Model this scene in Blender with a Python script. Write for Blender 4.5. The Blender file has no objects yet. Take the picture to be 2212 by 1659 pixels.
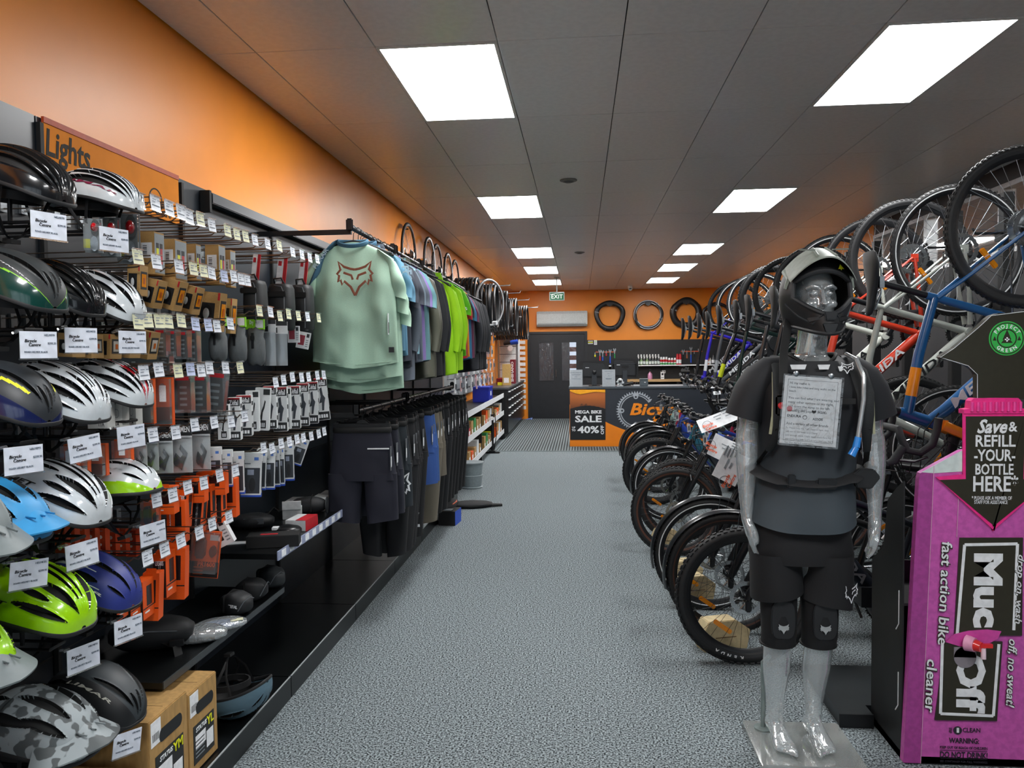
import bpy, bmesh, math, random
from mathutils import Vector, Matrix, noise as mnoise
random.seed(7)
SC = bpy.context.scene
COL = SC.collection
PI = math.pi
V = Vector

# ------------------------------------------------------------------ camera, world, exposure
F, YAW, PIT, ROL, EYE, CEIL = 1662.4, .08903, .03923, -.01092, 1.58, 3.08
cam_d = bpy.data.cameras.new('camera'); cam = bpy.data.objects.new('camera', cam_d); COL.objects.link(cam)
cam_d.sensor_fit = 'HORIZONTAL'; cam_d.sensor_width = 36.0; cam_d.lens = F / 2212 * 36.0
cam_d.clip_start = .05; cam_d.clip_end = 120
cam.matrix_world = Matrix.Translation((0, 0, EYE)) @ Matrix.Rotation(YAW, 4, 'Z') @ Matrix.Rotation(PI/2 - PIT, 4, 'X') @ Matrix.Rotation(ROL, 4, 'Z')
SC.camera = cam
SC.view_settings.view_transform = 'Standard'; SC.view_settings.look = 'None'
SC.view_settings.gamma = 1.0; SC.view_settings.use_curve_mapping = False
SC.view_settings.exposure = 0.7
PANEL_STRENGTH = 17.0
W = bpy.data.worlds.new('world'); SC.world = W; W.use_nodes = True
_bg = W.node_tree.nodes['Background']; _bg.inputs[0].default_value = (.80, .90, 1.0, 1); _bg.inputs[1].default_value = 1.0
try:
    SC.cycles.max_bounces = 10; SC.cycles.diffuse_bounces = 4; SC.cycles.glossy_bounces = 4
    SC.cycles.transparent_max_bounces = 24; SC.cycles.transmission_bounces = 6
    SC.cycles.sample_clamp_indirect = 6.0; SC.cycles.use_denoising = True; SC.cycles.caustics_reflective = False; SC.cycles.caustics_refractive = False
except Exception: pass

# ------------------------------------------------------------------ a point of the place from a pixel of the photograph and one known coordinate
def at(px, py, X=None, Y=None, Z=None):
    u, v = px - 1106, py - 829.5
    c, s = math.cos(-ROL), math.sin(-ROL); u, v = u*c - v*s, u*s + v*c
    x, d, z = u/F, 1.0, -v/F
    c, s = math.cos(PIT), math.sin(PIT); y, z = d*c + z*s, -d*s + z*c
    c, s = math.cos(YAW), math.sin(YAW); r = V((x*c - y*s, x*s + y*c, z))
    t = X/r.x if X is not None else Y/r.y if Y is not None else (Z - EYE)/r.z
    return r*t + V((0, 0, EYE))

# ------------------------------------------------------------------ materials
_M = {}
def lin(h):
    if isinstance(h, (tuple, list)): return tuple(h[:3])
    h = h.lstrip('#'); o = []
    for i in (0, 2, 4):
        c = int(h[i:i+2], 16)/255; o.append(c/12.92 if c <= .04045 else ((c+.055)/1.055)**2.4)
    return tuple(o)
def mat(name, col='#808080', rough=.5, metal=0., var=.06, scale=40., bump=0., bscale=None, coat=0., spec=.5, emit=0., alpha=1., trans=0., col2=None, ramp=(.4, .6), stretch=None, detail=3.):
    if name in _M: return _M[name]
    m = bpy.data.materials.new(name); m.use_nodes = True; nt = m.node_tree; b = nt.nodes['Principled BSDF']
    c = lin(col); I = b.inputs
    I['Roughness'].default_value = rough; I['Metallic'].default_value = metal
    I['Specular IOR Level'].default_value = spec; I['Coat Weight'].default_value = coat; I['Coat Roughness'].default_value = .08
    I['Alpha'].default_value = alpha; I['Transmission Weight'].default_value = trans
    if emit: I['Emission Color'].default_value = (*c, 1); I['Emission Strength'].default_value = emit
    tc = nt.nodes.new('ShaderNodeTexCoord'); src = tc.outputs['Object']
    if stretch:
        mp = nt.nodes.new('ShaderNodeMapping'); mp.inputs['Scale'].default_value = stretch; nt.links.new(src, mp.inputs[0]); src = mp.outputs[0]
    n = nt.nodes.new('ShaderNodeTexNoise'); n.inputs['Scale'].default_value = scale; n.inputs['Detail'].default_value = detail
    nt.links.new(src, n.inputs['Vector'])
    r = nt.nodes.new('ShaderNodeValToRGB'); nt.links.new(n.outputs['Fac'], r.inputs['Fac'])
    a, d = (c, lin(col2)) if col2 else (tuple(max(0, x*(1-var)) for x in c), tuple(min(1, x*(1+var)) for x in c))
    r.color_ramp.elements[0].position = ramp[0]; r.color_ramp.elements[0].color = (*a, 1)
    r.color_ramp.elements[1].position = ramp[1]; r.color_ramp.elements[1].color = (*d, 1)
    nt.links.new(r.outputs['Color'], I['Base Color'])
    if bump:
        bp = nt.nodes.new('ShaderNodeBump'); bp.inputs['Strength'].default_value = bump; bp.inputs['Distance'].default_value = .004
        n2 = n
        if bscale:
            n2 = nt.nodes.new('ShaderNodeTexNoise'); n2.inputs['Scale'].default_value = bscale; n2.inputs['Detail'].default_value = 4
            nt.links.new(src, n2.inputs['Vector'])
        nt.links.new(n2.outputs['Fac'], bp.inputs['Height']); nt.links.new(bp.outputs['Normal'], I['Normal'])
    _M[name] = m; return m
def glassy(name, tint=(.85, .88, .9), refl=.12, haze=.12, rough=.05, wave=0., hazecol=(.75, .8, .82)):
    if name in _M: return _M[name]
    m = bpy.data.materials.new(name); m.use_nodes = True; nt = m.node_tree; nt.nodes.clear()
    out = nt.nodes.new('ShaderNodeOutputMaterial'); tr = nt.nodes.new('ShaderNodeBsdfTransparent'); gl = nt.nodes.new('ShaderNodeBsdfGlossy')
    df = nt.nodes.new('ShaderNodeBsdfDiffuse'); m1 = nt.nodes.new('ShaderNodeMixShader'); m2 = nt.nodes.new('ShaderNodeMixShader'); fr = nt.nodes.new('ShaderNodeLayerWeight')
    tr.inputs[0].default_value = (*tint, 1); gl.inputs['Roughness'].default_value = rough; gl.inputs['Color'].default_value = (1, 1, 1, 1)
    df.inputs[0].default_value = (*hazecol, 1); m1.inputs[0].default_value = haze
    nt.links.new(tr.outputs[0], m1.inputs[1]); nt.links.new(df.outputs[0], m1.inputs[2])
    fr.inputs['Blend'].default_value = .35
    ma = nt.nodes.new('ShaderNodeMath'); ma.operation = 'MULTIPLY_ADD'; ma.inputs[1].default_value = .75; ma.inputs[2].default_value = refl
    ma.use_clamp = True
    nt.links.new(fr.outputs['Facing'], ma.inputs[0]); nt.links.new(ma.outputs[0], m2.inputs[0])
    nt.links.new(m1.outputs[0], m2.inputs[1]); nt.links.new(gl.outputs[0], m2.inputs[2]); nt.links.new(m2.outputs[0], out.inputs[0])
    if wave:
        tc = nt.nodes.new('ShaderNodeTexCoord'); mp = nt.nodes.new('ShaderNodeMapping'); mp.inputs['Scale'].default_value = (1, 1, .25)
        n = nt.nodes.new('ShaderNodeTexNoise'); n.inputs['Scale'].default_value = 22; n.inputs['Detail'].default_value = 2; n.inputs['Distortion'].default_value = 1.2
        bp = nt.nodes.new('ShaderNodeBump'); bp.inputs['Strength'].default_value = wave; bp.inputs['Distance'].default_value = .03
        nt.links.new(tc.outputs['Object'], mp.inputs[0]); nt.links.new(mp.outputs[0], n.inputs['Vector']); nt.links.new(n.outputs['Fac'], bp.inputs['Height'])
        for k in (gl, df, fr): nt.links.new(bp.outputs['Normal'], k.inputs['Normal'])
    _M[name] = m; return m
BLACK = mat('black_plastic', '#0c0d10', .42); MATTE = mat('matte_black', '#0a0b0c', .7); RUBBER = mat('rubber', '#141517', .62, bump=.1, scale=300)
WHITE = mat('white_print', '#e6e9ec', .5); CARDW = mat('white_card', '#dfe3e6', .45); CHROME = mat('chrome', '#c8ccd0', .18, 1.); STEEL = mat('brushed_steel', '#9aa0a4', .32, 1.)
KRAFT = mat('kraft_board', '#a8844f', .75, var=.1, scale=60, stretch=(1, 1, .3)); INK = mat('black_ink', '#15171a', .5); GREYP = mat('grey_print', '#7f878c', .5)
WIRE = mat('zinc_wire', '#6f6257', .35, .9); BWIRE = mat('black_wire', '#0b0c0e', .4); RED = mat('red_print', '#b5202b', .45); ORANGE = mat('orange_print', '#e4570e', .45)
CLEAR = glassy('clear_plastic', (.93, .94, .95), .05, .06, .06); BLISTER = glassy('blister_plastic', (.9, .92, .93), .07, .1, .1)
LIME = mat('lime_print', '#7fc31c', .45); BLUEP = mat('blue_print', '#1747b5', .45); AMBER = mat('amber_reflector', '#e08a06', .25, coat=.5); YELLOWP = mat('yellow_print', '#dfe01a', .5)

# ------------------------------------------------------------------ mesh helpers
class MB:
    def __init__(s): s.v = []; s.f = []; s.m = []
    def add(s, vs, fs, mi=0, M=None):
        o = len(s.v); s.v += [(M @ V(p)) if M else V(p) for p in vs]
        s.f += [tuple(i+o for i in f) for f in fs]; s.m += [mi]*len(fs); return s
    def box(s, a, b, mi=0, M=None):
        (x0, y0, z0), (x1, y1, z1) = a, b
        return s.add([(x0,y0,z0),(x1,y0,z0),(x1,y1,z0),(x0,y1,z0),(x0,y0,z1),(x1,y0,z1),(x1,y1,z1),(x0,y1,z1)],
                     [(0,3,2,1),(4,5,6,7),(0,1,5,4),(1,2,6,5),(2,3,7,6),(3,0,4,7)], mi, M)
    def cbox(s, c, d, mi=0, M=None):
        return s.box([c[i]-d[i]/2 for i in range(3)], [c[i]+d[i]/2 for i in range(3)], mi, M)
    def loft(s, rings, mi=0, cap=True, closed=False, M=None):
        n = len(rings[0]); vs = [p for r in rings for p in r]; fs = []
        R = len(rings)
        for i in range(R if closed else R-1):
            j = (i+1) % R
            for k in range(n):
                l = (k+1) % n; fs.append((i*n+k, i*n+l, j*n+l, j*n+k))
        if cap and not closed: fs += [tuple(range(n-1, -1, -1)), tuple((R-1)*n+k for k in range(n))]
        return s.add(vs, fs, mi, M)
    def tube(s, pts, r, n=8, mi=0, cap=True, closed=False, M=None, flat=None, up=None):
        pts = [V(p) for p in pts]; R = len(pts); rs = r if isinstance(r, (list, tuple)) else [r]*R
        rings = []; u = None
        for i, p in enumerate(pts):
            if closed: t = pts[(i+1) % R] - pts[i-1]
            else: t = pts[min(i+1, R-1)] - pts[max(i-1, 0)]
            t = t.normalized() if t.length > 1e-9 else V((0, 0, 1))
            if u is None:
                u = V(up) if up else (V((0, 0, 1)) if abs(t.z) < .9 else V((1, 0, 0)))
            u = u - t*u.dot(t)
            u = u.normalized() if u.length > 1e-6 else t.orthogonal().normalized()
            w = t.cross(u); fa, fb = flat if flat else (1, 1)
            rings.append([p + (u*math.cos(2*PI*k/n)*fa + w*math.sin(2*PI*k/n)*fb)*rs[i] for k in range(n)])
        return s.loft(rings, mi, cap, closed, M)
    def lathe(s, prof, n=24, mi=0, M=None, cap=True):
        rings = [[V((r*math.cos(2*PI*k/n), r*math.sin(2*PI*k/n), z)) for k in range(n)] for r, z in prof]
        return s.loft(rings, mi, cap, False, M)
    def torus(s, R, prof, n=48, mi=0, M=None):
        # prof: closed list of (dr, dz) around the ring radius R, ring axis is local z
        rings = [[V(((R+a)*math.cos(2*PI*k/n), (R+a)*math.sin(2*PI*k/n), b)) for a, b in prof] for k in range(n)]
        return s.loft(rings, mi, False, True, M)
    def prism(s, poly, z0, z1, mi=0, M=None):
        n = len(poly); vs = [(x, y, z0) for x, y in poly] + [(x, y, z1) for x, y in poly]
        fs = [tuple(range(n-1, -1, -1)), tuple(range(n, 2*n))] + [(k, (k+1) % n, n+(k+1) % n, n+k) for k in range(n)]
        return s.add(vs, fs, mi, M)
    def ell(s, c, r, nu=16, nv=10, mi=0, M=None):
        rings = []
        for j in range(nv+1):
            a = PI*j/nv - PI/2; q = max(math.cos(a), 1e-3)
            rings.append([V((c[0]+r[0]*q*math.cos(2*PI*k/nu), c[1]+r[1]*q*math.sin(2*PI*k/nu), c[2]+r[2]*math.sin(a))) for k in range(nu)])
        return s.loft(rings, mi, True, False, M)
    def grid(s, fn, nu, nv, mi=0, M=None, skip=None):
        vs = [fn(i/nu, j/nv) for j in range(nv+1) for i in range(nu+1)]
        fs = [(j*(nu+1)+i, j*(nu+1)+i+1, (j+1)*(nu+1)+i+1, (j+1)*(nu+1)+i) for j in range(nv) for i in range(nu) if not (skip and skip(i, j))]
        return s.add(vs, fs, mi, M)
    def mesh(s, name, mats, smooth=True, bevel=0., angle=38):
        me = bpy.data.meshes.new(name); me.from_pydata([tuple(p) for p in s.v], [], s.f); me.update()
        for m in (mats if isinstance(mats, (list, tuple)) else [mats]): me.materials.append(m)
        if any(s.m): me.polygons.foreach_set('material_index', s.m)
        bm = bmesh.new(); bm.from_mesh(me)
        bmesh.ops.recalc_face_normals(bm, faces=bm.faces)
        if bevel:
            es = [e for e in bm.edges if e.is_manifold and e.calc_face_angle(0) > .5]
            bmesh.ops.bevel(bm, geom=es, offset=bevel, segments=2, affect='EDGES', clamp_overlap=True)
        bm.to_mesh(me); bm.free()
        if smooth:
            me.shade_smooth(); me.set_sharp_from_angle(angle=math.radians(angle))
        return me
    def build(s, name, mats, parent=None, smooth=True, bevel=0., M=None, angle=38):
        return link(name, s.mesh(name, mats, smooth, bevel, angle), parent, M)
def link(name, me, parent=None, M=None):
    o = bpy.data.objects.new(name, me); COL.objects.link(o)
    if parent: o.parent = parent
    if M is not None: o.matrix_basis = M
    return o
def tag(o, label=None, cat=None, group=None, kind=None):
    if label: o['label'] = label
    if cat: o['category'] = cat
    if group: o['group'] = group
    if kind: o['kind'] = kind
    return o
def thing(name, label, cat, M=None, group=None):
    o = bpy.data.objects.new(name, None); COL.objects.link(o); o.empty_display_size = .05
    if M is not None: o.matrix_basis = M if isinstance(M, Matrix) else Matrix.Translation(M)
    return tag(o, label, cat, group)
def recolour(o, mp):
    for i, sl in enumerate(o.material_slots):
        if sl.material and sl.material.name in mp:
            nm = sl.material.name; sl.link = 'OBJECT'; sl.material = mp[nm]
def dup(root, M, label=None, group=None, mp=None, skip=()):
    def cp(o, par):
        c = o.copy(); COL.objects.link(c); c.parent = par
        if mp and c.type == 'MESH': recolour(c, mp)
        for ch in o.children:
            if ch.name.split('.')[0] not in skip: cp(ch, c)
        return c
    r = cp(root, None); r.matrix_basis = M
    if label: r['label'] = label
    if group: r['group'] = group
    return r
def drop(root):
    for ch in list(root.children): drop(ch)
    bpy.data.objects.remove(root)
def struct(o): return tag(o, kind='structure')
def axes(o, x, z=None, y=None):
    """matrix with origin o, local x and local z (or y) along the given directions"""
    x = V(x).normalized()
    if z is not None: z = V(z); z = (z - x*z.dot(x)).normalized(); y = z.cross(x)
    else: y = V(y); y = (y - x*y.dot(x)).normalized(); z = x.cross(y)
    return Matrix(((x.x, y.x, z.x, o[0]), (x.y, y.y, z.y, o[1]), (x.z, y.z, z.z, o[2]), (0, 0, 0, 1)))
T = Matrix.Translation
def RX(a): return Matrix.Rotation(a, 4, 'X')
def RY(a): return Matrix.Rotation(a, 4, 'Y')
def RZ(a): return Matrix.Rotation(a, 4, 'Z')
def SCL(x, y, z): return Matrix.Diagonal((x, y, z, 1))
_TX = {}
def text_mesh(body, size=.1, depth=.0006, shear=0., bold=0., align='CENTER', spacing=1., width=None, mats=None, line=1.):
    key = (body, size, depth, shear, bold, align, spacing, width, line, mats.name if mats else None)
    if key in _TX: return _TX[key]
    cu = bpy.data.curves.new('lettering', 'FONT'); cu.body = body; cu.size = size; cu.shear = shear; cu.offset = bold*size; cu.extrude = depth
    cu.align_x = align; cu.align_y = 'CENTER'; cu.space_character = spacing; cu.resolution_u = 2; cu.space_line = line
    o = bpy.data.objects.new('lettering', cu); me = bpy.data.meshes.new_from_object(o)
    bpy.data.objects.remove(o); bpy.data.curves.remove(cu)
    if width and len(me.vertices):
        xs = [v.co.x for v in me.vertices]; k = width/max(1e-6, max(xs)-min(xs))
        for v in me.vertices: v.co.x *= k
    me.materials.clear()
    if mats: me.materials.append(mats)
    _TX[key] = me; return me
def letter(body, parent, M, m=None, size=.1, **k):
    """flat lettering in the local xy plane of M, facing local +z"""
    return link('lettering', text_mesh(body, size, mats=m or WHITE, **k), parent, M)
def nth(n): return f"{n}{'th' if 10 < n % 100 < 14 else {1: 'st', 2: 'nd', 3: 'rd'}.get(n % 10, 'th')}"
FX = lambda o: axes(o, (0, 1, 0), y=(0, 0, 1))      # lettering that faces +X
FY = lambda o: axes(o, (1, 0, 0), y=(0, 0, 1))      # lettering that faces -Y
# ------------------------------------------------------------------ the room
LX, RX_, BY, FY_ = -1.85, 3.50, 18.5, -2.6
CARPET = mat('grey_fleck_carpet', '#11171a', .95, col2='#a6b1b5', scale=125, ramp=(.38, .66), bump=.8, bscale=160, spec=.15, detail=4)
ORW = mat('orange_wall_paint', '#e2871c', .42, var=.03, scale=3, spec=.45, bump=.03, bscale=180)
SLATE = mat('slate_laminate', '#1b2128', .36, var=.12, scale=5, stretch=(1, .3, 1))
DARKW = mat('charcoal_wall_paint', '#212327', .6, var=.05, scale=4)
TILE = mat('vinyl_ceiling_tile', '#dedcda', .28, var=.03, scale=30, bump=.05, bscale=160, spec=.5)
VOID = mat('ceiling_void', '#3a3836', .9)
BOARD = mat('black_board', '#141619', .5, var=.15, scale=6)
ALU = mat('aluminium_frame', '#a9adb0', .35, .8)
GLASS = glassy('window_glass', (.95, .96, .96), .06, .02, .03)
SAGE = mat('sage_helmet', '#9aa396', .5)

b = MB().box((LX-.2, FY_-.3, -.12), (RX_+1.8, BY+2.6, 0)); struct(b.build('floor', CARPET, smooth=False))
# ceiling: a dark slab above, tiles hung below it with open joints
cl = struct(MB().box((LX-.2, FY_-.3, CEIL+.03), (RX_+1.8, BY+2.6, CEIL+.15)).build('ceiling', VOID, smooth=False))
GX = [LX+.004] + [-.986+.6*k for k in range(-1, 8)] + [RX_-.004]
GY = [FY_+.004] + [3.737+1.2*j for j in range(-5, 13)] + [BY-.004]
LIGHTJ = [-3, 0, 3, 6, 8, 10]
_tc = {}
for a in range(len(GX)-1):
    for c in range(len(GY)-1):
        x0, x1, y0, y1 = GX[a], GX[a+1], GY[c], GY[c+1]
        if x1-x0 < .03 or y1-y0 < .03: continue
        j = round((y0-3.737)/1.2)
        if abs(y0-3.737-1.2*j) < .01 and j in LIGHTJ and (abs(x0+.986) < .01 or abs(x0-1.414) < .01): continue
        w, l = round(x1-x0-.005, 4), round(y1-y0-.005, 4)
        if (w, l) not in _tc: _tc[w, l] = MB().cbox((0, 0, .006), (w, l, .012)).mesh('ceiling_tile', TILE, False, .0015)
        link('ceiling_tile', _tc[w, l], cl, T(((x0+x1)/2, (y0+y1)/2, CEIL+random.uniform(0, .0012))))
DIFF = mat('light_diffuser', '#ffffff', .5, emit=PANEL_STRENGTH, var=0)
LFR = mat('light_frame', '#d9dad8', .4)
lt = None
def light_panel():
    t = thing('ceiling_light', '', 'ceiling light')
    m = MB(); w, l = .297, .597
    for x0, y0, x1, y1 in ((-w, -l, w, -l+.016), (-w, l-.016, w, l), (-w, -l+.016, -w+.016, l-.016), (w-.016, -l+.016, w, l-.016)): m.box((x0, y0, -.006), (x1, y1, .02))
    m.build('frame', LFR, t, False)
    MB().box((-w+.016, -l+.016, -.002), (w-.016, l-.016, .004)).build('diffuser', DIFF, t, False)
    return t
p0 = light_panel(); k = 0
_ord = {-3: 'first', 0: 'second', 3: 'third', 6: 'fourth', 8: 'fifth', 10: 'sixth'}
for j in LIGHTJ:
    for xi, side in ((-.986, 'along the orange shelving wall'), (1.414, 'above the bicycle row')):
        M_ = T((xi+.3, 3.737+1.2*j+.6, CEIL))
        lab = f'white LED ceiling panel {side}, {_ord[j]} from the shop front'
        if k == 0: p0.matrix_basis = M_; p0['label'] = lab; p0['group'] = 'ceiling light panels'
        else: dup(p0, M_, lab, 'ceiling light panels')
        k += 1
# walls
struct(MB().box((LX-.15, FY_-.2, 0), (LX, BY+.15, CEIL+.03)).build('wall_left', ORW, smooth=False))
wb = MB(); DX0, DX1, DZ = -1.262, .164, 2.10
wb.box((LX, BY, 0), (DX0, BY+.14, CEIL+.03)).box((DX0, BY, DZ), (DX1, BY+.14, CEIL+.03)).box((DX1, BY, 0), (RX_+.15, BY+.14, CEIL+.03))
struct(wb.build('wall_back', ORW, smooth=False))
tr = MB().box((DX1, BY-.02, 0), (RX_, BY-.001, 1.877)); struct(tr.build('trim_1', BOARD, smooth=False))
# right wall: charcoal below, a strip of high windows to the next room, orange further back
CY0, CY1, CZ0, CZ1 = 1.2, 9.6, 2.36, 2.94
wr = MB().box((RX_, FY_-.2, 0), (RX_+.12, BY, CZ0)).box((RX_, FY_-.2, CZ0), (RX_+.12, CY0, CEIL+.03)).box((RX_, CY0, CZ1), (RX_+.12, CY1, CEIL+.03))
struct(wr.build('wall_right', DARKW, smooth=False))
struct(MB().box((RX_, CY1, CZ0), (RX_+.12, BY, CEIL+.03)).build('trim_2', ORW, smooth=False))
n = 6
for i in range(n):
    y0, y1 = CY0+(CY1-CY0)*i/n, CY0+(CY1-CY0)*(i+1)/n
    f = MB()
    for a_, b_ in (((y0, CZ0), (y1, CZ0+.04)), ((y0, CZ1-.04), (y1, CZ1)), ((y0, CZ0+.04), (y0+.035, CZ1-.04)), ((y1-.035, CZ0+.04), (y1, CZ1-.04))):
        f.box((RX_-.01, a_[0], a_[1]), (RX_+.10, b_[0], b_[1]))
    w_ = struct(f.build(f'window_{i+1}', ALU, smooth=False, bevel=.002))
    MB().box((RX_+.04, y0+.035, CZ0+.04), (RX_+.046, y1-.035, CZ1-.04)).build('pane', GLASS, w_, False)
# the room beyond the high windows
TAN = mat('tan_wall_paint', '#d08f3c', .6)
struct(MB().box((RX_+1.7, FY_-.2, 0), (RX_+1.8, BY, CEIL+.03)).build('wall_beyond', TAN, smooth=False))
struct(MB().box((RX_, FY_-.3, 0), (RX_+1.8, FY_-.2, CEIL+.03)).build('wall_side', TAN, smooth=False))
for y_, lb in ((3.4, 'first'), (7.0, 'second')):
    dup(p0, T((RX_+.95, y_, CEIL-.03)), f'{lb} LED ceiling panel of the room behind the high windows', 'ceiling light panels')
# shop front behind the camera: glazed
fr = MB().box((LX, FY_-.2, 0), (RX_, FY_, .35)).box((LX, FY_-.2, 2.55), (RX_, FY_, CEIL+.03))
for x in (LX, -.3, 1.0, 2.3, RX_-.08): fr.box((x, FY_-.2, .35), (x+.08, FY_, 2.55))
struct(fr.build('wall_front', DARKW, smooth=False))
xs = (LX+.08, -.3, 1.0, 2.3, RX_-.08)
for i in range(4):
    g = MB().box((xs[i]+(.08 if i else 0), FY_-.11, .35), (xs[i+1], FY_-.10, 2.55)); struct(g.build(f'window_{n+1+i}', GLASS, smooth=False))
# door to the yard
DBLK = mat('black_door_paint', '#17191e', .42, var=.12, scale=8)
fm = MB().box((DX0, BY-.03, 0), (DX0+.06, BY+.1, DZ)).box((DX1-.06, BY-.03, 0), (DX1, BY+.1, DZ)).box((DX0+.06, BY-.03, DZ-.06), (DX1-.06, BY+.1, DZ))
d = struct(fm.build('door_1', DBLK, smooth=False, bevel=.003))
dl = MB(); z0, z1 = .93, 1.84
px = [DX0+.06, -1.0, -.645, -.455, -.10, DX1-.06]
for i in (0, 2, 4): dl.box((px[i], BY, .01), (px[i+1], BY+.045, DZ-.06))
for i in (1, 3): dl.box((px[i], BY, .01), (px[i+1], BY+.045, z0)).box((px[i], BY, z1), (px[i+1], BY+.045, DZ-.06))
lf = dl.build('door_leaf', DBLK, d, False)
for i in (1, 3):
    f = MB()
    for q in (0, 1): f.box((px[i+q]-.012*(q == 0)-.0, BY-.012, z0-.012), (px[i+q]+.012, BY, z1+.012))
    f.box((px[i], BY-.012, z0-.012), (px[i+1], BY, z0)).box((px[i], BY-.012, z1), (px[i+1], BY, z1+.012))
    f.build('pane_bead', DBLK, lf, False)
    MB().box((px[i], BY+.015, z0), (px[i+1], BY+.022, z1)).build('pane', glassy('wavy_glass', (.75, .75, .78), .08, .03, .12, .25), lf, False)
MB().tube([(-.58, BY-.02, 1.0), (-.58, BY-.06, 1.02), (-.58, BY-.06, 1.18), (-.58, BY-.02, 1.2)], .009, 8).build('handle', STEEL, lf)
# yard behind the door
struct(MB().box((-1.9, BY+1.6, 0), (-.28, BY+1.7, 2.6)).build('wall_yard', mat('yard_brick', '#3a2622', .8, var=.3, scale=12), smooth=False))
f = MB()
for i in range(7): f.box((-.30, BY+1.9, .3+i*.22), (.6, BY+1.93, .42+i*.22))
struct(f.build('wall_fence', mat('fence_orange', '#c86a3a', .7), smooth=False))
# ribbed entrance matting
r = MB().box((-1.42, 12.37, 0), (RX_, BY-.03, .004)); base = struct(r.build('floor_mat', mat('mat_base', '#1f2426', .9), smooth=False))
r = MB()
for i in range(108):
    x = -1.41+i*.0455
    if x < RX_-.04: r.box((x, 12.37, .004), (x+.026, BY-.03, .011))
tag(r.build('rib', mat('mat_rib', '#6d7779', .85, var=.1, scale=90), base, False), kind='stuff')
for sgn in (0,):
    MB().box((-1.42, 12.355, 0), (RX_, 12.372, .012)).build('edge_strip', mat('mat_edge', '#7b8688', .6), base, False)

# ------------------------------------------------------------------ back wall things
AIRW = mat('air_conditioner_white', '#b9c2c2', .45)
t = thing('air_conditioner', 'white wall-mounted split air conditioner above the black double door', 'air conditioner', T((-.43, BY, 2.395)))
w, h, dp = .60, .18, .21
prof = [(0, -h), (-.15, -h), (-dp, -h+.05), (-dp, h-.06), (-.16, h), (0, h)]
M_ = axes((-w, 0, 0), (0, 1, 0), y=(0, 0, 1))
MB().prism([(a_, b_) for a_, b_ in prof], 0, 2*w, 0, M_).build('body', AIRW, t, bevel=.008)
MB().box((-w+.015, -dp-.008, -h+.085), (w-.015, -dp+.004, h-.06)).build('front_panel', AIRW, t, bevel=.004)
MB().box((-w+.03, -dp-.004, -h+.045), (w-.03, -dp+.02, -h+.075)).build('flap', mat('air_conditioner_grey', '#8d9698', .5), t, bevel=.003)
s_ = MB()
for i in range(14): s_.box((-w+.04+i*.083, -.15, h-.002), (-w+.10+i*.083, -.05, h+.004))
s_.build('top_grille', AIRW, t, False)
t = thing('exit_sign', 'green and white illuminated exit sign hanging from the ceiling by the door', 'exit sign', T((at(1203, 640, Y=15.3).x, 15.3, at(1203, 640, Y=15.3).z)) @ SCL(.9, .9, .9))
GRN = mat('exit_green', '#0f5f38', .6, emit=.06)
MB().box((-.165, -.02, -.095), (.165, .02, .095)).build('housing', mat('sign_housing', '#9aa5a2', .5), t, bevel=.006)
MB().box((-.148, -.024, -.08), (.148, -.019, .08)).build('face', GRN, t, False)
MB().prism([(-.148, .045), (-.05, .06), (.06, .08), (.148, .08), (.148, .074), (.03, .064), (-.148, .036)], 0, .003, 0, FY((0, -.024, 0))).build('arrow', WHITE, t, False)
letter('EXIT', t, FY((0, -.0265, -.012)), mat('exit_letter', '#dfeee2', .5, emit=.1), .125, bold=.012, width=.25)
_h = (CEIL-t.matrix_basis.translation.z)/.9; MB().box((-.012, -.008, .095), (.012, .008, _h)).box((-.06, -.02, _h-.012), (.06, .02, _h)).build('bracket', mat('sign_housing', '#9aa5a2', .5), t, False)
cp = at(1361, 622, Z=3.04)
t = thing('security_camera', 'small white dome security camera on the ceiling before the back wall', 'camera', T((cp.x, 17.6, CEIL)))
MB().lathe([(.055, 0), (.055, -.03), (.05, -.05)], 20).build('base', WHITE, t); MB().ell((0, 0, -.06), (.05, .05, .05)).build('dome', mat('grey_dome', '#c9cccd', .2), t)
MB().cbox((0, -.045, -.065), (.05, .02, .03)).build('lens', BLACK, t, bevel=.004)
for px_, py_, lb in ((1228, 389, 'larger'), (1252, 545, 'smaller')):
    q = at(px_, py_, Z=CEIL)
    t = thing('smoke_detector', f'{lb} round flush fitting set in the ceiling between the light lines', 'detector', T((q.x, q.y, CEIL)))
    MB().lathe([(.075, 0), (.075, -.006), (.055, -.014)], 24).build('rim', mat('dull_grey', '#6e6a66', .5), t); MB().lathe([(.05, -.012), (.03, -.022)], 20).build('cap', mat('dull_dark', '#3e3b39', .5), t)

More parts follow.
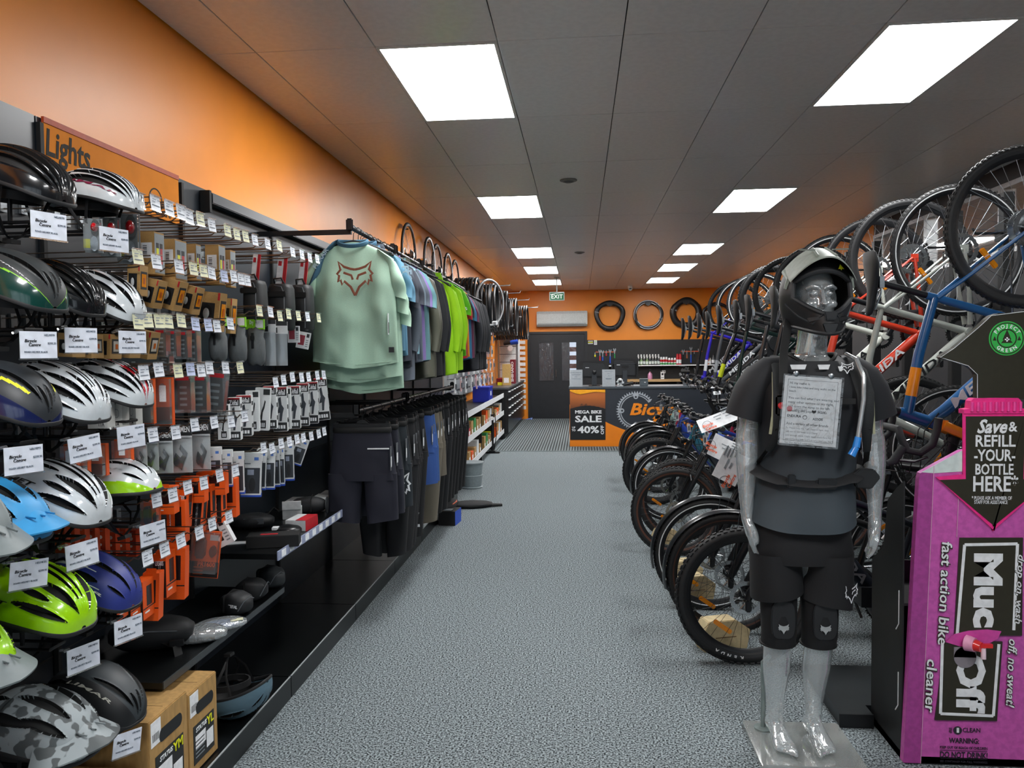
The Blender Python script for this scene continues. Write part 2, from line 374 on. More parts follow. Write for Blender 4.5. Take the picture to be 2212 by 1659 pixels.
# tyres used here and along the left wall
def tyre_prof(w, h, n=10): return [(h*math.cos(2*PI*k/n), w*math.sin(2*PI*k/n)) for k in range(n)]
TYRE_S = mat('tyre_side', '#17181b', .42, bump=.08, scale=220)
STRIPE = mat('reflective_stripe', '#d5dade', .3)
for i, (px_, py_, R, th, lab, stripe) in enumerate(((1317, 681, .310, .058, 'thick black tyre with zip ties hung on the orange wall beside the air conditioner', 0),
        (1400, 680, .312, .040, 'black tyre with pale stripes hung between two plain tyres on the orange wall', 1),
        (1482, 676, .298, .075, 'fat black tyre with a shipping clip hung on the orange wall beside the striped tyre', 0),
        (1548, 682, .30, .04, 'thin black tyre on the orange wall, half behind the hanging bicycles', 0))):
    q = at(px_, py_, Y=BY-.085); M_ = T((q.x, BY-.085, q.z)) @ RX(PI/2)
    t = thing('wall_tyre_display', lab, 'tyre', M_, 'tyres on the orange back wall')
    m = MB(); c0 = len(m.v); m.torus(R, tyre_prof(th*.75, th), 56)
    for v in m.v:
        a = math.atan2(v.y, v.x); v.z += .012*math.sin(2*a+i); s = 1+.025*math.sin(3*a+i*2)+.015*math.sin(5*a); v.x *= s; v.y *= s
        if v.y > R*.7: v.y -= .012
    m.build('casing', TYRE_S, t)
    if stripe:
        for rr in (R+.022, R-.026):
            m = MB().torus(rr, [(.005, .024), (-.005, .024), (-.005, .031), (.005, .031)], 56); m.build('stripe', STRIPE, t)
    for a in ((2.9, 5.1, 4.4) if i != 1 else (.9, 5.9)):
        MB().cbox((0, 0, 0), (th*1.9, .03, th*1.6), 0, RZ(a) @ T((R, 0, 0))).build('zip_tie', mat('tie_grey', '#6a6f73', .4) if a < 3 else BLACK, t, bevel=.006)
    hk = MB().tube([(-.06, R-.10, .06), (-.06, R-.03, .06), (-.06, R-.03, -.065)], .006, 6).tube([(.06, R-.10, .06), (.06, R-.03, .06), (.06, R-.03, -.065)], .006, 6)
    hk.prism([(-.09, R-.05), (0, R-.11), (.09, R-.05), (.05, R-.02), (-.05, R-.02)], .035, .05); hk.build('hook', BLACK, t)

# ------------------------------------------------------------------ service counter
CYF = 12.924; CX0, CX1, CH = -.188, 3.1, 1.015
t = thing('service_counter', 'dark service counter with orange swoosh and cog emblem on its front', 'counter', T((0, CYF, 0)))
COUNTER = mat('counter_slate', '#2a2f37', .4, var=.05, scale=5); ORP = mat('orange_laminate', '#f08612', .38, var=.03, scale=5)
MB().box((CX0, 0, .0), (CX1, .70, CH-.035)).build('body', COUNTER, t, False)
MB().box((CX0-.01, -.015, CH-.035), (CX1, .75, CH)).build('top', mat('counter_top', '#4b5258', .35), t, bevel=.004)
sw = [(CX0, .015), (CX1, .015), (CX1, .16)]
for i in range(15):
    u = i/14; sw.append((1.75-(1.75-.36)*u, .155+.30*u**2.6))
sw += [(.36, .72), (CX0, .72)]
MB().prism(sw, 0, .004, 0, FY((0, 0, 0))).build('swoosh_panel', ORP, t, False)
MB().prism([(CX0, .975), (.115, .975), (.06, CH-.037), (CX0, CH-.037)], 0, .004, 0, FY((0, 0, 0))).build('swoosh_panel', ORP, t, False)
MB().box((CX0, -.002, 0), (CX1, 0, .014)).build('kickboard', mat('kick_alu', '#8b8177', .4), t, False)
cog = MB(); gc = (.913, .612); R1, R0, NT = .285, .245, 44
a0, a1 = math.radians(32), math.radians(326)
def arc(rf, s, e, n): return [(gc[0]+rf(k)*math.cos(s+(e-s)*k/n), gc[1]+rf(k)*math.sin(s+(e-s)*k/n)) for k in range(n+1)]
q = []
nt = 36*2
out = arc(lambda k: R1 if k % 2 == 0 else R1+.045, a0, a1, nt); inn = arc(lambda k: R0, a0, a1, nt)
vs = [(x, y, z) for z in (0, .004) for ring in (out, inn) for x, y in ring]; L = nt+1; fs = []
for k_ in range(nt):
    fs += [(k_, k_+1, L+k_+1, L+k_), (2*L+k_, 3*L+k_, 3*L+k_+1, 2*L+k_+1), (k_, 2*L+k_, 2*L+k_+1, k_+1), (L+k_, L+k_+1, 3*L+k_+1, 3*L+k_)]
COG = mat('cog_silver', '#b4bac2', .35, .3)
cog.add(vs, fs, 0, FY((0, -.001, 0)))
for a in (90, 180, 270):
    c_, s_ = math.cos(math.radians(a)), math.sin(math.radians(a)); cx_, cz_ = gc[0]+c_*.232, gc[1]+s_*.232
    cog.prism([(cx_+.04*math.cos(k_*PI/8), cz_+.04*math.sin(k_*PI/8)) for k_ in range(16)], 0, .004, 0, FY((0, -.0012, 0)))
cg = cog.build('cog_emblem', COG, t, False)
hl = MB()
for a in (90, 180, 270):
    c_, s_ = math.cos(math.radians(a)), math.sin(math.radians(a)); cx_, cz_ = gc[0]+c_*.228, gc[1]+s_*.228
    hl.prism([(cx_+.017*math.cos(k_*PI/8), cz_+.017*math.sin(k_*PI/8)) for k_ in range(16)], 0, .002, 0, FY((0, -.0055, 0)))
for s, e in ((100, 172), (188, 262), (278, 322), (40, 80)):
    o_ = arc(lambda k_: .276, math.radians(s), math.radians(e), 12); i_ = arc(lambda k_: .261, math.radians(s), math.radians(e), 12)
    hl.prism(o_+i_[::-1], 0, .002, 0, FY((0, -.0055, 0)))
hl.build('slot', COUNTER, cg, False)
LOGO = mat('logo_orange', '#f08a12', .45)
link('lettering', text_mesh('Bicycle', .27, .001, shear=.25, bold=.028, align='LEFT', width=.95, mats=LOGO), t, FY((.80, -.007, .625)))
link('lettering', text_mesh('Centre', .27, .001, shear=.25, bold=.028, align='LEFT', width=.95, mats=LOGO), t, FY((1.15, -.007, .42)))
# sale poster taped to the counter
t = thing('sale_poster', 'sale poster with orange sunset and hills taped to the counter front', 'poster', T((.113, CYF-.006, .546)))
ph, pw = .42, .294
SKY = _M.get('sunset'); 
def grad(name, c0, c1, z0, z1):
    if name in _M: return _M[name]
    m = mat(name, c0, .35); nt_ = m.node_tree; tcn = nt_.nodes['Texture Coordinate']; sep = nt_.nodes.new('ShaderNodeSeparateXYZ'); mr = nt_.nodes.new('ShaderNodeMapRange')
    mx = nt_.nodes.new('ShaderNodeMix'); mx.data_type = 'RGBA'; nt_.links.new(tcn.outputs['Object'], sep.inputs[0]); nt_.links.new(sep.outputs['Z'], mr.inputs['Value'])
    mr.inputs['From Min'].default_value = z0; mr.inputs['From Max'].default_value = z1; nt_.links.new(mr.outputs[0], mx.inputs['Factor'])
    mx.inputs['A'].default_value = (*lin(c0), 1); mx.inputs['B'].default_value = (*lin(c1), 1)
    nt_.links.new(mx.outputs['Result'], nt_.nodes['Principled BSDF'].inputs['Base Color']); return m
def curl(u, v): return V(((u-.5)*2*pw, -.004-.012*abs(u-.5)**2*(1 if v > .85 else .3)-.010*max(0, v-.88)*math.sin(u*5), (v-.5)*2*ph))
m = MB().grid(curl, 12, 16); sheet = m.build('sheet', grad('poster_print', '#17181a', '#b8672f', .02, .30), t)
MB().prism([(-pw, .40), (-pw, ph), (pw, ph), (pw, .375), (.12, .385), (-.12, .345), (-.2, .36)], 0, .0012, 0, FY((0, -.012, 0))).build('yellow_band', mat('poster_yellow', '#f2a81c', .35), sheet, False)
hill = [(-pw, -.3)]+[(-pw+2*pw*k_/16, .10+.055*math.sin(PI*k_/16)+.006*math.sin(k_*3.1)) for k_ in range(17)]+[(pw, -.3)]
MB().prism(hill, 0, .001, 0, FY((0, -.0085, 0))).build('hill_print', mat('poster_dark', '#18191c', .35), sheet, False)
rd = MB()
for x in (-.10, -.03):
    for dx in (-.012, .012): rd.torus(.011, [(.0015, .0005), (-.0015, .0005), (-.0015, -.0005), (.0015, -.0005)], 12, 0, FY((x+dx, -.0105, .165)))
    rd.prism([(x-.01, .168), (x+.008, .19), (x+.012, .175)], 0, .001, 0, FY((0, -.0105, 0)))
tag(rd.build('rider_print', _M['poster_dark'], sheet, False), kind='stuff')
for s_, z, sz, wd in (('MEGA BIKE', .045, .075, .44), ('SALE', -.075, .15, .44), ('40%', -.255, .16, .36)): letter(s_, t, FY((.01, -.011, z)), None, sz, bold=.03, width=wd)
letter('UP', t, FY((-.235, -.011, -.215)), None, .045, bold=.03); letter('TO', t, FY((-.235, -.011, -.26)), None, .045, bold=.03)
link('lettering', text_mesh('OFF', .075, bold=.03, width=.15, mats=WHITE), t, axes((.245, -.011, -.255), (0, 0, 1), y=(-1, 0, 0)))
# things on the counter
def con(cx, cy, y): return at(1230+cx*.14466, 730+cy*.14466, Y=y)
CT = CH+.0005
def monitor(x, y, w, h, z, lab, ball):
    t = thing('computer_monitor', lab, 'monitor', T((x, y, CT)))
    MB().box((-w/2, 0, z), (w/2, .03, z+h)).build('screen', BLACK, t, bevel=.006)
    MB().prism([(-w*.38, z+.03), (w*.38, z+.03), (w*.36, z+h-.09), (w*.3, z+h-.05), (-w*.36, z+h-.03), (-w*.4, z+h-.08)], 0, .025, 0, FY((0, 0, 0))).build('rear_cover', mat('rear_cover', '#1b1e22', .5), t, bevel=.008)
    MB().box((-.04, -.05, 0), (.04, .0, z+h*.35)).build('stand', mat('stand_grey', '#2b3036', .45), t, bevel=.006)
    MB().box((-.10, -.10, 0), (.10, .12, .012)).build('base', BLACK, t, bevel=.004)
    if ball: MB().ell((0, -.06, z+h*.35), (.035, .03, .04)).build('pivot', BLACK, t)
    else:
        fr_ = MB()
        for a_, b_ in (((-w*.42, z+h-.10), (w*.42, z+h-.085)), ((-w*.43, z+.03), (-w*.415, z+h-.09)), ((w*.415, z+.03), (w*.43, z+h-.09))): fr_.box((a_[0], -.030, a_[1]), (b_[0], -.024, b_[1]))
        fr_.build('rim', mat('rim_grey', '#3d4146', .4), t, bevel=.003); MB().box((-.06, -.032, z+h-.17), (.06, -.024, z+h-.13)).build('handle', BLACK, t, bevel=.004)
    MB().box((-w*.30, -.027, z+h-.12), (-w*.18, -.0255, z+h-.112)).build('logo', WHITE, t, False)
a = con(372, 600, CYF+.32); monitor(a.x, CYF+.32, .50, .30, .13, 'black computer monitor seen from behind between the two notices', True)
a = con(828, 600, CYF+.38); monitor(a.x, CYF+.38, .46, .33, .14, 'black computer monitor with curved rear rim on the counter', False)
def notice(cx, lab, lines):
    a = con(cx, 730, CYF+.04); t = thing('acrylic_notice', lab, 'sign', T((a.x, CYF+.03, CT+.001)) @ RX(-.12))
    MB().box((-.108, 0, 0), (.108, .004, .285)).build('sheet', CARDW, t, False)
    MB().box((-.11, -.003, 0), (.11, -.001, .288)).build('acrylic_front', CLEAR, t, False)
    MB().box((-.11, .004, 0), (.11, .09, .003), 0, RX(.12)).build('foot', CLEAR, t, False)
    for s_, z, sz in lines:
        if isinstance(s_, str): letter(s_, t, FY((0, -.0035, z)), mat('faint_ink', '#6f7f8e', .5), sz)
        else: MB().box((-s_, -.0040, z-sz/2), (s_, -.0034, z+sz/2)).build('print_line', mat('faint_ink', '#6f7f8e', .5), t, False)
notice(100, 'white printed notice in an acrylic stand at the counter end by the door', (('STAFF ONLY IN', .235, .026), ('WORKSHOP', .20, .026), ('NO', .165, .026), ('EXCEPTIONS', .13, .026)))
notice(588, 'white printed notice in an acrylic stand between the two monitors', ((.07, .255, .005), (.02, .215, .005), (.008, .18, .005), (.05, .135, .005), (.045, .122, .005)))
a = con(1115, 720, CYF+.1)
t = thing('receipt_printer', 'small dark grey receipt printer on the counter', 'printer', T((a.x, CYF+.15, CT)))
MB().box((-.068, -.06, 0), (.068, .07, .105)).build('body', mat('printer_grey', '#4b555b', .5), t, bevel=.008); MB().box((-.072, -.065, .105), (.072, .07, .125)).build('lid', mat('printer_lid', '#5c666c', .45), t, bevel=.006); MB().box((.0, -.062, .06), (.03, -.06, .07)).build('badge', WHITE, t, False)
a = con(758, 730, CYF+.06)
t = thing('derailleur_display', 'white spoked ornament standing on the counter beside the notice', 'ornament', T((a.x, CYF+.10, CT)))
m = MB().ell((0, 0, .075), (.05, .04, .06)); 
for k_ in range(7): m.cbox((.05*math.cos(k_), -.03, .07+.05*math.sin(k_)), (.03, .03, .016), 0, None)
m.build('body', mat('ornament_white', '#c9ced0', .4), t); MB().cbox((0, 0, .006), (.10, .07, .012)).build('base', WHITE, t); MB().cbox((0, -.045, .08), (.05, .01, .03)).build('slot', BLACK, t)
a = con(890, 720, CYF+.08)
t = thing('barcode_scanner', 'black barcode scanner lying on the counter before the monitor', 'scanner', T((a.x, CYF+.12, CT)))
MB().tube([(-.08, 0, .02), (-.02, 0, .035), (.03, 0, .05), (.07, 0, .05)], [.016, .018, .026, .03], 10).build('body', BLACK, t); MB().tube([(.07, 0, .05), (.078, 0, .05)], .022, 10).build('window', mat('scan_red', '#3a0c10', .2), t)
a = con(1005, 725, CYF+.08)
t = thing('paper_tray', 'clear tray of papers on the counter by the printer', 'tray', T((a.x, CYF+.12, CT)))
MB().box((-.06, -.05, 0), (.06, .05, .03)).build('tray', CLEAR, t, False); MB().box((-.05, -.04, .004), (.05, .04, .022)).build('papers', CARDW, t, False); MB().tube([(-.03, 0, .03), (.0, 0, .07), (.035, 0, .035)], .006, 6).build('cord', BLACK, t)
a = con(1765, 700, CYF+.1)
t = thing('steel_cup', 'brushed steel cup at the bike end of the counter', 'cup', T((a.x-.02, CYF+.18, CT)))
MB().lathe([(.0, 0), (.045, 0), (.055, .10), (.05, .10), (.04, .01), (.0, .01)], 24, cap=False).build('body', STEEL, t); MB().torus(.053, [(.004, 0), (0, .004), (-.004, 0), (0, -.004)], 24, 0, T((0, 0, .10))).build('rim', STEEL, t)

# ------------------------------------------------------------------ workshop wall behind the counter
SHZ = 1.282
t = thing('workshop_shelf', 'long thin white-edged shelf on the black workshop board', 'shelf', T((0, BY-.03, SHZ)))
MB().box((.55, -.24, -.02), (RX_-.05, 0, 0)).build('board', BOARD, t, False); MB().box((.55, -.245, -.022), (RX_-.05, -.24, .002)).build('edging', WHITE, t, False)
for x in (.7, 1.9, 3.2): MB().prism([(0, 0), (0, -.15), (-.18, 0)], -.01, .01, 0, axes((x, 0, -.02), (0, 1, 0), y=(0, 0, 1))).build('bracket', BLACK, t, False)
def sp(cx, y=BY-.17): return at(1230+cx*.14466, 787, Y=y).x
def bottle(kind):
    t = thing('spray_bottle', '', 'bottle')
    if kind == 'spray':
        MB().lathe([(0, 0), (.030, 0), (.032, .01), (.032, .12), (.026, .15), (.016, .17), (.016, .19)], 16).build('body', mat('bottle_dark', '#2d3133', .35), t)
        MB().lathe([(.0327, .03), (.0327, .11)], 16, cap=False).build('label', mat('label_pale', '#c9d2cc', .45), t)
        MB().lathe([(.02, .19), (.022, .215), (.012, .225)], 12).box((-.012, -.04, .215), (.012, .025, .25)).build('trigger_head', mat('head_pale', '#dfe2e2', .4), t)
    elif kind == 'can':
        MB().lathe([(0, 0), (.030, 0), (.030, .13), (.025, .15)], 16).build('body', mat('can_white', '#dcdfd9', .3), t)
        MB().lathe([(.0305, .07), (.0305, .125)], 16, cap=False).build('red_band', RED, t); MB().lathe([(.0305, .005), (.0305, .045)], 16, cap=False).build('green_band', mat('can_green', '#4aa05a', .4), t)
        MB().lathe([(.024, .15), (.024, .18), (.018, .185)], 14).build('cap', WHITE, t)
    elif kind == 'tall':
        MB().lathe([(0, 0), (.030, 0), (.030, .20), (.024, .225)], 16).build('body', RED, t); MB().lathe([(.0305, .03), (.0305, .12)], 16, cap=False).build('label', WHITE, t); MB().lathe([(.0235, .225), (.0235, .255)], 14).build('cap', RED, t)
    else:
        MB().lathe([(0, 0), (.028, 0), (.03, .01), (.03, .075), (.014, .10), (.014, .12)], 14).build('body', mat('bottle_clear', '#8f8a92', .3), t); MB().lathe([(.0305, .02), (.0305, .06)], 14, cap=False).build('label', WHITE, t); MB().lathe([(.016, .118), (.016, .14)], 12).build('cap', mat('cap_pink', '#d2559a', .4), t)
    return t
B_ = {k_: bottle(k_) for k_ in ('spray', 'can', 'tall', 'small')}
for i in range(8):
    dup(B_['spray'], T((sp(1030+i*43), BY-.13, SHZ+.0005)), f'tall clear-headed spray bottle, {nth(i+1)} from the door end of the double row', 'spray bottles on the workshop shelf', {'label_pale': LIME} if i in (1, 3) else None)
    dup(B_['spray'], T((sp(1030+i*43), BY-.212, SHZ+.0005)) @ SCL(.95, .95, .8), f'short spray bottle before the taller row, {nth(i+1)} from the door end', 'short spray bottles on the workshop shelf', {'bottle_dark': mat('bottle_green', '#6d8a5e', .4)} if i in (1, 3) else None)
for i in range(3):
    dup(B_['can'], T((sp(1370+i*40), BY-.17, SHZ+.0005)), f'red and green spray can, {nth(i+1)} from the spray bottles', 'red and green cans on the workshop shelf')
    dup(B_['can'], T((sp(1492+i*42), BY-.17, SHZ+.0005)) @ SCL(.95, .95, .88), f'shorter red and green spray can, {nth(3-i)} from the tall red cans', 'shorter red cans on the workshop shelf')
for i in range(2): dup(B_['tall'], T((sp(1615+i*40), BY-.17, SHZ+.0005)), ('inner', 'outer')[i]+' tall red spray can with red cap at the end of the can row', 'tall red cans on the workshop shelf')
for i, (cx, mp) in enumerate(((715, None), (765, {'bottle_clear': mat('bottle_pinkish', '#b8aab4', .3)}), (815, {'bottle_clear': mat('bottle_pink', '#c45a9c', .35)}), (865, {'cap_pink': BLACK}), (905, {'cap_pink': WHITE}), (945, {'cap_pink': BLACK}), (985, {'cap_pink': WHITE}))):
    cc = ('pink cap on a grey bottle', 'pale pink bottle with pink cap', 'bright pink bottle', 'first grey bottle with black cap', 'first grey bottle with white cap', 'second grey bottle with black cap', 'second grey bottle with white cap')[i]
    dup(B_['small'], T((sp(cx), BY-.17, SHZ+.0005)) @ SCL(.98, .98, 1.15), f'{cc} among the small bottles left of the spray row'.replace(' left of', ' before'), 'small bottles on the workshop shelf', mp)
for i, (cx, c_, k_) in enumerate(((2075, '#c9764e', 'tan'), (2103, '#cfcfc4', 'cream'), (2150, '#4c5054', 'dark'))):
    dup(B_['small'], T((sp(cx), BY-.17, SHZ+.0005)) @ SCL(.7 if i < 2 else 1.3, .7 if i < 2 else 1.3, 1.3+.5*(i == 2)), f'{k_} bottle at the far end of the workshop shelf by the hanging bikes', 'end bottles on the workshop shelf', {'bottle_clear': mat('endb%d' % i, c_, .4), 'cap_pink': BLACK})
for o_ in B_.values(): drop(o_)
def wrench(name, lab, x, z, L, c_, head, hc=STEEL):
    t = thing(name, lab, 'hand tool', T((x, BY-.045, z)), 'tools on the workshop board')
    MB().box((-.016, -.012, -L), (.016, .012, -L*.42)).build('grip', c_, t, bevel=.006)
    m = MB().box((-.011, -.008, -L*.45), (.011, .008, -.03))
    if head: m.prism([(-.012, -.05), (.012, -.05), (.034, -.005), (.03, .03), (.012, .03), (.012, .005), (-.008, .0), (-.012, .03), (-.03, .03), (-.034, 0)], -.006, .006, 0, FY((0, 0, 0)))
    else: m.prism([(-.014, -.03), (.014, -.03), (.004, .02), (-.004, .02)], -.006, .006, 0, FY((0, 0, 0)))
    m.build('head', hc, t, bevel=.002)
def toolx(cx, cy): return at(1230+cx*.14466, 730+cy*.14466, Y=BY-.05)
for i, (c0, c1, cy, nm) in enumerate(((395, 690, 212, 'by the door'), (1665, 1985, 203, 'by the hanging bikes'))):
    a, e = toolx(c0, cy), toolx(c1, cy)
    t = thing('tool_rail', f'orange tool rail on the workshop board {nm}', 'tool rail', T(((a.x+e.x)/2, BY-.022, a.z))); L_ = (e.x-a.x)/2
    MB().box((-L_, -.014, -.012), (L_, 0, .012)).build('bar', mat('rail_orange', '#c4552f', .5), t, bevel=.003)
    for x in (-L_*.8, L_*.8): MB().cbox((x, -.016, 0), (.015, .006, .015)).build('screw', STEEL, t)
for cx, cy, L, c_, hd, nm in ((383, 225, .09, YELLOWP, 0, 'short yellow screwdriver on the tool rail'), (455, 195, .26, RED, 1, 'red-handled adjustable wrench on the tool rail'), (497, 205, .28, BLUEP, 1, 'first blue-handled wrench on the tool rail'), (550, 195, .12, RED, 0, 'red-handled driver on the tool rail'), (608, 190, .30, BLUEP, 1, 'second blue-handled wrench on the tool rail'), (675, 175, .22, mat('tool_green', '#1d7a42', .5), 1, 'green plastic brush hung at the end of the tool rail'),
        (1700, 195, .18, MATTE, 1, 'black pliers hung on the rail by the hanging bikes'), (1755, 200, .17, mat('tool_tan', '#9c5a3a', .5), 0, 'tan-handled file on the rail by the hanging bikes'), (1815, 155, .34, BLUEP, 1, 'large blue cone wrench on the rail by the hanging bikes'), (1865, 205, .12, MATTE, 0, 'black hex driver on the rail by the hanging bikes'), (1940, 180, .12, RED, 1, 'red pedal tool on the rail by the hanging bikes'),
        (1675, 470, .14, MATTE, 0, 'black driver hung below the workshop shelf'), (1705, 470, .14, STEEL, 1, 'steel spanner hung below the workshop shelf'), (1765, 445, .24, BLUEP, 1, 'blue-handled wrench hung below the workshop shelf'), (1880, 465, .10, STEEL, 1, 'short steel spanner hung below the workshop shelf')):
    a = toolx(cx, cy); wrench('hand_tool', nm, a.x, a.z, L, c_, hd)
# workbench
t = thing('workbench', 'wooden-topped workbench along the black workshop board', 'workbench', T((0, BY-.65, 0)))
MB().box((.9, 0, .90), (RX_-.02, .60, .95)).build('top', mat('bench_wood', '#b08f62', .5, var=.15, scale=10, stretch=(.2, 3, 3)), t, bevel=.004)
for x in (.95, 2.2, RX_-.1): MB().box((x, .03, 0), (x+.06, .09, .90)).build('leg', BLACK, t, False)
MB().box((.95, .05, .68), (RX_-.1, .55, .72)).build('undershelf', BOARD, t, False)
a = toolx(1590, 500)
t = thing('work_stand', 'black bicycle work stand clamp rising by the workbench', 'work stand', T((a.x, 16.6, 0)))
MB().tube([(0, 0, .03), (0, 0, 1.12)], .03, 12).build('mast', BLACK, t); MB().cbox((0, 0, .015), (.4, .4, .03)).build('base', BLACK, t, bevel=.004); MB().tube([(-.12, 0, 1.16), (.06, 0, 1.16)], .035, 12).build('clamp', MATTE, t); MB().tube([(-.02, 0, 1.19), (-.02, 0, 1.26), (-.05, 0, 1.275), (-.15, 0, 1.285)], .010, 8).build('crank', STEEL, t)
a = toolx(1400, 505)
t = thing('power_outlet', 'white power outlet on the black workshop board', 'outlet', T((a.x, BY-.02, a.z)))
MB().box((-.06, -.012, -.035), (.06, 0, .035)).build('plate', WHITE, t, bevel=.003)
for x in (-.03, .03): MB().cbox((x, -.013, 0), (.02, .004, .025)).build('socket', GREYP, t)
a = toolx(1375, 590)
t = thing('parts_carton', 'small white carton with black print on the workbench', 'box', T((a.x, BY-.25, .9505)))
MB().box((-.04, -.03, 0), (.04, .03, .16)).build('carton', WHITE, t, bevel=.002); MB().box((-.022, -.0315, .09), (.022, -.03, .14)).build('print', INK, t, False); MB().box((-.03, -.0315, .03), (.03, -.03, .05)).build('print', GREYP, t, False)
a = toolx(1190, 560)
t = thing('cleaner_bottle', 'pink cleaner bottle with black nozzle on the workbench', 'bottle', T((a.x, BY-.3, .9505)))
MB().lathe([(0, 0), (.05, 0), (.055, .02), (.05, .12), (.02, .16), (.02, .18)], 16).build('body', mat('cleaner_pink', '#c58bb0', .3), t); MB().cbox((0, -.02, .21), (.05, .09, .05)).build('nozzle', BLACK, t, bevel=.008)
a = toolx(320, 60)
for i, (cx, cz, c_, nm) in enumerate(((315, 65, YELLOWP, 'small black and yellow sticker on the workshop board by the door'), (390, 68, WHITE, 'small white sticker on the workshop board by the door'))):
    a = toolx(cx, cz); t = thing('wall_sticker', nm, 'sticker', T((a.x, BY-.0205, a.z)))
    MB().box((-.075 if i == 0 else -.035, -.0015, -.055), (.075 if i == 0 else .035, 0, .055)).build('sheet', MATTE if i == 0 else WHITE, t, False)
    for z in (.03, 0, -.03): MB().box((-.06 if i == 0 else -.025, -.0025, z-.008), (.06 if i == 0 else .025, -.0015, z+.008)).build('print', (WHITE, YELLOWP, WHITE)[int(round(z/.03))+1] if i == 0 else (GREYP, GREYP, LIME)[int(round(z/.03))+1], t, False)
# ------------------------------------------------------------------ bicycles
FRAME = mat('frame_paint', '#1a1c20', .28, coat=.6, var=.03); ACC = mat('accent_paint', '#2a2d31', .3, coat=.5, var=.03)
TYRE = mat('tyre_rubber', '#131416', .6, bump=.12, scale=260); WALL = mat('tyre_wall', '#17181a', .5); STR = mat('tyre_stripe', '#17181b', .35)
RIMB = mat('rim_black', '#16171a', .35); SPOKE = mat('spoke_steel', '#8d9296', .3, .9); SPOKEB = mat('spoke_black', '#1b1d20', .35, .5); DISC = mat('disc_steel', '#a5a9ab', .25, .95)
GRIP = mat('grip_rubber', '#1c1e20', .7, bump=.2, scale=400); SADDLE = mat('saddle_vinyl', '#17191b', .5, bump=.06, scale=160); ALUB = mat('alloy_black', '#191b1e', .32, .3)
CABLE = mat('cable_black', '#0c0d0e', .4); DECAL = mat('frame_decal', '#d9dde0', .4)
YAX = RX(-PI/2)        # a lathe axis (local z) laid along the bicycle's y
def arcpts(c, r, a0, a1, n, y=0): return [V((c[0]+r*math.cos(a0+(a1-a0)*k/n), y, c[1]+r*math.sin(a0+(a1-a0)*k/n))) for k in range(n+1)]
def make_wheel(K, R, tr, tread, stripe, spoke_mat, rear):
    """list of (name, mesh): the tyre first, then what sits in it; axle at the origin along y"""
    out = []
    m = MB().torus(R-tr, tyre_prof(tr, tr, 12), 64, 0, YAX)
    if tread:
        rows = ((0, 1.0), (.55, .93), (-.55, .93)) if tread == 'knob' else ((.28, 1.0), (-.28, 1.0), (.7, .86), (-.7, .86))
        N = 62 if tread == 'knob' else 84; h = .0045 if tread == 'knob' else .0025
        for ri, (a, q) in enumerate(rows):
            for k in range(N):
                th = 2*PI*(k+.5*(ri % 2))/N; ph = math.asin(max(-1, min(1, a)))
                Mk = YAX @ RZ(th) @ T((R-tr+tr*math.cos(ph), 0, tr*math.sin(ph))) @ RY(-ph)
                s_ = .6 if tread == 'knob' else .5
                m.cbox((h*.3, 0, 0), (h*1.7, 2*PI*R/N*s_, tr*(.42 if tread == 'knob' else .26)), 0, Mk)
    out.append(('wheel', m.mesh('tyre', TYRE)))
    rs = R-2*tr
    m = MB()
    for s in (1, -1): m.torus(R-tr*1.55, [(-.006, s*tr*.76), (.008, s*tr*.93), (.008, s*tr*.97), (-.006, s*tr*.82)], 64, 0, YAX)
    out.append(('sidewall', m.mesh('sidewall', WALL)))
    if stripe:
        for s in (1, -1): out.append(('reflective_stripe', MB().torus(R-tr*1.35, [(-.003, s*tr*.95), (.003, s*tr*.985), (.003, s*tr*1.03), (-.003, s*tr*1.0)], 64, 0, YAX).mesh('stripe', STR)))
    out.append(('rim', MB().torus(rs, [(.012, .013), (.012, -.013), (-.006, -.011), (-.016, -.004), (-.016, .004), (-.006, .011)], 56, 0, YAX).mesh('rim', RIMB)))
    m = MB(); N = 32
    for k in range(N):
        s = 1 if k % 2 else -1; a = 2*PI*k/N; b = a + (.62 if (k//2) % 2 else -.62)
        m.tube([(.022*math.cos(b), s*.028, .022*math.sin(b)), ((rs-.012)*math.cos(a), s*.004, (rs-.012)*math.sin(a))], .00115, 3, cap=False)
    out.append(('spokes', m.mesh('spokes', spoke_mat)))
    out.append(('hub', MB().lathe([(.006, -.056), (.012, -.05), (.026, -.032), (.026, -.026), (.016, -.018), (.016, .018), (.026, .026), (.026, .032), (.012, .05), (.006, .056)], 14, 0, YAX).mesh('hub', ALUB)))
    d = MB(); ro = .083
    d.torus(ro-.010, [(.010, .001), (-.010, .001), (-.010, -.001), (.010, -.001)], 40, 0, T((0, .040, 0)) @ YAX)
    for k in range(6):
        a = k*PI/3; d.tube([(.020*math.cos(a), .040, .020*math.sin(a)), ((ro-.015)*math.cos(a+.5), .040, (ro-.015)*math.sin(a+.5))], .0035, 4)
    for k in range(20):
        a = 2*PI*k/20; d.cbox((ro+.0005, 0, 0), (.004, .012, .002), 0, T((0, .040, 0)) @ YAX @ RZ(a))
    out.append(('disc_rotor', d.mesh('disc', DISC, angle=25)))
    a = -.46 if not rear else .9
    out.append(('reflector', MB().cbox((0, 0, 0), (.024, .010, .105), 0, RY(-a) @ T((rs*.68, .004, 0))).mesh('reflector', AMBER, bevel=.004)))
    if rear:
        c = MB()
        for k in range(9):
            r = .028+.0062*k if K != 'hybrid' else .024+.004*k
            y = -.022-.0042*(8-k)
            c.lathe([(r, y-.0012), (r, y+.0012)], 20, 0, YAX)
            for q in range(int(r*520)): c.cbox((r+.002, 0, -y*0), (.005, .003, .002), 0, T((0, y, 0)) @ YAX @ RZ(2*PI*q/int(r*520)))
        out.append(('cassette', c.mesh('cassette', DISC, angle=25)))
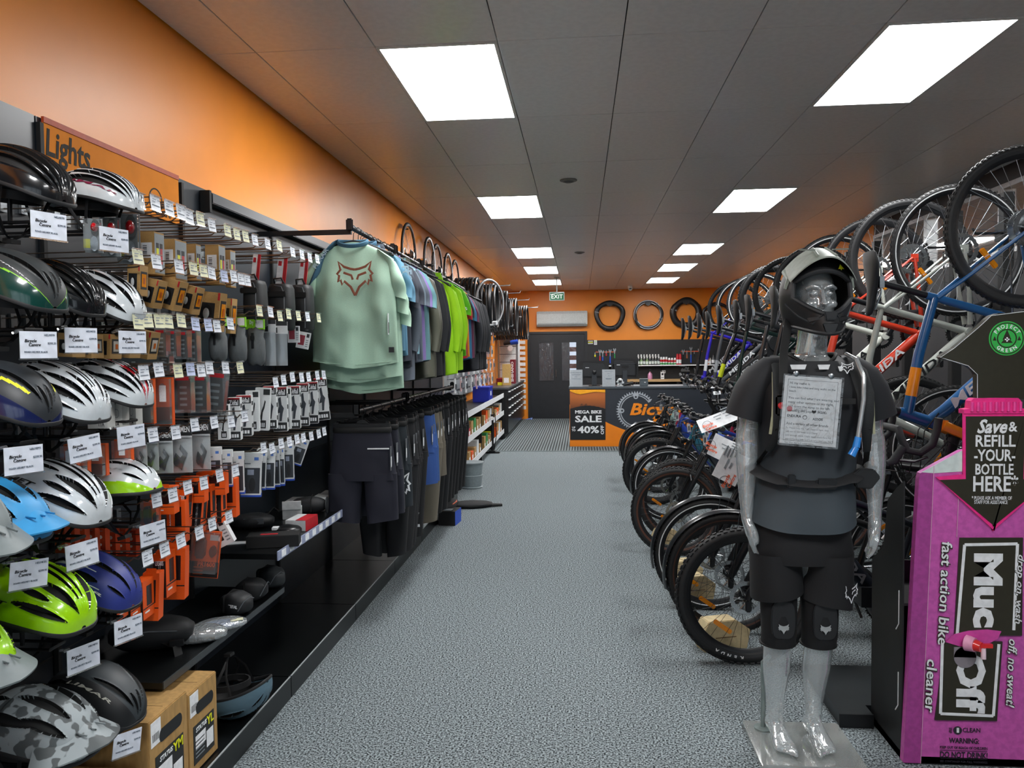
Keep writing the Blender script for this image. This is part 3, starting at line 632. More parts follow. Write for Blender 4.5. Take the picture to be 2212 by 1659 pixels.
    return out
def put_wheel(nm, W_, parent, M):
    o = link(nm, W_[0][1], parent, M)
    for n_, me in W_[1:]: link(n_, me, o)
    return o
BK = {}
def make_bike(K):
    e = K in ('emtb', 'etrek')
    R, tr = {'emtb': (.345, .029), 'etrek': (.342, .023), 'gravel': (.348, .020), 'hybrid': (.345, .0165)}[K]
    WB = {'emtb': 1.14, 'etrek': 1.12, 'gravel': 1.02, 'hybrid': 1.06}[K]
    t = thing('bicycle', '', 'bicycle')
    wf = make_wheel(K, R, tr, 'knob' if K == 'emtb' else 'fine', K in ('etrek', 'hybrid'), SPOKEB if e else SPOKE, False)
    wr_ = make_wheel(K, R, tr, 'knob' if K == 'emtb' else 'fine', K in ('etrek', 'hybrid'), SPOKEB if e else SPOKE, True)
    put_wheel('front_wheel', wf, t, T((WB, 0, R)) @ RY(.5)); put_wheel('rear_wheel', wr_, t, T((0, 0, R)))
    CS = .45 if e else .43; BB = V((CS, 0, R-.055)); RA = V((0, 0, R)); FA = V((WB, 0, R))
    sd = V((-math.cos(math.radians(73)), 0, math.sin(math.radians(73)))); ha = math.radians(68 if K == 'emtb' else 70 if K != 'gravel' else 71.5)
    h = V((-math.cos(ha), 0, math.sin(ha))); nf = V((math.sin(ha), 0, math.cos(ha)))
    susp = K in ('emtb', 'etrek'); fl = .50 if K == 'emtb' else .46 if K == 'etrek' else .40 if K == 'gravel' else .42
    crown = FA - nf*.046 + h*math.sqrt(fl**2-.046**2); hb = crown + h*.012; ht = hb + h*(.135 if K != 'gravel' else .16)
    SCp = BB + sd*(.46 if e else .48)
    m = MB(); dr = .036 if e else .026 if K != 'hybrid' else .023
    m.tube([hb-h*.004, ht+h*.004], [.027, .024], 14)                                      # head tube
    dtop = hb+h*.03
    m.tube([dtop, dtop.lerp(BB, .12)+V((0, 0, -.012)), dtop.lerp(BB, .5)+V((0, 0, -.006)), BB], [dr*.95, dr*1.05, dr*1.12, dr*1.0], 14, flat=(1.15, .95) if e else None)
    tt = ht-h*.035; ttr = .022 if K != 'hybrid' else .018
    if K == 'etrek': low = BB+sd*.34; m.tube([tt, tt.lerp(low, .5)+V((0, 0, -.04)), low], [ttr, ttr, ttr*.9], 12)
    else: m.tube([tt, tt.lerp(SCp, .5), SCp-sd*.02], [ttr*1.1, ttr, ttr*.85], 12)
    m.tube([BB, SCp+sd*.015], [.020, .017], 12)
    for s in (1, -1):
        m.tube([BB+V((-.04, s*.028, 0)), BB.lerp(RA, .5)+V((0, s*.055, -.006)), RA+V((0, s*.066, 0))], [.014, .011, .010], 8)
        m.tube([SCp-sd*.03+V((0, s*.012, 0)), (SCp-sd*.03).lerp(RA, .35)+V((0, s*.042, 0)), RA+V((0, s*.066, .01))], [.010, .008, .008], 8)
        m.cbox((RA.x, s*.066, RA.z), (.045, .008, .04))
    m.lathe([(.024, -.038), (.024, .038)], 14, 0, T(BB) @ YAX)
    fr_ = m.build('frame', [FRAME], t)
    # painted panel on the tubes near the head
    p = MB()
    a_, b_ = tt, (SCp if K != 'etrek' else BB+sd*.34)
    p.tube([a_.lerp(b_, .16), a_.lerp(b_, .40)], [ttr*1.1, ttr*1.05], 12, cap=False); p.build('painted_panel', ACC, fr_)
    dv = (BB-dtop).normalized(); mid = dtop.lerp(BB, .47)
    letter('MERIDA' if K != 'etrek' else 'eSPRESSO', fr_, axes(mid+V((0, dr*1.12, .0)), dv, z=(0, 1, 0)), DECAL, .06, bold=.02, shear=.15, width=.36)
    if e:
        MB().lathe([(.0, -.062), (.085, -.062), (.098, -.045), (.098, .045), (.085, .062), (.0, .062)], 22, 0, T(BB+V((-.01, 0, .02))) @ YAX).cbox((BB.x+.06, 0, BB.z+.07), (.16, .10, .10)).build('motor', mat('motor_grey', '#202327', .45), t)
        MB().tube([dtop.lerp(BB, .18)+V((.012, 0, .035)), dtop.lerp(BB, .85)+V((.012, 0, .035))], .026, 10, flat=(.8, 1.1)).build('battery', MATTE, t)
    # fork
    if susp:
        f = MB()
        for s in (1, -1):
            off = V((0, s*.065, 0)); top = crown+off; ax = FA+off
            f.tube([top.lerp(ax, .40), top.lerp(ax, .94), ax], [.0225, .021, .017], 12)
        f.tube(arcpts((crown.lerp(FA, .42).x+.02, crown.lerp(FA, .42).z), .0, 0, 0, 1), .001, 3)
        f.tube([crown.lerp(FA, .44)+V((.02, -.065, 0)), crown.lerp(FA, .38)+V((.035, -.04, .01)), crown.lerp(FA, .38)+V((.035, .04, .01)), crown.lerp(FA, .44)+V((.02, .065, 0))], .011, 8)
        fk = f.build('fork', ALUB, t)
        MB().cbox(crown, (.05, .17, .035)).build('fork_crown', ALUB, fk, bevel=.01)
        g = MB()
        for s in (1, -1): g.tube([crown+V((0, s*.065, 0)), crown.lerp(FA, .45)+V((0, s*.065, 0))], .0165, 12)
        g.build('stanchion', mat('stanchion_grey', '#3a3b3d', .25, .6), fk)
    else:
        f = MB().cbox(crown, (.045, .10, .04))
        for s in (1, -1): f.tube([crown+V((0, s*.045, 0)), crown.lerp(FA, .5)+V((-.006, s*.056, 0)), FA+V((0, s*.058, 0))], [.020, .015, .010], 10, flat=(1.2, .8))
        fk = f.build('fork', ACC if K == 'gravel' else FRAME, t, bevel=0)
    MB().cbox((WB+.0, .075, R-.03), (.03, .025, .06), 0).build('brake_caliper', ALUB, fk, bevel=.006)
    # cockpit
    stem_b = ht+h*.03; fwd = V((1, 0, .05)); bar = stem_b+h*.03+V((.075, 0, .02))
    MB().lathe([(.020, 0), (.019, .05)], 12, 0, axes(ht, (0, 1, 0), z=h)).tube([stem_b+h*.02, bar], [.018, .017], 10).build('stem', ALUB, t)
    if K != 'gravel':
        rise = .02 if K == 'emtb' else .045
        pts = [(bar.x, 0, bar.z), (bar.x, .06, bar.z+.002), (bar.x-.006, .14, bar.z+rise*.8), (bar.x-.03, .24, bar.z+rise), (bar.x-.06, .345, bar.z+rise)]
        full = [(x, -y, z) for x, y, z in pts[::-1]] + pts[1:]
        hbar = MB().tube(full, .0125, 10).build('handlebar', ALUB, t)
        for s in (1, -1):
            MB().tube([(bar.x-.035, s*.225, bar.z+rise), (bar.x-.062, s*.352, bar.z+rise)], [.0165, .0175], 12).build('grip', GRIP, hbar)
            MB().tube([(bar.x-.012, s*.165, bar.z+rise*.9), (bar.x+.02, s*.185, bar.z+rise-.01), (bar.x+.022, s*.26, bar.z+rise-.02), (bar.x+.005, s*.32, bar.z+rise-.025)], [.010, .011, .006, .005], 8).build('brake_lever', STEEL if K == 'hybrid' else ALUB, hbar)
            MB().cbox((bar.x+.0, s*.175, bar.z+rise+.006), (.045, .05, .03)).build('brake_reservoir', ALUB, hbar, bevel=.008)
        if e:
            MB().cbox((bar.x-.005, .12, bar.z+.045), (.06, .05, .02), 0).build('display', BLACK, hbar, bevel=.006)
            MB().ell((bar.x+.03, -.12, bar.z+.03), (.022, .022, .018)).build('bell', BLACK, hbar)
        by, bx = .16, bar.x+.0
    else:
        hbar = None
        pts = [(bar.x, 0, bar.z), (bar.x, .12, bar.z), (bar.x, .19, bar.z+.002), (bar.x+.03, .205, bar.z), (bar.x+.085, .21, bar.z-.025), (bar.x+.095, .215, bar.z-.075), (bar.x+.06, .22, bar.z-.12), (bar.x-.0, .225, bar.z-.135), (bar.x-.05, .23, bar.z-.14)]
        full = [(x, -y, z) for x, y, z in pts[::-1]] + pts[1:]
        hbar = MB().tube(full, .0155, 10).build('handlebar', GRIP, t)
        for s in (1, -1):
            MB().tube([(bar.x+.07, s*.21, bar.z-.01), (bar.x+.13, s*.21, bar.z+.03), (bar.x+.14, s*.21, bar.z+.055)], [.017, .018, .012], 10).build('brake_hood', GRIP, hbar)
            MB().tube([(bar.x+.125, s*.21, bar.z+.01), (bar.x+.13, s*.215, bar.z-.05), (bar.x+.11, s*.225, bar.z-.10)], [.008, .006, .005], 8).build('brake_lever', ALUB, hbar)
        by, bx = .2, bar.x+.12
    cbl = MB()
    for s, q in ((1, .0), (-1, .02), (1, .03), (-1, .05)):
        cbl.tube([(bx, s*(by-q), bar.z+.01), (bx+.09, s*(by-.05-q), bar.z-.03), (bx+.10, s*.05, bar.z-.14), (hb.x+.03, s*.03, hb.z+.06), (hb.x-.05, s*.028, hb.z-.0)], .0026, 5)
    cbl.tube([(bx, by, bar.z), (bx+.12, by*.6, bar.z-.06), (hb.x+.07, .07, hb.z-.02), (FA.x-.04, .085, (FA.z+hb.z)/2), (FA.x, .085, FA.z-.03)], .0026, 5)
    cbl.build('cables', CABLE, t)
    # seat
    st = BB+sd*(.70 if K != 'etrek' else .66)
    MB().tube([SCp-sd*.04, st], .0145, 12).build('seatpost', ALUB, t)
    rings = []
    for u, w_, th in ((-.135, .058, .012), (-.125, .070, .026), (-.08, .072, .034), (-.02, .056, .034), (.04, .030, .032), (.10, .021, .028), (.135, .016, .022), (.146, .009, .012)):
        zt = .012*(abs(u)/.14)**2
        rings.append([V((st.x+u+.0, w_*math.cos(2*PI*k/14), st.z+.038+zt+(th*.35 if math.sin(2*PI*k/14) > 0 else th)*math.sin(2*PI*k/14)*.9)) for k in range(14)])
    sdl = MB().loft(rings).build('saddle', SADDLE, t, angle=60)
    q = MB()
    for s in (1, -1): q.tube([(st.x-.11, s*.03, st.z+.022), (st.x-.05, s*.022, st.z+.002), (st.x+.05, s*.022, st.z+.002), (st.x+.12, s*.008, st.z+.022)], .0036, 6)
    q.cbox((st.x, 0, st.z-.002), (.05, .05, .02)); q.build('saddle_rails', STEEL, sdl)
    # drivetrain
    cr = MB(); rr = .082
    cr.torus(rr-.010, [(.010, .0018), (-.010, .0018), (-.010, -.0018), (.010, -.0018)], 40, 0, T(BB+V((0, -.058, 0))) @ YAX)
    for k in range(36): cr.cbox((rr+.002, 0, 0), (.006, .006, .003), 0, T(BB+V((0, -.058, 0))) @ YAX @ RZ(2*PI*k/36))
    for k in range(4): cr.tube([BB+V((0, -.06, 0)), BB+V((.066*math.cos(k*PI/2+.4), -.06, .066*math.sin(k*PI/2+.4)))], .007, 6)
    ck = cr.build('chainring', ALUB, t, angle=25)
    for s, a in ((-1, .5), (1, .5+PI)):
        e0, e1 = BB+V((0, s*.072, 0)), BB+V((.17*math.cos(a), s*.085, .17*math.sin(a)))
        MB().tube([e0, e1], [.015, .010], 8, flat=(1.2, .6)).build('crank_arm', ALUB, ck)
        MB().cbox(e1+V((0, s*.055, 0)), (.085, .085, .018)).build('pedal', BLACK, ck, bevel=.004)
    c = MB()
    for z0, z1 in ((rr, .055), (-rr, -.05)): c.tube([BB+V((0, -.058, z0)), V((0, -.045, R+z1))], .0045, 5)
    c.build('chain', DISC, t)
    MB().tube([(0.0, -.062, R-.02), (.03, -.066, R-.07), (.02, -.062, R-.13)], [.012, .013, .009], 8).lathe([(.02, -.004), (.02, .004)], 12, 0, T((.02, -.052, R-.135)) @ YAX).build('derailleur', ALUB, t)
    # mudguards on the town bikes
    if K == 'etrek':
        for nm, c0, a0, a1 in (('front_mudguard', (WB, R), -.25, 2.3), ('rear_mudguard', (0, R), .6, 3.35)):
            rings = []
            for k in range(25):
                a = a0+(a1-a0)*k/24
                rings.append([V((c0[0]+(R+.022-.012*(q/3-1)**2)*math.cos(a), (q-3)*.0105, c0[1]+(R+.022-.012*(q/3-1)**2)*math.sin(a))) for q in range(7)] + [V((c0[0]+(R+.019-.012*(q/3-1)**2)*math.cos(a), (q-3)*.0105, c0[1]+(R+.019-.012*(q/3-1)**2)*math.sin(a))) for q in range(6, -1, -1)])
            g = MB().loft(rings).build(nm, mat('mudguard_black', '#1d1f22', .3, coat=.4), t)
            ee = V((c0[0]+(R+.015)*math.cos((a0+a1)/2+.7), 0, c0[1]+(R+.015)*math.sin((a0+a1)/2+.7)))
            st_ = MB()
            for s in (1, -1): st_.tube([V((c0[0], s*.07, c0[1])), ee+V((0, s*.035, 0))], .0022, 5)
            st_.build('stay', STEEL, g)
        MB().lathe([(.012, -.04), (.03, -.01), (.032, .02), (.028, .024)], 16, 0, axes((hb.x+.075, 0, hb.z-.01), (0, 1, 0), z=(1, 0, 0))).build('headlight', BLACK, t)
    if e: MB().tube([BB+V((-.10, .05, -.03)), BB+V((-.18, .13, -R+.062))], .008, 8).build('kickstand', ALUB, t)
    # hanging paper swing tag
    tg = MB().box((-.019, -.0005, -.075), (.019, .0005, 0)).build('price_tag', CARDW, t, False, M=T((bar.x+.03, .10, bar.z-.05)) @ RZ(.5) @ RY(.1))
    s_ = MB()
    for k in range(9): s_.box((-.010+.0024*k, .0006, -.06), (-.0090+.0024*k+(k % 3)*.0004, .0009, -.02))
    s_.build('barcode', INK, tg, False); MB().tube([(0, 0, 0), (0, 0, .04)], .0008, 4).build('string', WHITE, tg)
    t['R'] = R; t['WB'] = WB
    return t, R, WB
for k_ in ('emtb', 'etrek', 'gravel', 'hybrid'): BK[k_] = make_bike(k_)
def paint(n, c): return mat('paint_'+n, c, .28, coat=.6, var=.03)
BROWN = mat('tyre_brown_wall', '#4a2c20', .5); STRW = mat('tyre_white_stripe', '#d8dcdd', .3)
LOW = [  # Y, left edge of the front tyre, kind, frame colour, accent, brown wall, stripe, label
    (3.93, .475, 'emtb', 'navy', '#101824', '#15202f', 0, 0, 'navy electric mountain bicycle parked behind the clear mannequin, knobbly tyres'),
    (4.34, .47, 'etrek', 'jet', '#0f1113', '#1b1d20', 1, 0, 'black electric bicycle with brown tyre walls next to the navy one'),
    (4.75, .44, 'etrek', 'coal', '#15181b', '#24282c', 0, 1, 'black electric bicycle with white-striped tyres and mudguards, near the mannequin'),
    (6.02, .385, 'emtb', 'slate', '#18202c', '#2b3442', 1, 0, 'dark slate electric bicycle with knobbly tyres and fat down tube'),
    (6.47, .47, 'emtb', 'cornflower', '#3a5fc2', '#22305c', 1, 0, 'cornflower blue electric bicycle with a fat down tube'),
    (7.26, .475, 'etrek', 'teal', '#25697e', '#a9b8b6', 0, 1, 'teal electric bicycle with silver panel and striped tyres'),
    (8.05, .43, 'emtb', 'royal', '#1d3c98', '#14224e', 0, 0, 'royal blue bicycle in the floor row, knobbly tyres'),
    (8.72, .53, 'etrek', 'crimson', '#8c1c3c', '#5b1428', 0, 0, 'crimson town bicycle with mudguards in the floor row'),
    (9.25, .53, 'etrek', 'mint', '#86a39f', '#6b8783', 0, 0, 'mint grey town bicycle with mudguards in the floor row'),
    (9.95, .50, 'etrek', 'ink', '#121417', '#1f2226', 0, 0, 'black town bicycle at the counter end of the floor row')]
LOWX = {}
for i, (Y_, xl, K, cn, c, ac, br, stp, lab) in enumerate(LOW):
    root, R, WB = BK[K]
    M_ = axes((xl+R+WB, Y_, .0008), (-1, 0, 0), z=(0, .012*(-1)**i, 1))
    mp = {'frame_paint': paint(cn, c), 'accent_paint': paint(cn+'_accent', ac), 'frame_decal': mat('decal_grey', '#8d9296', .4)}
    if br: mp['tyre_wall'] = BROWN
    if stp: mp['tyre_stripe'] = STRW
    o = dup(root, M_, lab, 'bicycles in the floor row', mp, skip=('kickstand',) if K == 'emtb' else ())
    LOWX[i] = o
HANG = [  # Y, kind, colour, accent, stripe, label
    (3.51, 'gravel', 'blue', '#155084', '#e0820c', 0, 'metallic blue drop-bar bicycle with orange fork, hung nose down'),
    (4.28, 'hybrid', 'silver', '#9ba19a', '#8a908a', 1, 'silver-grey bicycle hung nose down beside the blue one'),
    (4.66, 'gravel', 'vermilion', '#b8321a', '#8a2312', 0, 'vermilion red bicycle hung nose down beside the silver-grey one'),
    (5.26, 'hybrid', 'pearl', '#b9beb6', '#79b81e', 0, 'pearl bicycle with lime green panel hung nose down'),
    (6.0, 'hybrid', 'pitch', '#121316', '#1c1e21', 1, 'black bicycle with white rim stripes hung beside the pearl one'),
    (6.62, 'hybrid', 'graphite', '#26292d', '#3a3d41', 0, 'graphite bicycle hung in the row above the mannequin shoulder'),
    (7.3, 'hybrid', 'bottle', '#10302c', '#0d211f', 0, 'bottle green bicycle hung in the upper row'),
    (8.0, 'emtb', 'tar', '#141518', '#c8d61e', 0, 'black mountain bicycle with yellow panel hung in the upper row'),
    (8.72, 'hybrid', 'smoke', '#3b3f44', '#8b9095', 1, 'smoke grey bicycle hung before the violet blue one'),
    (9.35, 'hybrid', 'violet', '#2a1fa8', '#d5d8dc', 1, 'violet blue bicycle with white lettering hung in the upper row'),
    (9.9, 'hybrid', 'soot', '#101114', '#26282b', 0, 'black bicycle at the far end of the upper row')]
RHX, RHZ = 1.90, 2.10
for i, (Y_, K, cn, c, ac, stp, lab) in enumerate(HANG):
    root, R, WB = BK[K]
    M_ = axes((RHX+R+(.02, .09, .0, .03, .02, .05, .03, .04, .06, .05, .04)[i], Y_, RHZ), (0, .02*math.sin(i*2.1), -1), z=(-1, 0, 0))
    mp = {'frame_paint': paint(cn, c), 'accent_paint': paint(cn+'_acc', ac)}
    if cn in ('silver', 'pearl'): mp['frame_decal'] = INK
    if stp: mp['tyre_stripe'] = STRW
    dup(root, M_, lab, 'bicycles hung above', mp, skip=('kickstand',) if i else ('kickstand', 'price_tag'))
for r_, _, _ in BK.values(): drop(r_)
# the rack the upper bicycles hang on
pst = None
for i, (Y_, K, *_) in enumerate(HANG):
    M_ = T((2.46, Y_+.06, 0))
    if pst is None:
        pst = thing('rack_post', 'black steel rack post with wheel hook behind the blue hanging bicycle', 'rack post', M_, 'rack posts of the upper bicycle row')
        MB().box((-.03, -.03, .012), (.03, .03, 2.48)).build('post', MATTE, pst, bevel=.003); MB().box((-.16, -.09, 0), (.22, .09, .012)).build('foot', MATTE, pst, False)
        hk = MB().tube([(-.03, -.06, 2.24), (-.20, -.06, 2.24), (-.215, -.06, 2.27)], .008, 8).build('hook', BWIRE, pst)
        MB().box((-.05, -.07, 2.20), (-.03, .03, 2.30)).build('hook_plate', MATTE, pst, False)
    else: dup(pst, M_, f'black steel rack post with wheel hook behind the {_[0]} hanging bicycle')
# low black platform under the row beside the mannequin
t = thing('display_platform', 'low black display platform under the bicycles beside the mannequin', 'platform', T((0, 0, 0)))
MB().box((1.075, 3.28, 0), (1.208, 3.37, .055)).box((1.075, 3.37, 0), (2.3, 3.80, .055)).build('deck', mat('platform_black', '#1f2427', .4, var=.2, scale=6), t, False)
MB().box((1.068, 3.272, 0), (1.208, 3.28, .058)).build('trim_strip', BLACK, t, False)
# cardboard blocks left round the axles and motors
for i, (px_, py_, Y_, w_, lab) in enumerate(((1561, 1320, 4.14, .13, 'folded kraft packing block on the carpet behind the navy bicycle wheel'), (1500, 1215, 4.95, .12, 'kraft packing block on the carpet behind the white-striped wheel'), (1476, 1172, 5.3, .12, 'kraft packing block on the carpet in the gap of the floor row'), (1440, 1118, 6.24, .11, 'kraft packing block on the carpet by the slate bicycle wheel'))):
    a = at(px_, py_, Y=Y_)
    t = thing('packing_block', lab, 'cardboard block', T((a.x, Y_, .0)) @ RZ(.3), 'kraft packing blocks')
    BLKB = mat('pale_kraft', '#c6b48c', .75, var=.08, scale=40)
    MB().prism([(-w_, 0), (w_*.9, 0), (w_*1.05, .10), (w_*.4, .16), (-w_*.8, .16), (-w_*1.1, .09)], -.05, .05, 0, FY((0, 0, 0))).build('board', BLKB, t, False, bevel=.004)
    MB().box((-w_*.5, -.052, .07), (w_*.4, -.0495, .074)).build('slot', mat('kraft_dark', '#6d5230', .8), t, False)
# A5 price sheets clipped to bars
def sheet(px_, py_, Y_, a_, lab, w_=.105, h_=.21, tilt=.0):
    q = at(px_, py_, Y=Y_)
    t = thing('price_sheet', lab, 'price sheet', T(q) @ RY(a_) @ RX(tilt))
    MB().grid(lambda u, v: V(((u-.5)*2*w_, .012*math.sin(u*3)-.006, (v-.5)*h_)), 8, 4).build('sheet', CARDW, t)
    s_ = MB()
    for k, (x0, x1, z) in enumerate(((-.02, .03, .02), (-.01, .02, .0), (.035, .085, .05), (.035, .08, .035), (.04, .09, .02), (.05, .09, .0))): s_.box((x0, -.008+.0, z), (x1, -.0072, z+.006))
    for k, z in enumerate((-.01, -.035)):
        letter(('Bicycle', 'Centre')[k], t, FY((-.072+.012*k, -.0085, z)), ORANGE, .024, bold=.02, shear=.2)
    q_ = s_.build('print', GREYP, t, False); MB().torus(.028, [(.0015, .0004), (-.0015, .0004), (-.0015, -.0004), (.0015, -.0004)], 24, 0, FY((-.075, -.008, -.01))).build('cog_print', GREYP, t, False)
sheet(1551, 907, 4.86, -.38, 'white price sheet with orange logo lying across the blue bicycle cockpits', .125, .09, -.5)
sheet(1562, 970, 4.45, .45, 'white price sheet with orange logo hung on the striped-tyre bicycle', .075, .13, -.2)
sheet(1578, 1008, 3.70, -1.1, 'white price sheet with orange logo beside the mannequin arm', .075, .12, -.1)
# maker's lettering on the nearest tyre
o = LOWX[0]; wh = [c for c in o.children if c.name.startswith('front_wheel')][0]
for k, ch in enumerate('KENDA'):
    a = math.radians(-74)+.105*(k-2); rd_ = V((math.cos(a), 0, math.sin(a))); tg_ = V((-math.sin(a), 0, math.cos(a)))
    letter(ch, wh, RY(-.5) @ axes(rd_*.3085+V((0, .0293, 0)), tg_, y=rd_) @ RX(-.25), WHITE, .026, bold=.03)
# ------------------------------------------------------------------ shelving along the left wall
BAYS = [.6, 1.54, 2.474, 3.40, 4.43, 5.40, 6.35, 7.30, 8.25, 9.20, 10.1]
PF = -1.345
PLINTH = mat('plinth_black', '#090b0c', .3, var=.2, scale=4); EDGE = mat('edge_trim', '#9aa0a2', .4)
bl = ['nearest the shop front', 'behind the first helmets', 'behind the lights and helmets', 'behind the bags and white cartons', 'behind the sage shirt', 'behind the charcoal shirts', 'behind the lime jackets', 'behind the dark jackets', 'below the first wall wheel', 'below the wall wheels']
for i in range(len(BAYS)-1):
    y0, y1 = BAYS[i]+.004, BAYS[i+1]-.004
    t = thing('shelving_bay', f'black shelving bay {bl[i]}', 'shelving', T((0, 0, 0)), 'black shelving bays along the orange wall')
    top = 2.40
    MB().box((-1.845, y0, .0), (-1.825, y1, top)).build('back_panel', SLATE, t, False)
    MB().box((-1.825, y0, 0), (-1.81, y0+.018, top-.02)).build('upright', MATTE, t, False)
    if i < 8:
        MB().box((-1.825, y0, 0), (PF-.004, y1, .098)).build('plinth', PLINTH, t, False)
        MB().box((PF-.004, y0, .0), (PF, y1, .1)).build('plinth_front', PLINTH, t, False); MB().box((PF-.006, y0, .098), (PF+.0005, y1, .1012)).build('plinth_trim', EDGE, t, False)
    for z in (.55, .95, 1.35, 1.75):
        MB().box((-1.8252, y0+.02, z), (-1.8235, y1, z+.004)).build('groove', MATTE, t, False)
# department sign
t = thing('department_sign', 'orange acrylic lights sign fixed to the top of the shelving', 'sign', T((0, 0, 0)))
MB().box((-1.822, 2.50, 2.185), (-1.815, 3.385, 2.385)).build('plate', mat('sign_orange', '#d07c18', .7, var=.05, scale=8, spec=.15), t, False)
MB().box((-1.822, 2.50, 2.385), (-1.812, 3.385, 2.405)).build('top_edge', mat('sign_edge', '#a8401c', .6), t, False)
SGI = mat('sign_ink', '#1c1914', .8, var=.3, scale=60)
letter('Lights', t, FX((-1.8142, 2.625, 2.318)), SGI, .13, bold=.018, shear=.12, width=.24)
letter('Bicycle', t, FX((-1.8142, 3.215, 2.245)), SGI, .045, bold=.02, shear=.2); letter('Centre', t, FX((-1.8142, 3.245, 2.212)), SGI, .045, bold=.02, shear=.2)
MB().torus(.05, [(.003, .0006), (-.003, .0006), (-.003, -.0006), (.003, -.0006)], 24, 0, FX((-1.8142, 3.19, 2.255))).build('cog_print', SGI, t, False)

# ------------------------------------------------------------------ display hooks with price tags
TAGM = {'w': mat('tag_white', '#dde2ea', .45), 'y': mat('tag_cream', '#dcdcb8', .45), 'b': mat('tag_bluish', '#bcc7e6', .45)}
def make_hook():
    t = thing('display_hook', '', 'display hook'); L = .455
    MB().tube([(-L, 0, -.035), (-.10, 0, -.037), (-.065, 0, -.035), (-.045, 0, -.022), (-.03, 0, -.026), (-.018, 0, -.014)], .0026, 6).build('prong', WIRE, t)
    MB().tube([(-L, 0, -.002), (-.02, 0, .0), (.0, 0, .002)], .0021, 6).build('tag_arm', WIRE, t)
    MB().box((-L-.004, -.014, -.045), (-L+.006, .014, .008)).build('backplate', STEEL, t, False)
    tg = MB().grid(lambda u, v: V((.004-.006*math.sin(v*1.2), (u-.5)*.058, -.043+.046*v)), 3, 5).build('price_tag', TAGM['w'], t, M=RX(0))
    s = MB()
    for k, (a, b_, z) in enumerate(((-.022, .0, -.012), (-.022, -.005, -.020), (-.022, .02, -.030), (.008, .022, -.012))): s.box((.0028, a, z), (.0034, b_, z+.0028))
    s.build('tag_print', mat('tag_ink', '#7d8794', .5), tg, False); MB().box((.0, -.029, -.046), (.005, .029, -.043)).build('tag_lip', CLEAR, tg, False)
    MB().tube([(.002, -.03, .003), (.002, .03, .003)], .003, 6).build('tag_clip', CLEAR, t)
    return t
HK = make_hook()
ROWS = [('top row', 'wwwwwywyyywwywwww', [(300,430),(335,437),(365,448),(390,457),(408,467),(432,473),(457,487),(491,499),(511,507),(530,512),(550,520),(578,529),(603,533),(632,547),(652,553),(669,560),(685,563)]),
    ('row under the kraft cartons', 'ywwyywbwww', [(297,553),(337,564),(386,575),(417,580),(439,585),(457,590),(484,597),(504,597),(520,604),(534,607)]),
    ('row under the black bags', 'ywyyywy', [(560,673),(584,676),(604,685),(623,681),(644,685),(664,687),(688,690)]),
    ('row under the amber cartons', 'yyyyybbww', [(298,693),(318,690),(343,692),(363,693),(391,692),(422,700),(449,702),(468,705),(497,700)]),
    ('row above the dark boxes', 'wwybwwwy', [(310,803),(342,797),(384,800),(411,797),(434,800),(452,795),(487,795),(518,795)]),
    ('row above the mirror cartons', 'wwwwwww', [(595,828),(612,823),(631,817),(651,818),(666,817),(685,814),(699,813)]),
    ('row above the poly bags', 'wwwwww', [(330,937),(379,933),(420,917),(462,912),(499,911),(528,900)]),
    ('row above the phone cartons', 'wwwwwwwww', [(569,969),(587,970),(607,960),(625,956),(641,951),(655,948),(672,945),(688,940),(700,935)]),
    ('row above the orange boxes', 'wwwwww', [(474,1027),(508,1017),(440,1043),(405,1052),(373,1068),(338,1078)]),
    ('lowest row', 'wwwwww', [(494,1117),(458,1132),(430,1150),(390,1167),(355,1185),(318,1203)])]
for nm, cols, pts in ROWS:
    for i, (px_, py_) in enumerate(pts):
        a = at(px_, py_-12, X=-1.365)
        c = cols[i % len(cols)]; cn = {'w': 'white', 'y': 'cream', 'b': 'pale blue'}[c]
        q_ = sum(1 for p_ in pts if p_[0] >= px_)
        dup(HK, T((-1.365, a.y, a.z)) @ RX(random.uniform(-.04, .04)), f'{cn}-tagged hook, {nth(q_)} from the shirts in the {nm}', f'{cn} tags in the {nm}', {'tag_white': TAGM[c]})
drop(HK)

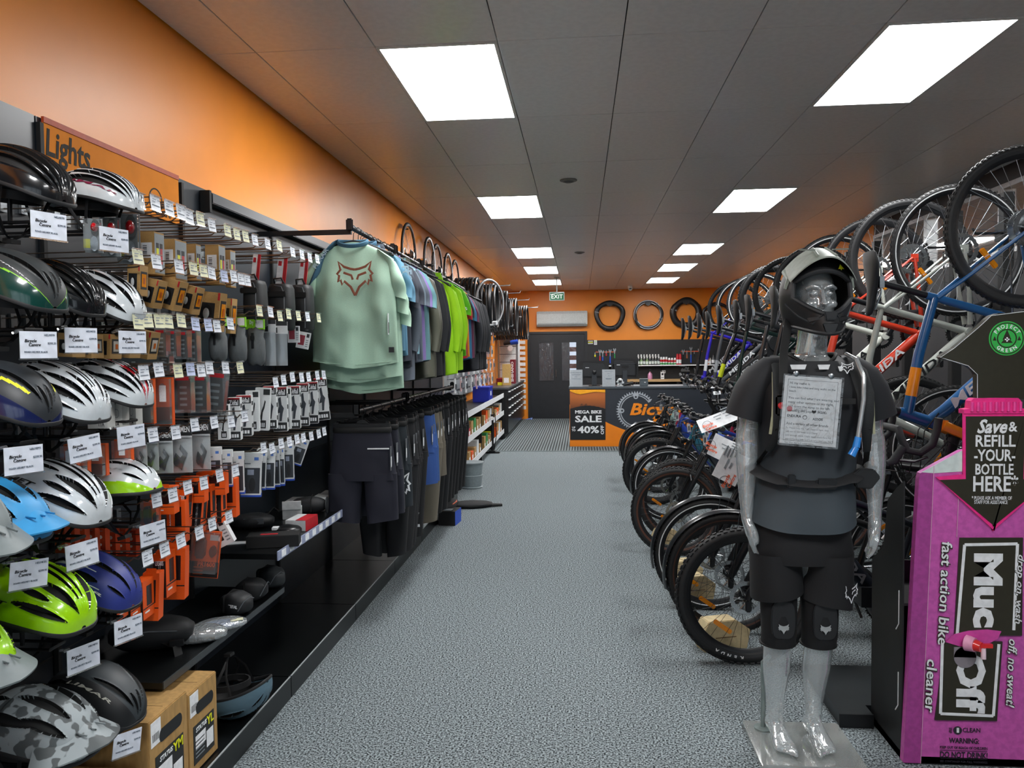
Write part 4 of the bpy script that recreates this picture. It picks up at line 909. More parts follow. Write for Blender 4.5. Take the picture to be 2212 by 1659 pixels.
# ------------------------------------------------------------------ packs on the hooks: unit boxes (face to local -y), scaled
def patch(t, nm, m_, x0, z0, x1, z1, y=-.503, side='f', th=.004):
    if side == 'f': b = MB().box((x0, y-th, z0), (x1, y, z1))
    else: b = MB().box((-y, x0, z0), (-y+th*3, x1, z1))
    return b.build(nm, m_, t, False)
def side_letter(t, s, x, z, sz, m_, w=None, rot=0):
    return link('lettering', text_mesh(s, sz, .002, bold=.02, width=w, mats=m_), t, FY((x, -.51, z)) @ RZ(rot))
def hole(t, m_=INK): patch(t, 'hang_hole', m_, -.10, .42, .10, .455)
PKM = {}
def unit(kind):
    t = thing('pack', '', 'pack')
    U = lambda m_, bev=.012: MB().cbox((0, 0, 0), (1, 1, 1)).build('carton', m_, t, False, bevel=bev)
    if kind == 'lightbox':
        t.name = 'light_carton'; U(KRAFT); p = patch(t, 'barcode_label', WHITE, -.36, -.12, .36, .24)
        for k in range(8): patch(t, 'barcode', INK, -.25, -.05+k*.03, .02, -.05+k*.03+.008+(k % 3)*.006, -.508)
        patch(t, 'front_panel', mat('front_grey', '#8f979b', .45), -.46, -.46, .46, .46, side='s')
        for y_, m_ in ((-.2, YELLOWP), (.15, RED)): patch(t, 'light_print', m_, y_-.1, -.25, y_+.1, .12, -.52, 's'); patch(t, 'light_print', INK, y_-.12, .12, y_+.12, .24, -.52, 's')
    elif kind == 'amber':
        t.name = 'reflector_carton'; U(KRAFT); patch(t, 'window', INK, -.38, -.34, .30, .22)
        MB().torus(.20, [(.05, .02), (-.05, .02), (-.05, -.02), (.05, -.02)], 18, 0, FY((-.04, -.53, -.06))).build('coil', BLACK, t)
        MB().ell((-.05, -.53, -.06), (.14, .04, .14), 12, 8).build('lens', mat('lens_pale', '#b8bcbd', .2), t)
        patch(t, 'side_frame', INK, -.36, -.28, .36, .30, side='s'); patch(t, 'side_amber', AMBER, -.26, -.20, .26, .22, -.52, 's'); patch(t, 'side_core', mat('amber_deep', '#b85a08', .3), -.10, -.10, .10, .10, -.54, 's'); patch(t, 'red_edge', RED, .40, .30, .49, .49)
    elif kind == 'redblister':
        t.name = 'light_blister_pack'; MB().cbox((0, .1, 0), (.94, .7, .80)).build('box', mat('box_black', '#17181b', .35), t, False, bevel=.01)
        MB().cbox((0, 0, .02), (1, 1, 1)).build('clear_sleeve', BLISTER, t, False); patch(t, 'side_panel', mat('side_red', '#b8402a', .4), -.3, -.42, .40, .30, -.48, 's'); patch(t, 'red_top', RED, -.4, .36, .4, .46)
        for k in range(4): patch(t, 'print', GREYP, -.22, -.3+k*.15, .22, -.24+k*.15, -.31)
    elif kind == 'tail':
        t.name = 'tail_light_pack'; MB().cbox((0, .3, 0), (1, .06, 1)).build('card', mat('card_grey', '#8d9496', .45), t, False)
        MB().lathe([(.24, -.25), (.25, .1), (.2, .15)], 18, 0, axes((.12, .25, .22), (1, 0, 0), z=(0, -1, 0))).build('lamp_ring', BLACK, t)
        MB().ell((.12, -.02, .22), (.2, .45, .14), 16, 10).build('lamp_lens', mat('lens_red', '#c4101c', .15, coat=.6), t)
        MB().lathe([(.22, -.3), (.22, .2)], 16, 0, axes((.1, .1, -.25), (1, 0, 0), z=(0, -1, 0))).build('lamp_body', CHROME, t)
        MB().cbox((.02, 0, 0), (.9, .6, .9)).build('clear_bubble', BLISTER, t, False); patch(t, 'lime_print', YELLOWP, -.46, -.36, -.2, -.1, .25)
    elif kind == 'zefal':
        t.name = 'mirror_carton'; U(mat('carton_white', '#d9dcdd', .4)); patch(t, 'black_header', INK, -.49, .30, .49, .47); patch(t, 'red_flash', RED, -.49, .44, .49, .497)
        side_letter(t, 'Zéfal', .02, .375, .16, WHITE, .72); patch(t, 'black_footer', INK, -.49, -.49, .49, -.30)
        for k in range(4): patch(t, 'icon', WHITE, -.36+k*.19, -.44, -.22+k*.19, -.36, -.508)
        MB().prism([(-.12, .24), (.06, .28), (.12, .10), (.28, .02), (.18, -.10), (.10, -.27), (-.06, -.27), (-.02, -.08), (-.24, -.10), (-.06, .06)], 0, .006, 0, FY((0, -.503, 0))).build('mirror_print', mat('print_slate', '#343a42', .45), t, False)
        for k, z in enumerate((.25, 0, -.3)): patch(t, 'side_print', INK, -.3, z, .3, z+.1, side='s')
    elif kind == 'mirrorback':
        t.name = 'mirror_carton'; U(mat('carton_white', '#d9dcdd', .4)); patch(t, 'header', INK, .05, .34, .49, .47)
        MB().tube([(.2, 0, .2), (.12, 0, .05), (.02, 0, -.05), (-.05, 0, -.25)], [.04, .05, .05, .08], 8, 0, M=T((0, -.52, 0)) @ SCL(1, .2, 1)).build('mirror_print', INK, t)
        for z in (.32, .12, -.08): MB().torus(.09, [(.012, .004), (-.012, .004), (-.012, -.004), (.012, -.004)], 14, 0, FY((-.28, -.506, z))).build('line_print', GREYP, t, False)
        q = patch(t, 'icon_plate', INK, -.2, -.45, .3, -.26)
        for k in range(3): patch(t, 'icon', WHITE, -.1+k*.12, -.42, -.03+k*.12, -.32, -.508)
    elif kind == 'quad':
        t.name = 'phone_case_carton'; U(mat('carton_white', '#d9dcdd', .4)); patch(t, 'case_print', mat('case_dark', '#2a2f36', .35), -.40, -.42, .42, .16)
        MB().lathe([(.16, 0), (.16, .02)], 18, 0, FY((.05, -.51, -.22))).build('mount_ring', INK, t); patch(t, 'lens_plate', mat('lens_plate', '#8d96a8', .3), -.2, .0, .12, .12, -.508); patch(t, 'blue_foot', BLUEP, -.499, -.499, .499, -.455)
        patch(t, 'logo', mat('logo_blue', '#4a78c8', .4), .12, .33, .34, .40); patch(t, 'title', GREYP, -.4, .24, -.05, .27); patch(t, 'side_print', INK, -.2, -.35, .2, .3, side='s'); patch(t, 'side_foot', BLUEP, -.49, -.499, .49, -.42, side='s')
    elif kind == 'orange':
        t.name = 'bike_light_box'; U(ORANGE); patch(t, 'black_side', INK, -.47, -.49, .47, .34)
        for k in range(5):
            MB().torus(.0, [(.12, .004), (.10, .004), (.10, -.004), (.12, -.004)], 4, 0, FY((0, -.512, .2-k*.15)) @ RZ(PI/4) @ SCL(1.2, .55, 1)).build('icon', WHITE, t, False)
        side_letter(t, 'LR500S', 0, .29, .15, WHITE, .62); patch(t, 'window', mat('window_black', '#121315', .25), -.18, -.18, .28, .34, side='s'); patch(t, 'divider', INK, -.49, -.24, .49, -.21, -.504, 's'); patch(t, 'small_print', WHITE, -.35, -.35, .05, -.31, -.504, 's')
        patch(t, 'hang_tab', ORANGE, -.30, .5, .30, .60, -.45)
    elif kind == 'orangeface':
        t.name = 'bike_light_box'; U(ORANGE); patch(t, 'window', mat('window_black', '#121315', .25), -.05, -.12, .30, .36); patch(t, 'divider', INK, -.49, -.24, .49, -.215); patch(t, 'small_print', WHITE, -.36, -.36, .05, -.32); patch(t, 'small_print', WHITE, -.36, .28, -.15, .31); patch(t, 'hang_tab', ORANGE, -.30, .5, .30, .60, -.45); side_letter(t, 'RAVEMEN', -.3, .12, .10, WHITE, .4, PI/2)
    elif kind == 'orangeblister':
        t.name = 'light_set_pack'; MB().cbox((0, .35, 0), (1, .1, 1)).build('card', ORANGE, t, False); patch(t, 'black_foot', INK, -.49, -.49, .49, -.16, .295); side_letter(t, 'PR1600', .05, -.12, .14, ORANGE, .62).matrix_basis = FY((.05, .28, -.22))
        MB().cbox((-.16, 0, .15), (.34, .5, .42)).build('lamp', mat('lamp_dark', '#2c2f33', .4), t, bevel=.05); MB().lathe([(.12, -.2), (.12, .1)], 14, 0, axes((.26, .1, .08), (1, 0, 0), z=(0, -1, 0))).build('remote', BLACK, t)
        MB().cbox((0, 0, .06), (.96, .62, .84)).build('clear_bubble', BLISTER, t, False); patch(t, 'lens_print', mat('lens_pale', '#b8bcbd', .2), .1, .30, .4, .42, .29)
        for k in range(3): patch(t, 'small_print', mat('print_brown', '#8a3a1c', .5), -.4, -.44+k*.07, -.05, -.41+k*.07, .29)
    elif kind == 'polybag':
        t.name = 'spare_part_bag'; MB().cbox((0, 0, .36), (1, .3, .26)).build('header', INK, t, False); side_letter(t, 'RAVEMEN', .02, .38, .17, WHITE, .8).matrix_basis = FY((.02, -.17, .36)); patch(t, 'white_edge', WHITE, -.5, .20, .5, .235, -.152)
        MB().grid(lambda u, v: V(((u-.5)*.98, -.18-.32*math.sin(PI*u)*math.sin(PI*v)-.05*math.sin(9*u+5*v), -.5+.74*v)), 8, 8).build('clear_front', BLISTER, t)
        MB().box((-.49, .1, -.5), (.49, .14, .24)).build('card', mat('card_pale', '#c3c6c6', .5), t, False)
        m = MB().tube([(-.2, -.1, -.2), (.05, -.16, -.32), (.22, -.1, -.12), (.02, -.14, .02)], [.11, .13, .1, .06], 8).ell((-.1, -.1, -.28), (.16, .12, .1), 10, 6); m.build('mount', BLACK, t)
    elif kind == 'whitebox':
        t.name = 'white_carton'; U(mat('carton_plain', '#cfcfca', .5)); side_letter(t, 'TTA', .18, -.36, .2, INK, .32); MB().torus(.13, [(.01, .003), (-.01, .003), (-.01, -.003), (.01, -.003)], 16, 0, FY((.2, -.506, -.05))).build('line_print', GREYP, t, False); patch(t, 'line_print', GREYP, .12, -.45, .35, -.44)
    elif kind == 'redpack':
        t.name = 'rescue_tool_pack'; U(mat('pack_red', '#b2401c', .45)); 
        for k, (z, r) in enumerate(((.18, .17), (-.10, .12), (-.34, .15))): MB().prism([(r*1.2*math.cos(q*PI/5), z+r*.42*math.sin(q*PI/5)) for q in range(10)], 0, .006, 0, FY((0, -.503, 0))).build('figure_print', mat('print_cream', '#d8d2c4', .5), t, False)
        patch(t, 'small_print', GREYP, -.25, .40, .25, .42)
    elif kind == 'drybag':
        t.name = 'dry_pouch'; MB().cbox((0, 0, .38), (.9, .2, .22)).build('lime_header', LIME, t, False); patch(t, 'price_label', WHITE, .05, .30, .42, .47, -.102); side_letter(t, 'Dry', -.15, .44, .12, WHITE).matrix_basis = FY((-.15, -.105, .42))
        MB().loft([[V((w_*math.cos(2*PI*k/14), .46*math.sin(2*PI*k/14)*(d_), z+.03*math.sin(k*2.2+z*9))) for k in range(14)] for z, w_, d_ in ((.30, .30, .3), (.22, .42, .7), (.10, .38, .8), (.0, .46, 1), (-.25, .48, 1), (-.42, .44, .9), (-.5, .3, .5))]).build('pouch', mat('pouch_grey', '#555a5c', .55, bump=.2, scale=8), t, angle=70)
        MB().cbox((0, -.46, .02), (.12, .06, .34)).build('strap', BLACK, t); MB().cbox((0, -.49, .08), (.2, .05, .08)).build('buckle', BLACK, t)
    elif kind == 'clearbag':
        t.name = 'clear_accessory_bag'; MB().cbox((0, 0, .35), (1, .3, .28)).build('header', mat('carton_white', '#d9dcdd', .4), t, False); patch(t, 'header_black', INK, -.2, .40, .49, .49, -.152); patch(t, 'barcode', INK, -.35, .24, -.1, .36, -.152)
        MB().grid(lambda u, v: V(((u-.5)*.96, -.2-.2*math.sin(PI*u)-.06*math.sin(7*v+4*u), -.5+.72*v)), 6, 6).build('clear_front', glassy('bag_film', (.8, .85, .88), .08, .3, .15), t)
        MB().box((-.3, .05, -.42), (.3, .1, .1)).build('pouch', mat('pouch_pale', '#8f979d', .5), t, False)
    elif kind == 'smallcard':
        t.name = 'small_carded_part'; U(mat('carton_white', '#d9dcdd', .4)); patch(t, 'window', mat('window_red', '#8c1f33', .3), -.38, -.3, .10, .30); patch(t, 'print', INK, .2, .2, .42, .42); 
        for k in range(4): patch(t, 'print', GREYP, .2, -.36+k*.12, .4, -.31+k*.12)
    elif kind == 'orangetag':
        t.name = 'orange_blister_pack'; MB().cbox((0, .2, 0), (1, .4, 1)).build('card', ORANGE, t, False); MB().lathe([(.16, -.1), (.16, .1)], 14, 0, axes((0, -.1, .22), (1, 0, 0), z=(0, -1, 0))).build('knob', STEEL, t); MB().cbox((0, -.15, .0), (.95, .6, .95)).build('clear_bubble', BLISTER, t, False); patch(t, 'black_foot', INK, -.45, -.48, .45, -.12, -.0); patch(t, 'white_label', WHITE, -.05, .0, .3, .34, -.452)
    return t
def depth_of(p): return (-p.x*math.sin(YAW)+p.y*math.cos(YAW))*math.cos(PIT)-(p.z-EYE)*math.sin(PIT)
def pack(kind, px_, py_, w_, h_, dep, lab, ang=0., roll=0., X=-1.46, mp=None, group=None):
    if kind not in PKM: PKM[kind] = unit(kind)
    p = at(px_, py_, X=X); k = depth_of(p)/F
    M_ = T(p) @ RZ(ang) @ RY(roll) @ T((0, dep/2, 0)) @ SCL(w_*k/math.cos(ang), dep, h_*k)
    return dup(PKM[kind], M_, lab, group or lab.split(',')[0], mp)
def packs(kind, lab, lst, dep=.04, ang=0., X=-1.46, mp=None):
    for q in lst:
        px_, py_, w_, h_ = q[:4]; n_ = sum(1 for z_ in lst if z_[0] >= px_)
        pack(kind, px_, py_, w_, h_, q[5] if len(q) > 5 else dep, f'{lab}, {nth(n_)} from the shirts' if len(lst) > 1 else lab, ang, q[4] if len(q) > 4 else 0, X, mp)
packs('lightbox', 'kraft light carton with grey front hung below the lights sign', [(317, 546, 34, 92, 0, .065), (365, 560, 27, 88, 0, .085), (413, 566, 22, 78, 0, .04), (458, 571, 30, 85, 0, .06), (492, 580, 12, 80, 0, .05)])
packs('tail', 'carded red tail light with chrome lamp behind the white helmet', [(195, 505, 34, 75), (232, 508, 38, 85), (272, 512, 44, 110)], .05, .35)
packs('amber', 'kraft carton with amber reflector window', [(288, 605, 28, 66, .05, .05), (322, 632, 30, 62, .28, .06), (362, 634, 42, 66, .30, .06), (404, 646, 34, 60, .26, .06), (448, 672, 52, 84, .12, .06), (488, 682, 24, 76, .08, .05)], .06)
packs('amber', 'lower kraft carton with coiled cable behind the white price cards', [(140, 745, 34, 52, .05), (180, 748, 36, 52, .0), (220, 748, 38, 54, .05), (262, 744, 42, 56, .1), (305, 744, 36, 60, .2)], .06, mp={'amber_reflector': mat('cable_white', '#b4aea2', .5)})
packs('redblister', 'black boxed light in clear sleeve with red side', [(345, 742, 22, 62), (368, 744, 22, 62), (391, 746, 24, 62), (414, 752, 20, 90), (352, 785, 24, 50)], .05, .1)
packs('drybag', 'grey roll-top pouch with lime header card', [(462, 730, 40, 98), (505, 732, 42, 98), (545, 738, 44, 100)], .09, .1)
packs('clearbag', 'clear bag of accessories with white header beside the pouches', [(582, 740, 26, 100), (603, 742, 34, 96)], .02, .25)
packs('smallcard', 'small red-windowed card beside the sage shirt', [(634, 722, 24, 36), (655, 735, 26, 36, .2)], .02, .25)
packs('whitebox', 'plain off-white carton below the red-striped helmet', [(210, 895, 40, 62), (243, 890, 38, 72), (277, 884, 30, 78)], .06, .2)
packs('orangetag', 'orange knob pack in clear blister beside the off-white cartons', [(311, 868, 28, 98), (346, 868, 40, 104)], .05, .15)
packs('redblister', 'dark boxed light with red edge hung in the middle row', [(394, 852, 34, 84), (428, 852, 34, 84), (462, 848, 44, 92, .12)], .05, .15)
packs('zefal', 'white and black mirror carton with red flash hung in a row', [(505, 905, 26, 92), (527, 898, 30, 88), (583, 880, 26, 92), (605, 884, 28, 96), (634, 880, 26, 92), (654, 874, 24, 92), (674, 870, 24, 90), (695, 862, 26, 92, -.08)], .05, .25)
packs('mirrorback', 'white mirror carton with line drawings, back side outwards', [(545, 888, 26, 88), (566, 884, 30, 92, .06), (618, 882, 18, 90), (482, 912, 22, 76)], .04, .25)
packs('polybag', 'clear poly bag of black mounts with black header', [(298, 980, 30, 80), (322, 976, 32, 84), (350, 976, 38, 96), (386, 968, 50, 110), (432, 964, 38, 110)], .03, .25)
packs('orangetag', 'orange knob pack in clear blister above the white helmet', [(142, 1000, 26, 76), (166, 1000, 28, 76), (200, 996, 40, 70), (258, 984, 36, 66)], .05, .15)
packs('quad', 'white and blue phone case carton hung in a row', [(462, 1008, 30, 84), (488, 1012, 26, 80), (512, 1022, 28, 92), (543, 1026, 40, 96, .05), (564, 1014, 20, 90, .06), (581, 1014, 24, 88, .04), (598, 1008, 12, 88), (608, 1006, 12, 88), (622, 996, 24, 86), (646, 976, 26, 58, .35)], .025, .3)
packs('orange', 'icon-sided orange light box in the upper orange row', [(389, 1100, 26, 86, .08), (443, 1092, 24, 86), (466, 1088, 24, 84), (425, 1108, 20, 90, .1)], .06, .1)
packs('orangeface', 'window-faced orange light box in the upper orange row', [(492, 1076, 34, 84), (410, 1060, 60, 54), (350, 1082, 50, 60), (455, 1045, 60, 50)], .05, .15)
packs('orange', 'icon-sided orange light box in the lower orange row', [(345, 1245, 28, 96), (296, 1300, 26, 84), (270, 1306, 24, 76), (240, 1310, 24, 70)], .08, .1)
packs('orangeface', 'window-faced orange light box in the lower orange row', [(376, 1240, 44, 112, .04), (325, 1290, 34, 104, .05), (380, 1128, 38, 92)], .05, .2)
packs('orangeblister', 'orange carded light set with large black lamp', [(437, 1204, 58, 104, .12), (318, 1130, 34, 90)], .06, .2)
packs('redpack', 'brick red rescue tool pack with cream figures', [(129+22*k, 1166+1.2*k, 21, 58) for k in range(8)], .03, .1, X=-1.56)
packs('smallcard', 'black and white carded cable part hung by the orange boxes', [(472, 1152, 42, 62, -.45)], .04, .2, mp={'window_red': INK})
for o_ in PKM.values(): drop(o_)
# black bags with red and white cards
BAGM = mat('bag_nylon', '#16181b', .6, bump=.25, scale=30); PIPE = mat('grey_piping', '#5c6166', .4)
def hang_bag(px_, py_, w_, h_, lab, roll=0):
    p = at(px_, py_, X=-1.48); k = depth_of(p)/F; W_, H_ = w_*k, h_*k
    t = thing('frame_bag', lab, 'bag', T(p) @ RY(roll), 'black bags with red and white cards')
    MB().loft([[V((W_/2*s*math.copysign(abs(math.cos(a))**.6, math.cos(a)), .06*s*math.copysign(abs(math.sin(a))**.6, math.sin(a))+.06, z)) for a in [2*PI*q/20 for q in range(20)]] for z, s in ((-H_*.5, .8), (-H_*.46, .96), (-H_*.1, 1), (H_*.2, .95), (H_*.27, .8), (H_*.28, .5))]).build('body', BAGM, t, angle=60)
    MB().box((-W_*.46, -.012, H_*.05), (W_*.4, .0, H_*.14)).build('flap_band', MATTE, t, bevel=.003)
    MB().tube([(W_*.3, -.006, -H_*.45), (W_*.32, -.006, H_*.1), (W_*.2, -.004, H_*.22), (-W_*.1, -.002, H_*.24)], .002, 6).build('piping', PIPE, t)
    MB().tube([(-W_*.25, .05, H_*.25), (-W_*.2, .03, H_*.36), (W_*.1, .03, H_*.37), (W_*.2, .05, H_*.25)], .005, 6).build('loop', BLACK, t)
    c = MB().box((-W_*.28, .05, H_*.12), (W_*.02, .054, H_*.72)).build('card', WHITE, t, False, M=RY(.12)); MB().box((-W_*.02, .048, H_*.12), (W_*.12, .0535, H_*.72)).build('red_strip', RED, c, False); MB().box((-W_*.24, .0485, H_*.58), (-W_*.1, .0495, H_*.66)).build('red_badge', RED, c, False)
hang_bag(540, 640, 44, 130, 'black frame bag with red card hung beside the amber cartons')
hang_bag(598, 648, 54, 130, 'wide black frame bag with red and white card in the bag row', 0)
hang_bag(645, 650, 46, 130, 'narrow black frame bag with grey piping beside the sage shirt', 0)

# ------------------------------------------------------------------ helmets
LINER = mat('helmet_liner', '#0b0c0d', .7); PADG = mat('strap_black', '#121315', .65)
def hm(n, c, gloss=True): return mat('helmet_'+n, c, .22 if gloss else .5, coat=.7 if gloss else 0., var=.03)
VENTS = {
 'ribs': [(.56, .33, .10, .045, 0), (.58, .36, .36, .085, .1), (.62, .30, .66, .085, .25), (.62, .26, .98, .10, .3), (.34, .16, 1.2, .07, .1)],
 'lens': [(.55, .36, .05, .022, 0), (.76, .13, .26, .05, .2), (.45, .13, .30, .06, .1), (.72, .17, .58, .075, .5), (.40, .12, .66, .075, .1), (.70, .16, .95, .08, .5), (.42, .13, 1.05, .07, .2), (.62, .2, 1.32, .045, .2)],
 'met': [(.58, .30, .09, .035, .05), (.76, .15, .42, .10, .5), (.50, .09, .34, .045, 0), (.66, .08, .78, .06, .2), (.30, .10, .92, .06, .1), (.74, .15, 1.10, .08, .35)],
 'mesh': [(.58, .2, .08, .05, 0), (.78, .12, .40, .08, .3), (.52, .12, .42, .07, .1), (.60, .13, .82, .09, .3), (.72, .16, 1.18, .08, .3), (.38, .12, 1.1, .06, .1), (.32, .1, .6, .07, 0)],
 'aero': [(.70, .17, .42, .06, .5), (.86, .09, .12, .05, .1), (.30, .12, .9, .05, .1)],
 'city': [(.60, .15, .34, .065, .3), (.78, .12, .25, .045, .3), (.55, .11, .92, .085, .2), (.82, .08, .8, .05, .2), (.30, .12, .5, .06, 0)],
 'mtb': [(.60, .14, .30, .09, .2), (.44, .16, .95, .10, .1), (.68, .12, .80, .10, .3), (.30, .10, .40, .08, 0)]}
def hshape(L=.158, Wd=.102, H=.122):
    def P(s, t):
        a = PI*(1-s); q = max(math.sin(a), 0)
        x = L*math.cos(a); w = Wd*q**.62; h = H*q**.72*(1-.10*math.cos(a)) if True else 0
        zb = .012 - .016*math.cos(a) + .022*math.sin(a)**2*(1 if x > -.04 else .6) - (.02 if x < -.08 else 0)*min(1, (-x-.08)/.05 if x < -.08 else 0)
        st = math.sin(t)
        return V((x+.012*st*q, w*math.copysign(abs(math.cos(t))**.92, math.cos(t)), zb + (h-zb*.6)*st**.86))
    return P
def vent_f(vs, s, t):
    d = abs(t-PI/2); best = 9
    for sc, a, dc, b, k in vs:
        u = (s-sc)/a
        u /= 1.1
        if abs(u) < 1: best = min(best, (abs(d-(dc-k*(s-sc))) - 1.45*b*(1-u*u)**.8)/b)
    return best
HELM = {}
def make_helmet(vset, zones=None, L=.158, Wd=.102, H=.122):
    P = hshape(L, Wd, H); vs = VENTS[vset]; NS, NTt = 120, 108; dt_ = PI/NTt
    m = MB(); c0 = V((0, 0, .05)); val = {}
    for j in range(NTt+1):
        for i in range(NS+1):
            s, t_ = .004+.992*i/NS, PI*j/NTt
            sg = 1 if t_ >= PI/2 else -1; d_ = abs(t_-PI/2)
            for sc_, a_, dc_, b_, k_ in vs:
                u_ = (s-sc_)/a_/1.1
                if abs(u_) < 1:
                    hw = 1.45*b_*(1-u_*u_)**.8; c_ = dc_-k_*(s-sc_)
                    for e_ in (c_-hw, c_+hw):
                        if abs(d_-e_) < dt_*.5 and e_ > .01: t_ = PI/2+sg*e_
            f = vent_f(vs, s, t_); f = 0. if abs(f) < 1e-4 else f; p = P(s, t_)
            if f < 0: p = p + (c0*V((1, 1, 1)) + V((p.x*.7, 0, 0)) - p).normalized()*.02*min(1, -f*4)
            elif f < .5: p = p + (p-c0-V((p.x*.7, 0, 0))).normalized()*.0022*(1-f*2)
            val[i, j] = f; m.v.append(p)
    for j in range(NTt):
        for i in range(NS):
            m.f.append((j*(NS+1)+i, j*(NS+1)+i+1, (j+1)*(NS+1)+i+1, (j+1)*(NS+1)+i))
            f = (val[i, j]+val[i+1, j]+val[i, j+1]+val[i+1, j+1])/4
            m.m.append(1 if f < -1e-3 else (zones((i+.5)/NS, abs(PI*(j+.5)/NTt-PI/2)) if zones else 0))
    me = m.mesh('helmet_shell', [hm('main', '#cccccc'), LINER, hm('second', '#888888'), hm('third', '#444444')], True, 0, 50)
    m = MB().grid(lambda u, v: P(.02+.96*u, PI*v)*.86+V((0, 0, .012)), 28, 24); inner = m.mesh('liner', LINER, True)
    ring = [P(.01+.98*k/28, 0) for k in range(29)] + [P(.99-.98*k/28, PI) for k in range(29)]
    m = MB().tube([V((p.x*.985, p.y*.97, p.z-.004)) for p in ring], .0065, 8, closed=True, flat=(1, .8)); rim = m.mesh('rim', mat('helmet_rim', '#1b1c1e', .6), True)
    return P, me, inner, rim
def straps(t):
    m = MB()
    for s in (1, -1):
        m.tube([(.04, s*.085, .03), (.02, s*.07, -.05), (.005, s*.03, -.10), (.0, s*.005, -.115)], .006, 5, flat=(1, .25)); m.tube([(-.06, s*.08, .03), (-.01, s*.07, -.05), (.005, s*.03, -.10)], .006, 5, flat=(1, .25))
    m.cbox((0, 0, -.12), (.03, .03, .012)); m.build('chin_strap', PADG, t)
    MB().torus(.078, [(.004, .012), (-.002, .012), (-.002, -.012), (.004, -.012)], 24, 0, T((-.02, 0, .0)) @ SCL(1.15, .85, 1)).build('cradle', PADG, t)
def surf_text(P, body, s0, d0, ks, kt, m_, side=-1, size=1., shear=.2, rot=0., bold=.02):
    src = text_mesh(body, size, .0, shear=shear, bold=bold, mats=m_); me = src.copy()
    for v in me.vertices:
        x, y = v.co.x, v.co.y; x, y = x*math.cos(rot)-y*math.sin(rot), x*math.sin(rot)+y*math.cos(rot)
        s = s0 + x*ks; d = d0 - y*kt; t_ = PI/2 - side*d
        p = P(min(.98, max(.02, s)), min(PI-.01, max(.01, t_))); c = V((p.x*.8, 0, .04)); v.co = p + (p-c).normalized()*.0028
    return me
hid = [0]
def place_helmet(lab, px_, py_, vset, cols, sc=1.0, yaw=-.12, pitch=.12, roll=0., X=-1.50, zones=None, text=None, visor=None, key=None, straps_=True, flip=False, dims=None, stand=True):
    key = key or (vset, dims); 
    if key not in HELM: HELM[key] = make_helmet(vset, zones, *(dims or ()))
    P, me, inner, rim = HELM[key]
    if not flip: px_ -= 32
    c = at(px_, py_, X=X)
    sc *= .93
    M_ = T(c) @ RZ(yaw) @ RY(pitch) @ RX(roll) @ SCL(sc, sc, sc) @ T((0, 0, -.052))
    if flip: M_ = T(c) @ RZ(yaw) @ RX(PI+roll) @ RY(pitch) @ T((0, 0, -.07))
    t = thing('bike_helmet', lab, 'helmet', M_, 'helmets on the black shelving')
    sh = link('shell', me, t)
    recolour(sh, {'helmet_main': cols[0], 'helmet_second': cols[1] if len(cols) > 1 else cols[0], 'helmet_third': cols[2] if len(cols) > 2 else cols[0]})
    link('liner', inner, t); link('rim', rim, t)
    if straps_: straps(t)
    for tx in (text or []):
        body, s0, d0, ks, kt, m_ = tx[:6]; link('lettering', surf_text(P, body, s0, d0, ks, kt, m_, **(tx[6] if len(tx) > 6 else {})), t)
    if visor:
        m = MB()
        def vz(u, v, off): 
            a = (u-.5)*2.2; r = .098+.075*v*(1-.35*abs(u-.5)*2)
            return V((.055+r*math.cos(a)*1.0-.02, r*math.sin(a)*1.02, .070-.038*v-.030*(abs(u-.5)*2)**2+off+.006*math.cos(a*6)*(1-v)))
        nu, nv = 20, 8; vs = [vz(i/nu, j/nv, 0) for j in range(nv+1) for i in range(nu+1)] + [vz(i/nu, j/nv, -.004) for j in range(nv+1) for i in range(nu+1)]
        N = (nu+1)*(nv+1); fs = []
        for j in range(nv):
            for i in range(nu):
                a = j*(nu+1)+i; fs += [(a, a+1, a+nu+2, a+nu+1), (N+a+nu+1, N+a+nu+2, N+a+1, N+a)]
        for i in range(nu): fs += [(i+1, i, N+i, N+i+1), (nv*(nu+1)+i, nv*(nu+1)+i+1, N+nv*(nu+1)+i+1, N+nv*(nu+1)+i)]
        for j in range(nv): fs += [(j*(nu+1), (j+1)*(nu+1), N+(j+1)*(nu+1), N+j*(nu+1)), ((j+1)*(nu+1)+nu, j*(nu+1)+nu, N+j*(nu+1)+nu, N+(j+1)*(nu+1)+nu)]
        vo = m.add(vs, fs).build('visor', visor, t, angle=50)
        for s in (-.3, 0, .3): MB().cbox((.15, s*.1, .060), (.05, .006, .004), 0).build('visor_rib', visor, vo, bevel=.002)
    if stand:
        hid[0] += 1; z = c.z-.075*sc
        st = thing('helmet_stand', f'black wire stand carrying the {lab.split(" helmet")[0]} helmet'[:90], 'helmet stand', T((0, c.y, 0)), 'helmet stands')
        MB().tube([(-1.82, -.03, z-.05), (-1.42, -.03, z-.05), (-1.42, .03, z-.05), (-1.82, .03, z-.05)], .0045, 6).build('arm', BWIRE, st)
        MB().tube([(-1.52, 0, z-.05), (-1.52, 0, z+.05)], .006, 8).ell((-1.52, 0, z+.055), (.05, .045, .02), 14, 6).build('post', BWIRE, st); MB().box((-1.826, -.035, z-.07), (-1.815, .035, z-.03)).build('bracket', BWIRE, st, False)
    return t
WHT, BLKG = hm('white', '#c9d0d4'), hm('black', '#101215'); INKM = INK
low = lambda s, d: 2 if d > 1.18-.25*max(0, s-.7) else 0
place_helmet('glossy black ribbed road helmet on the top stand below the slate panel', 66, 384, 'ribs', [BLKG], 1.06, key='ribsb')
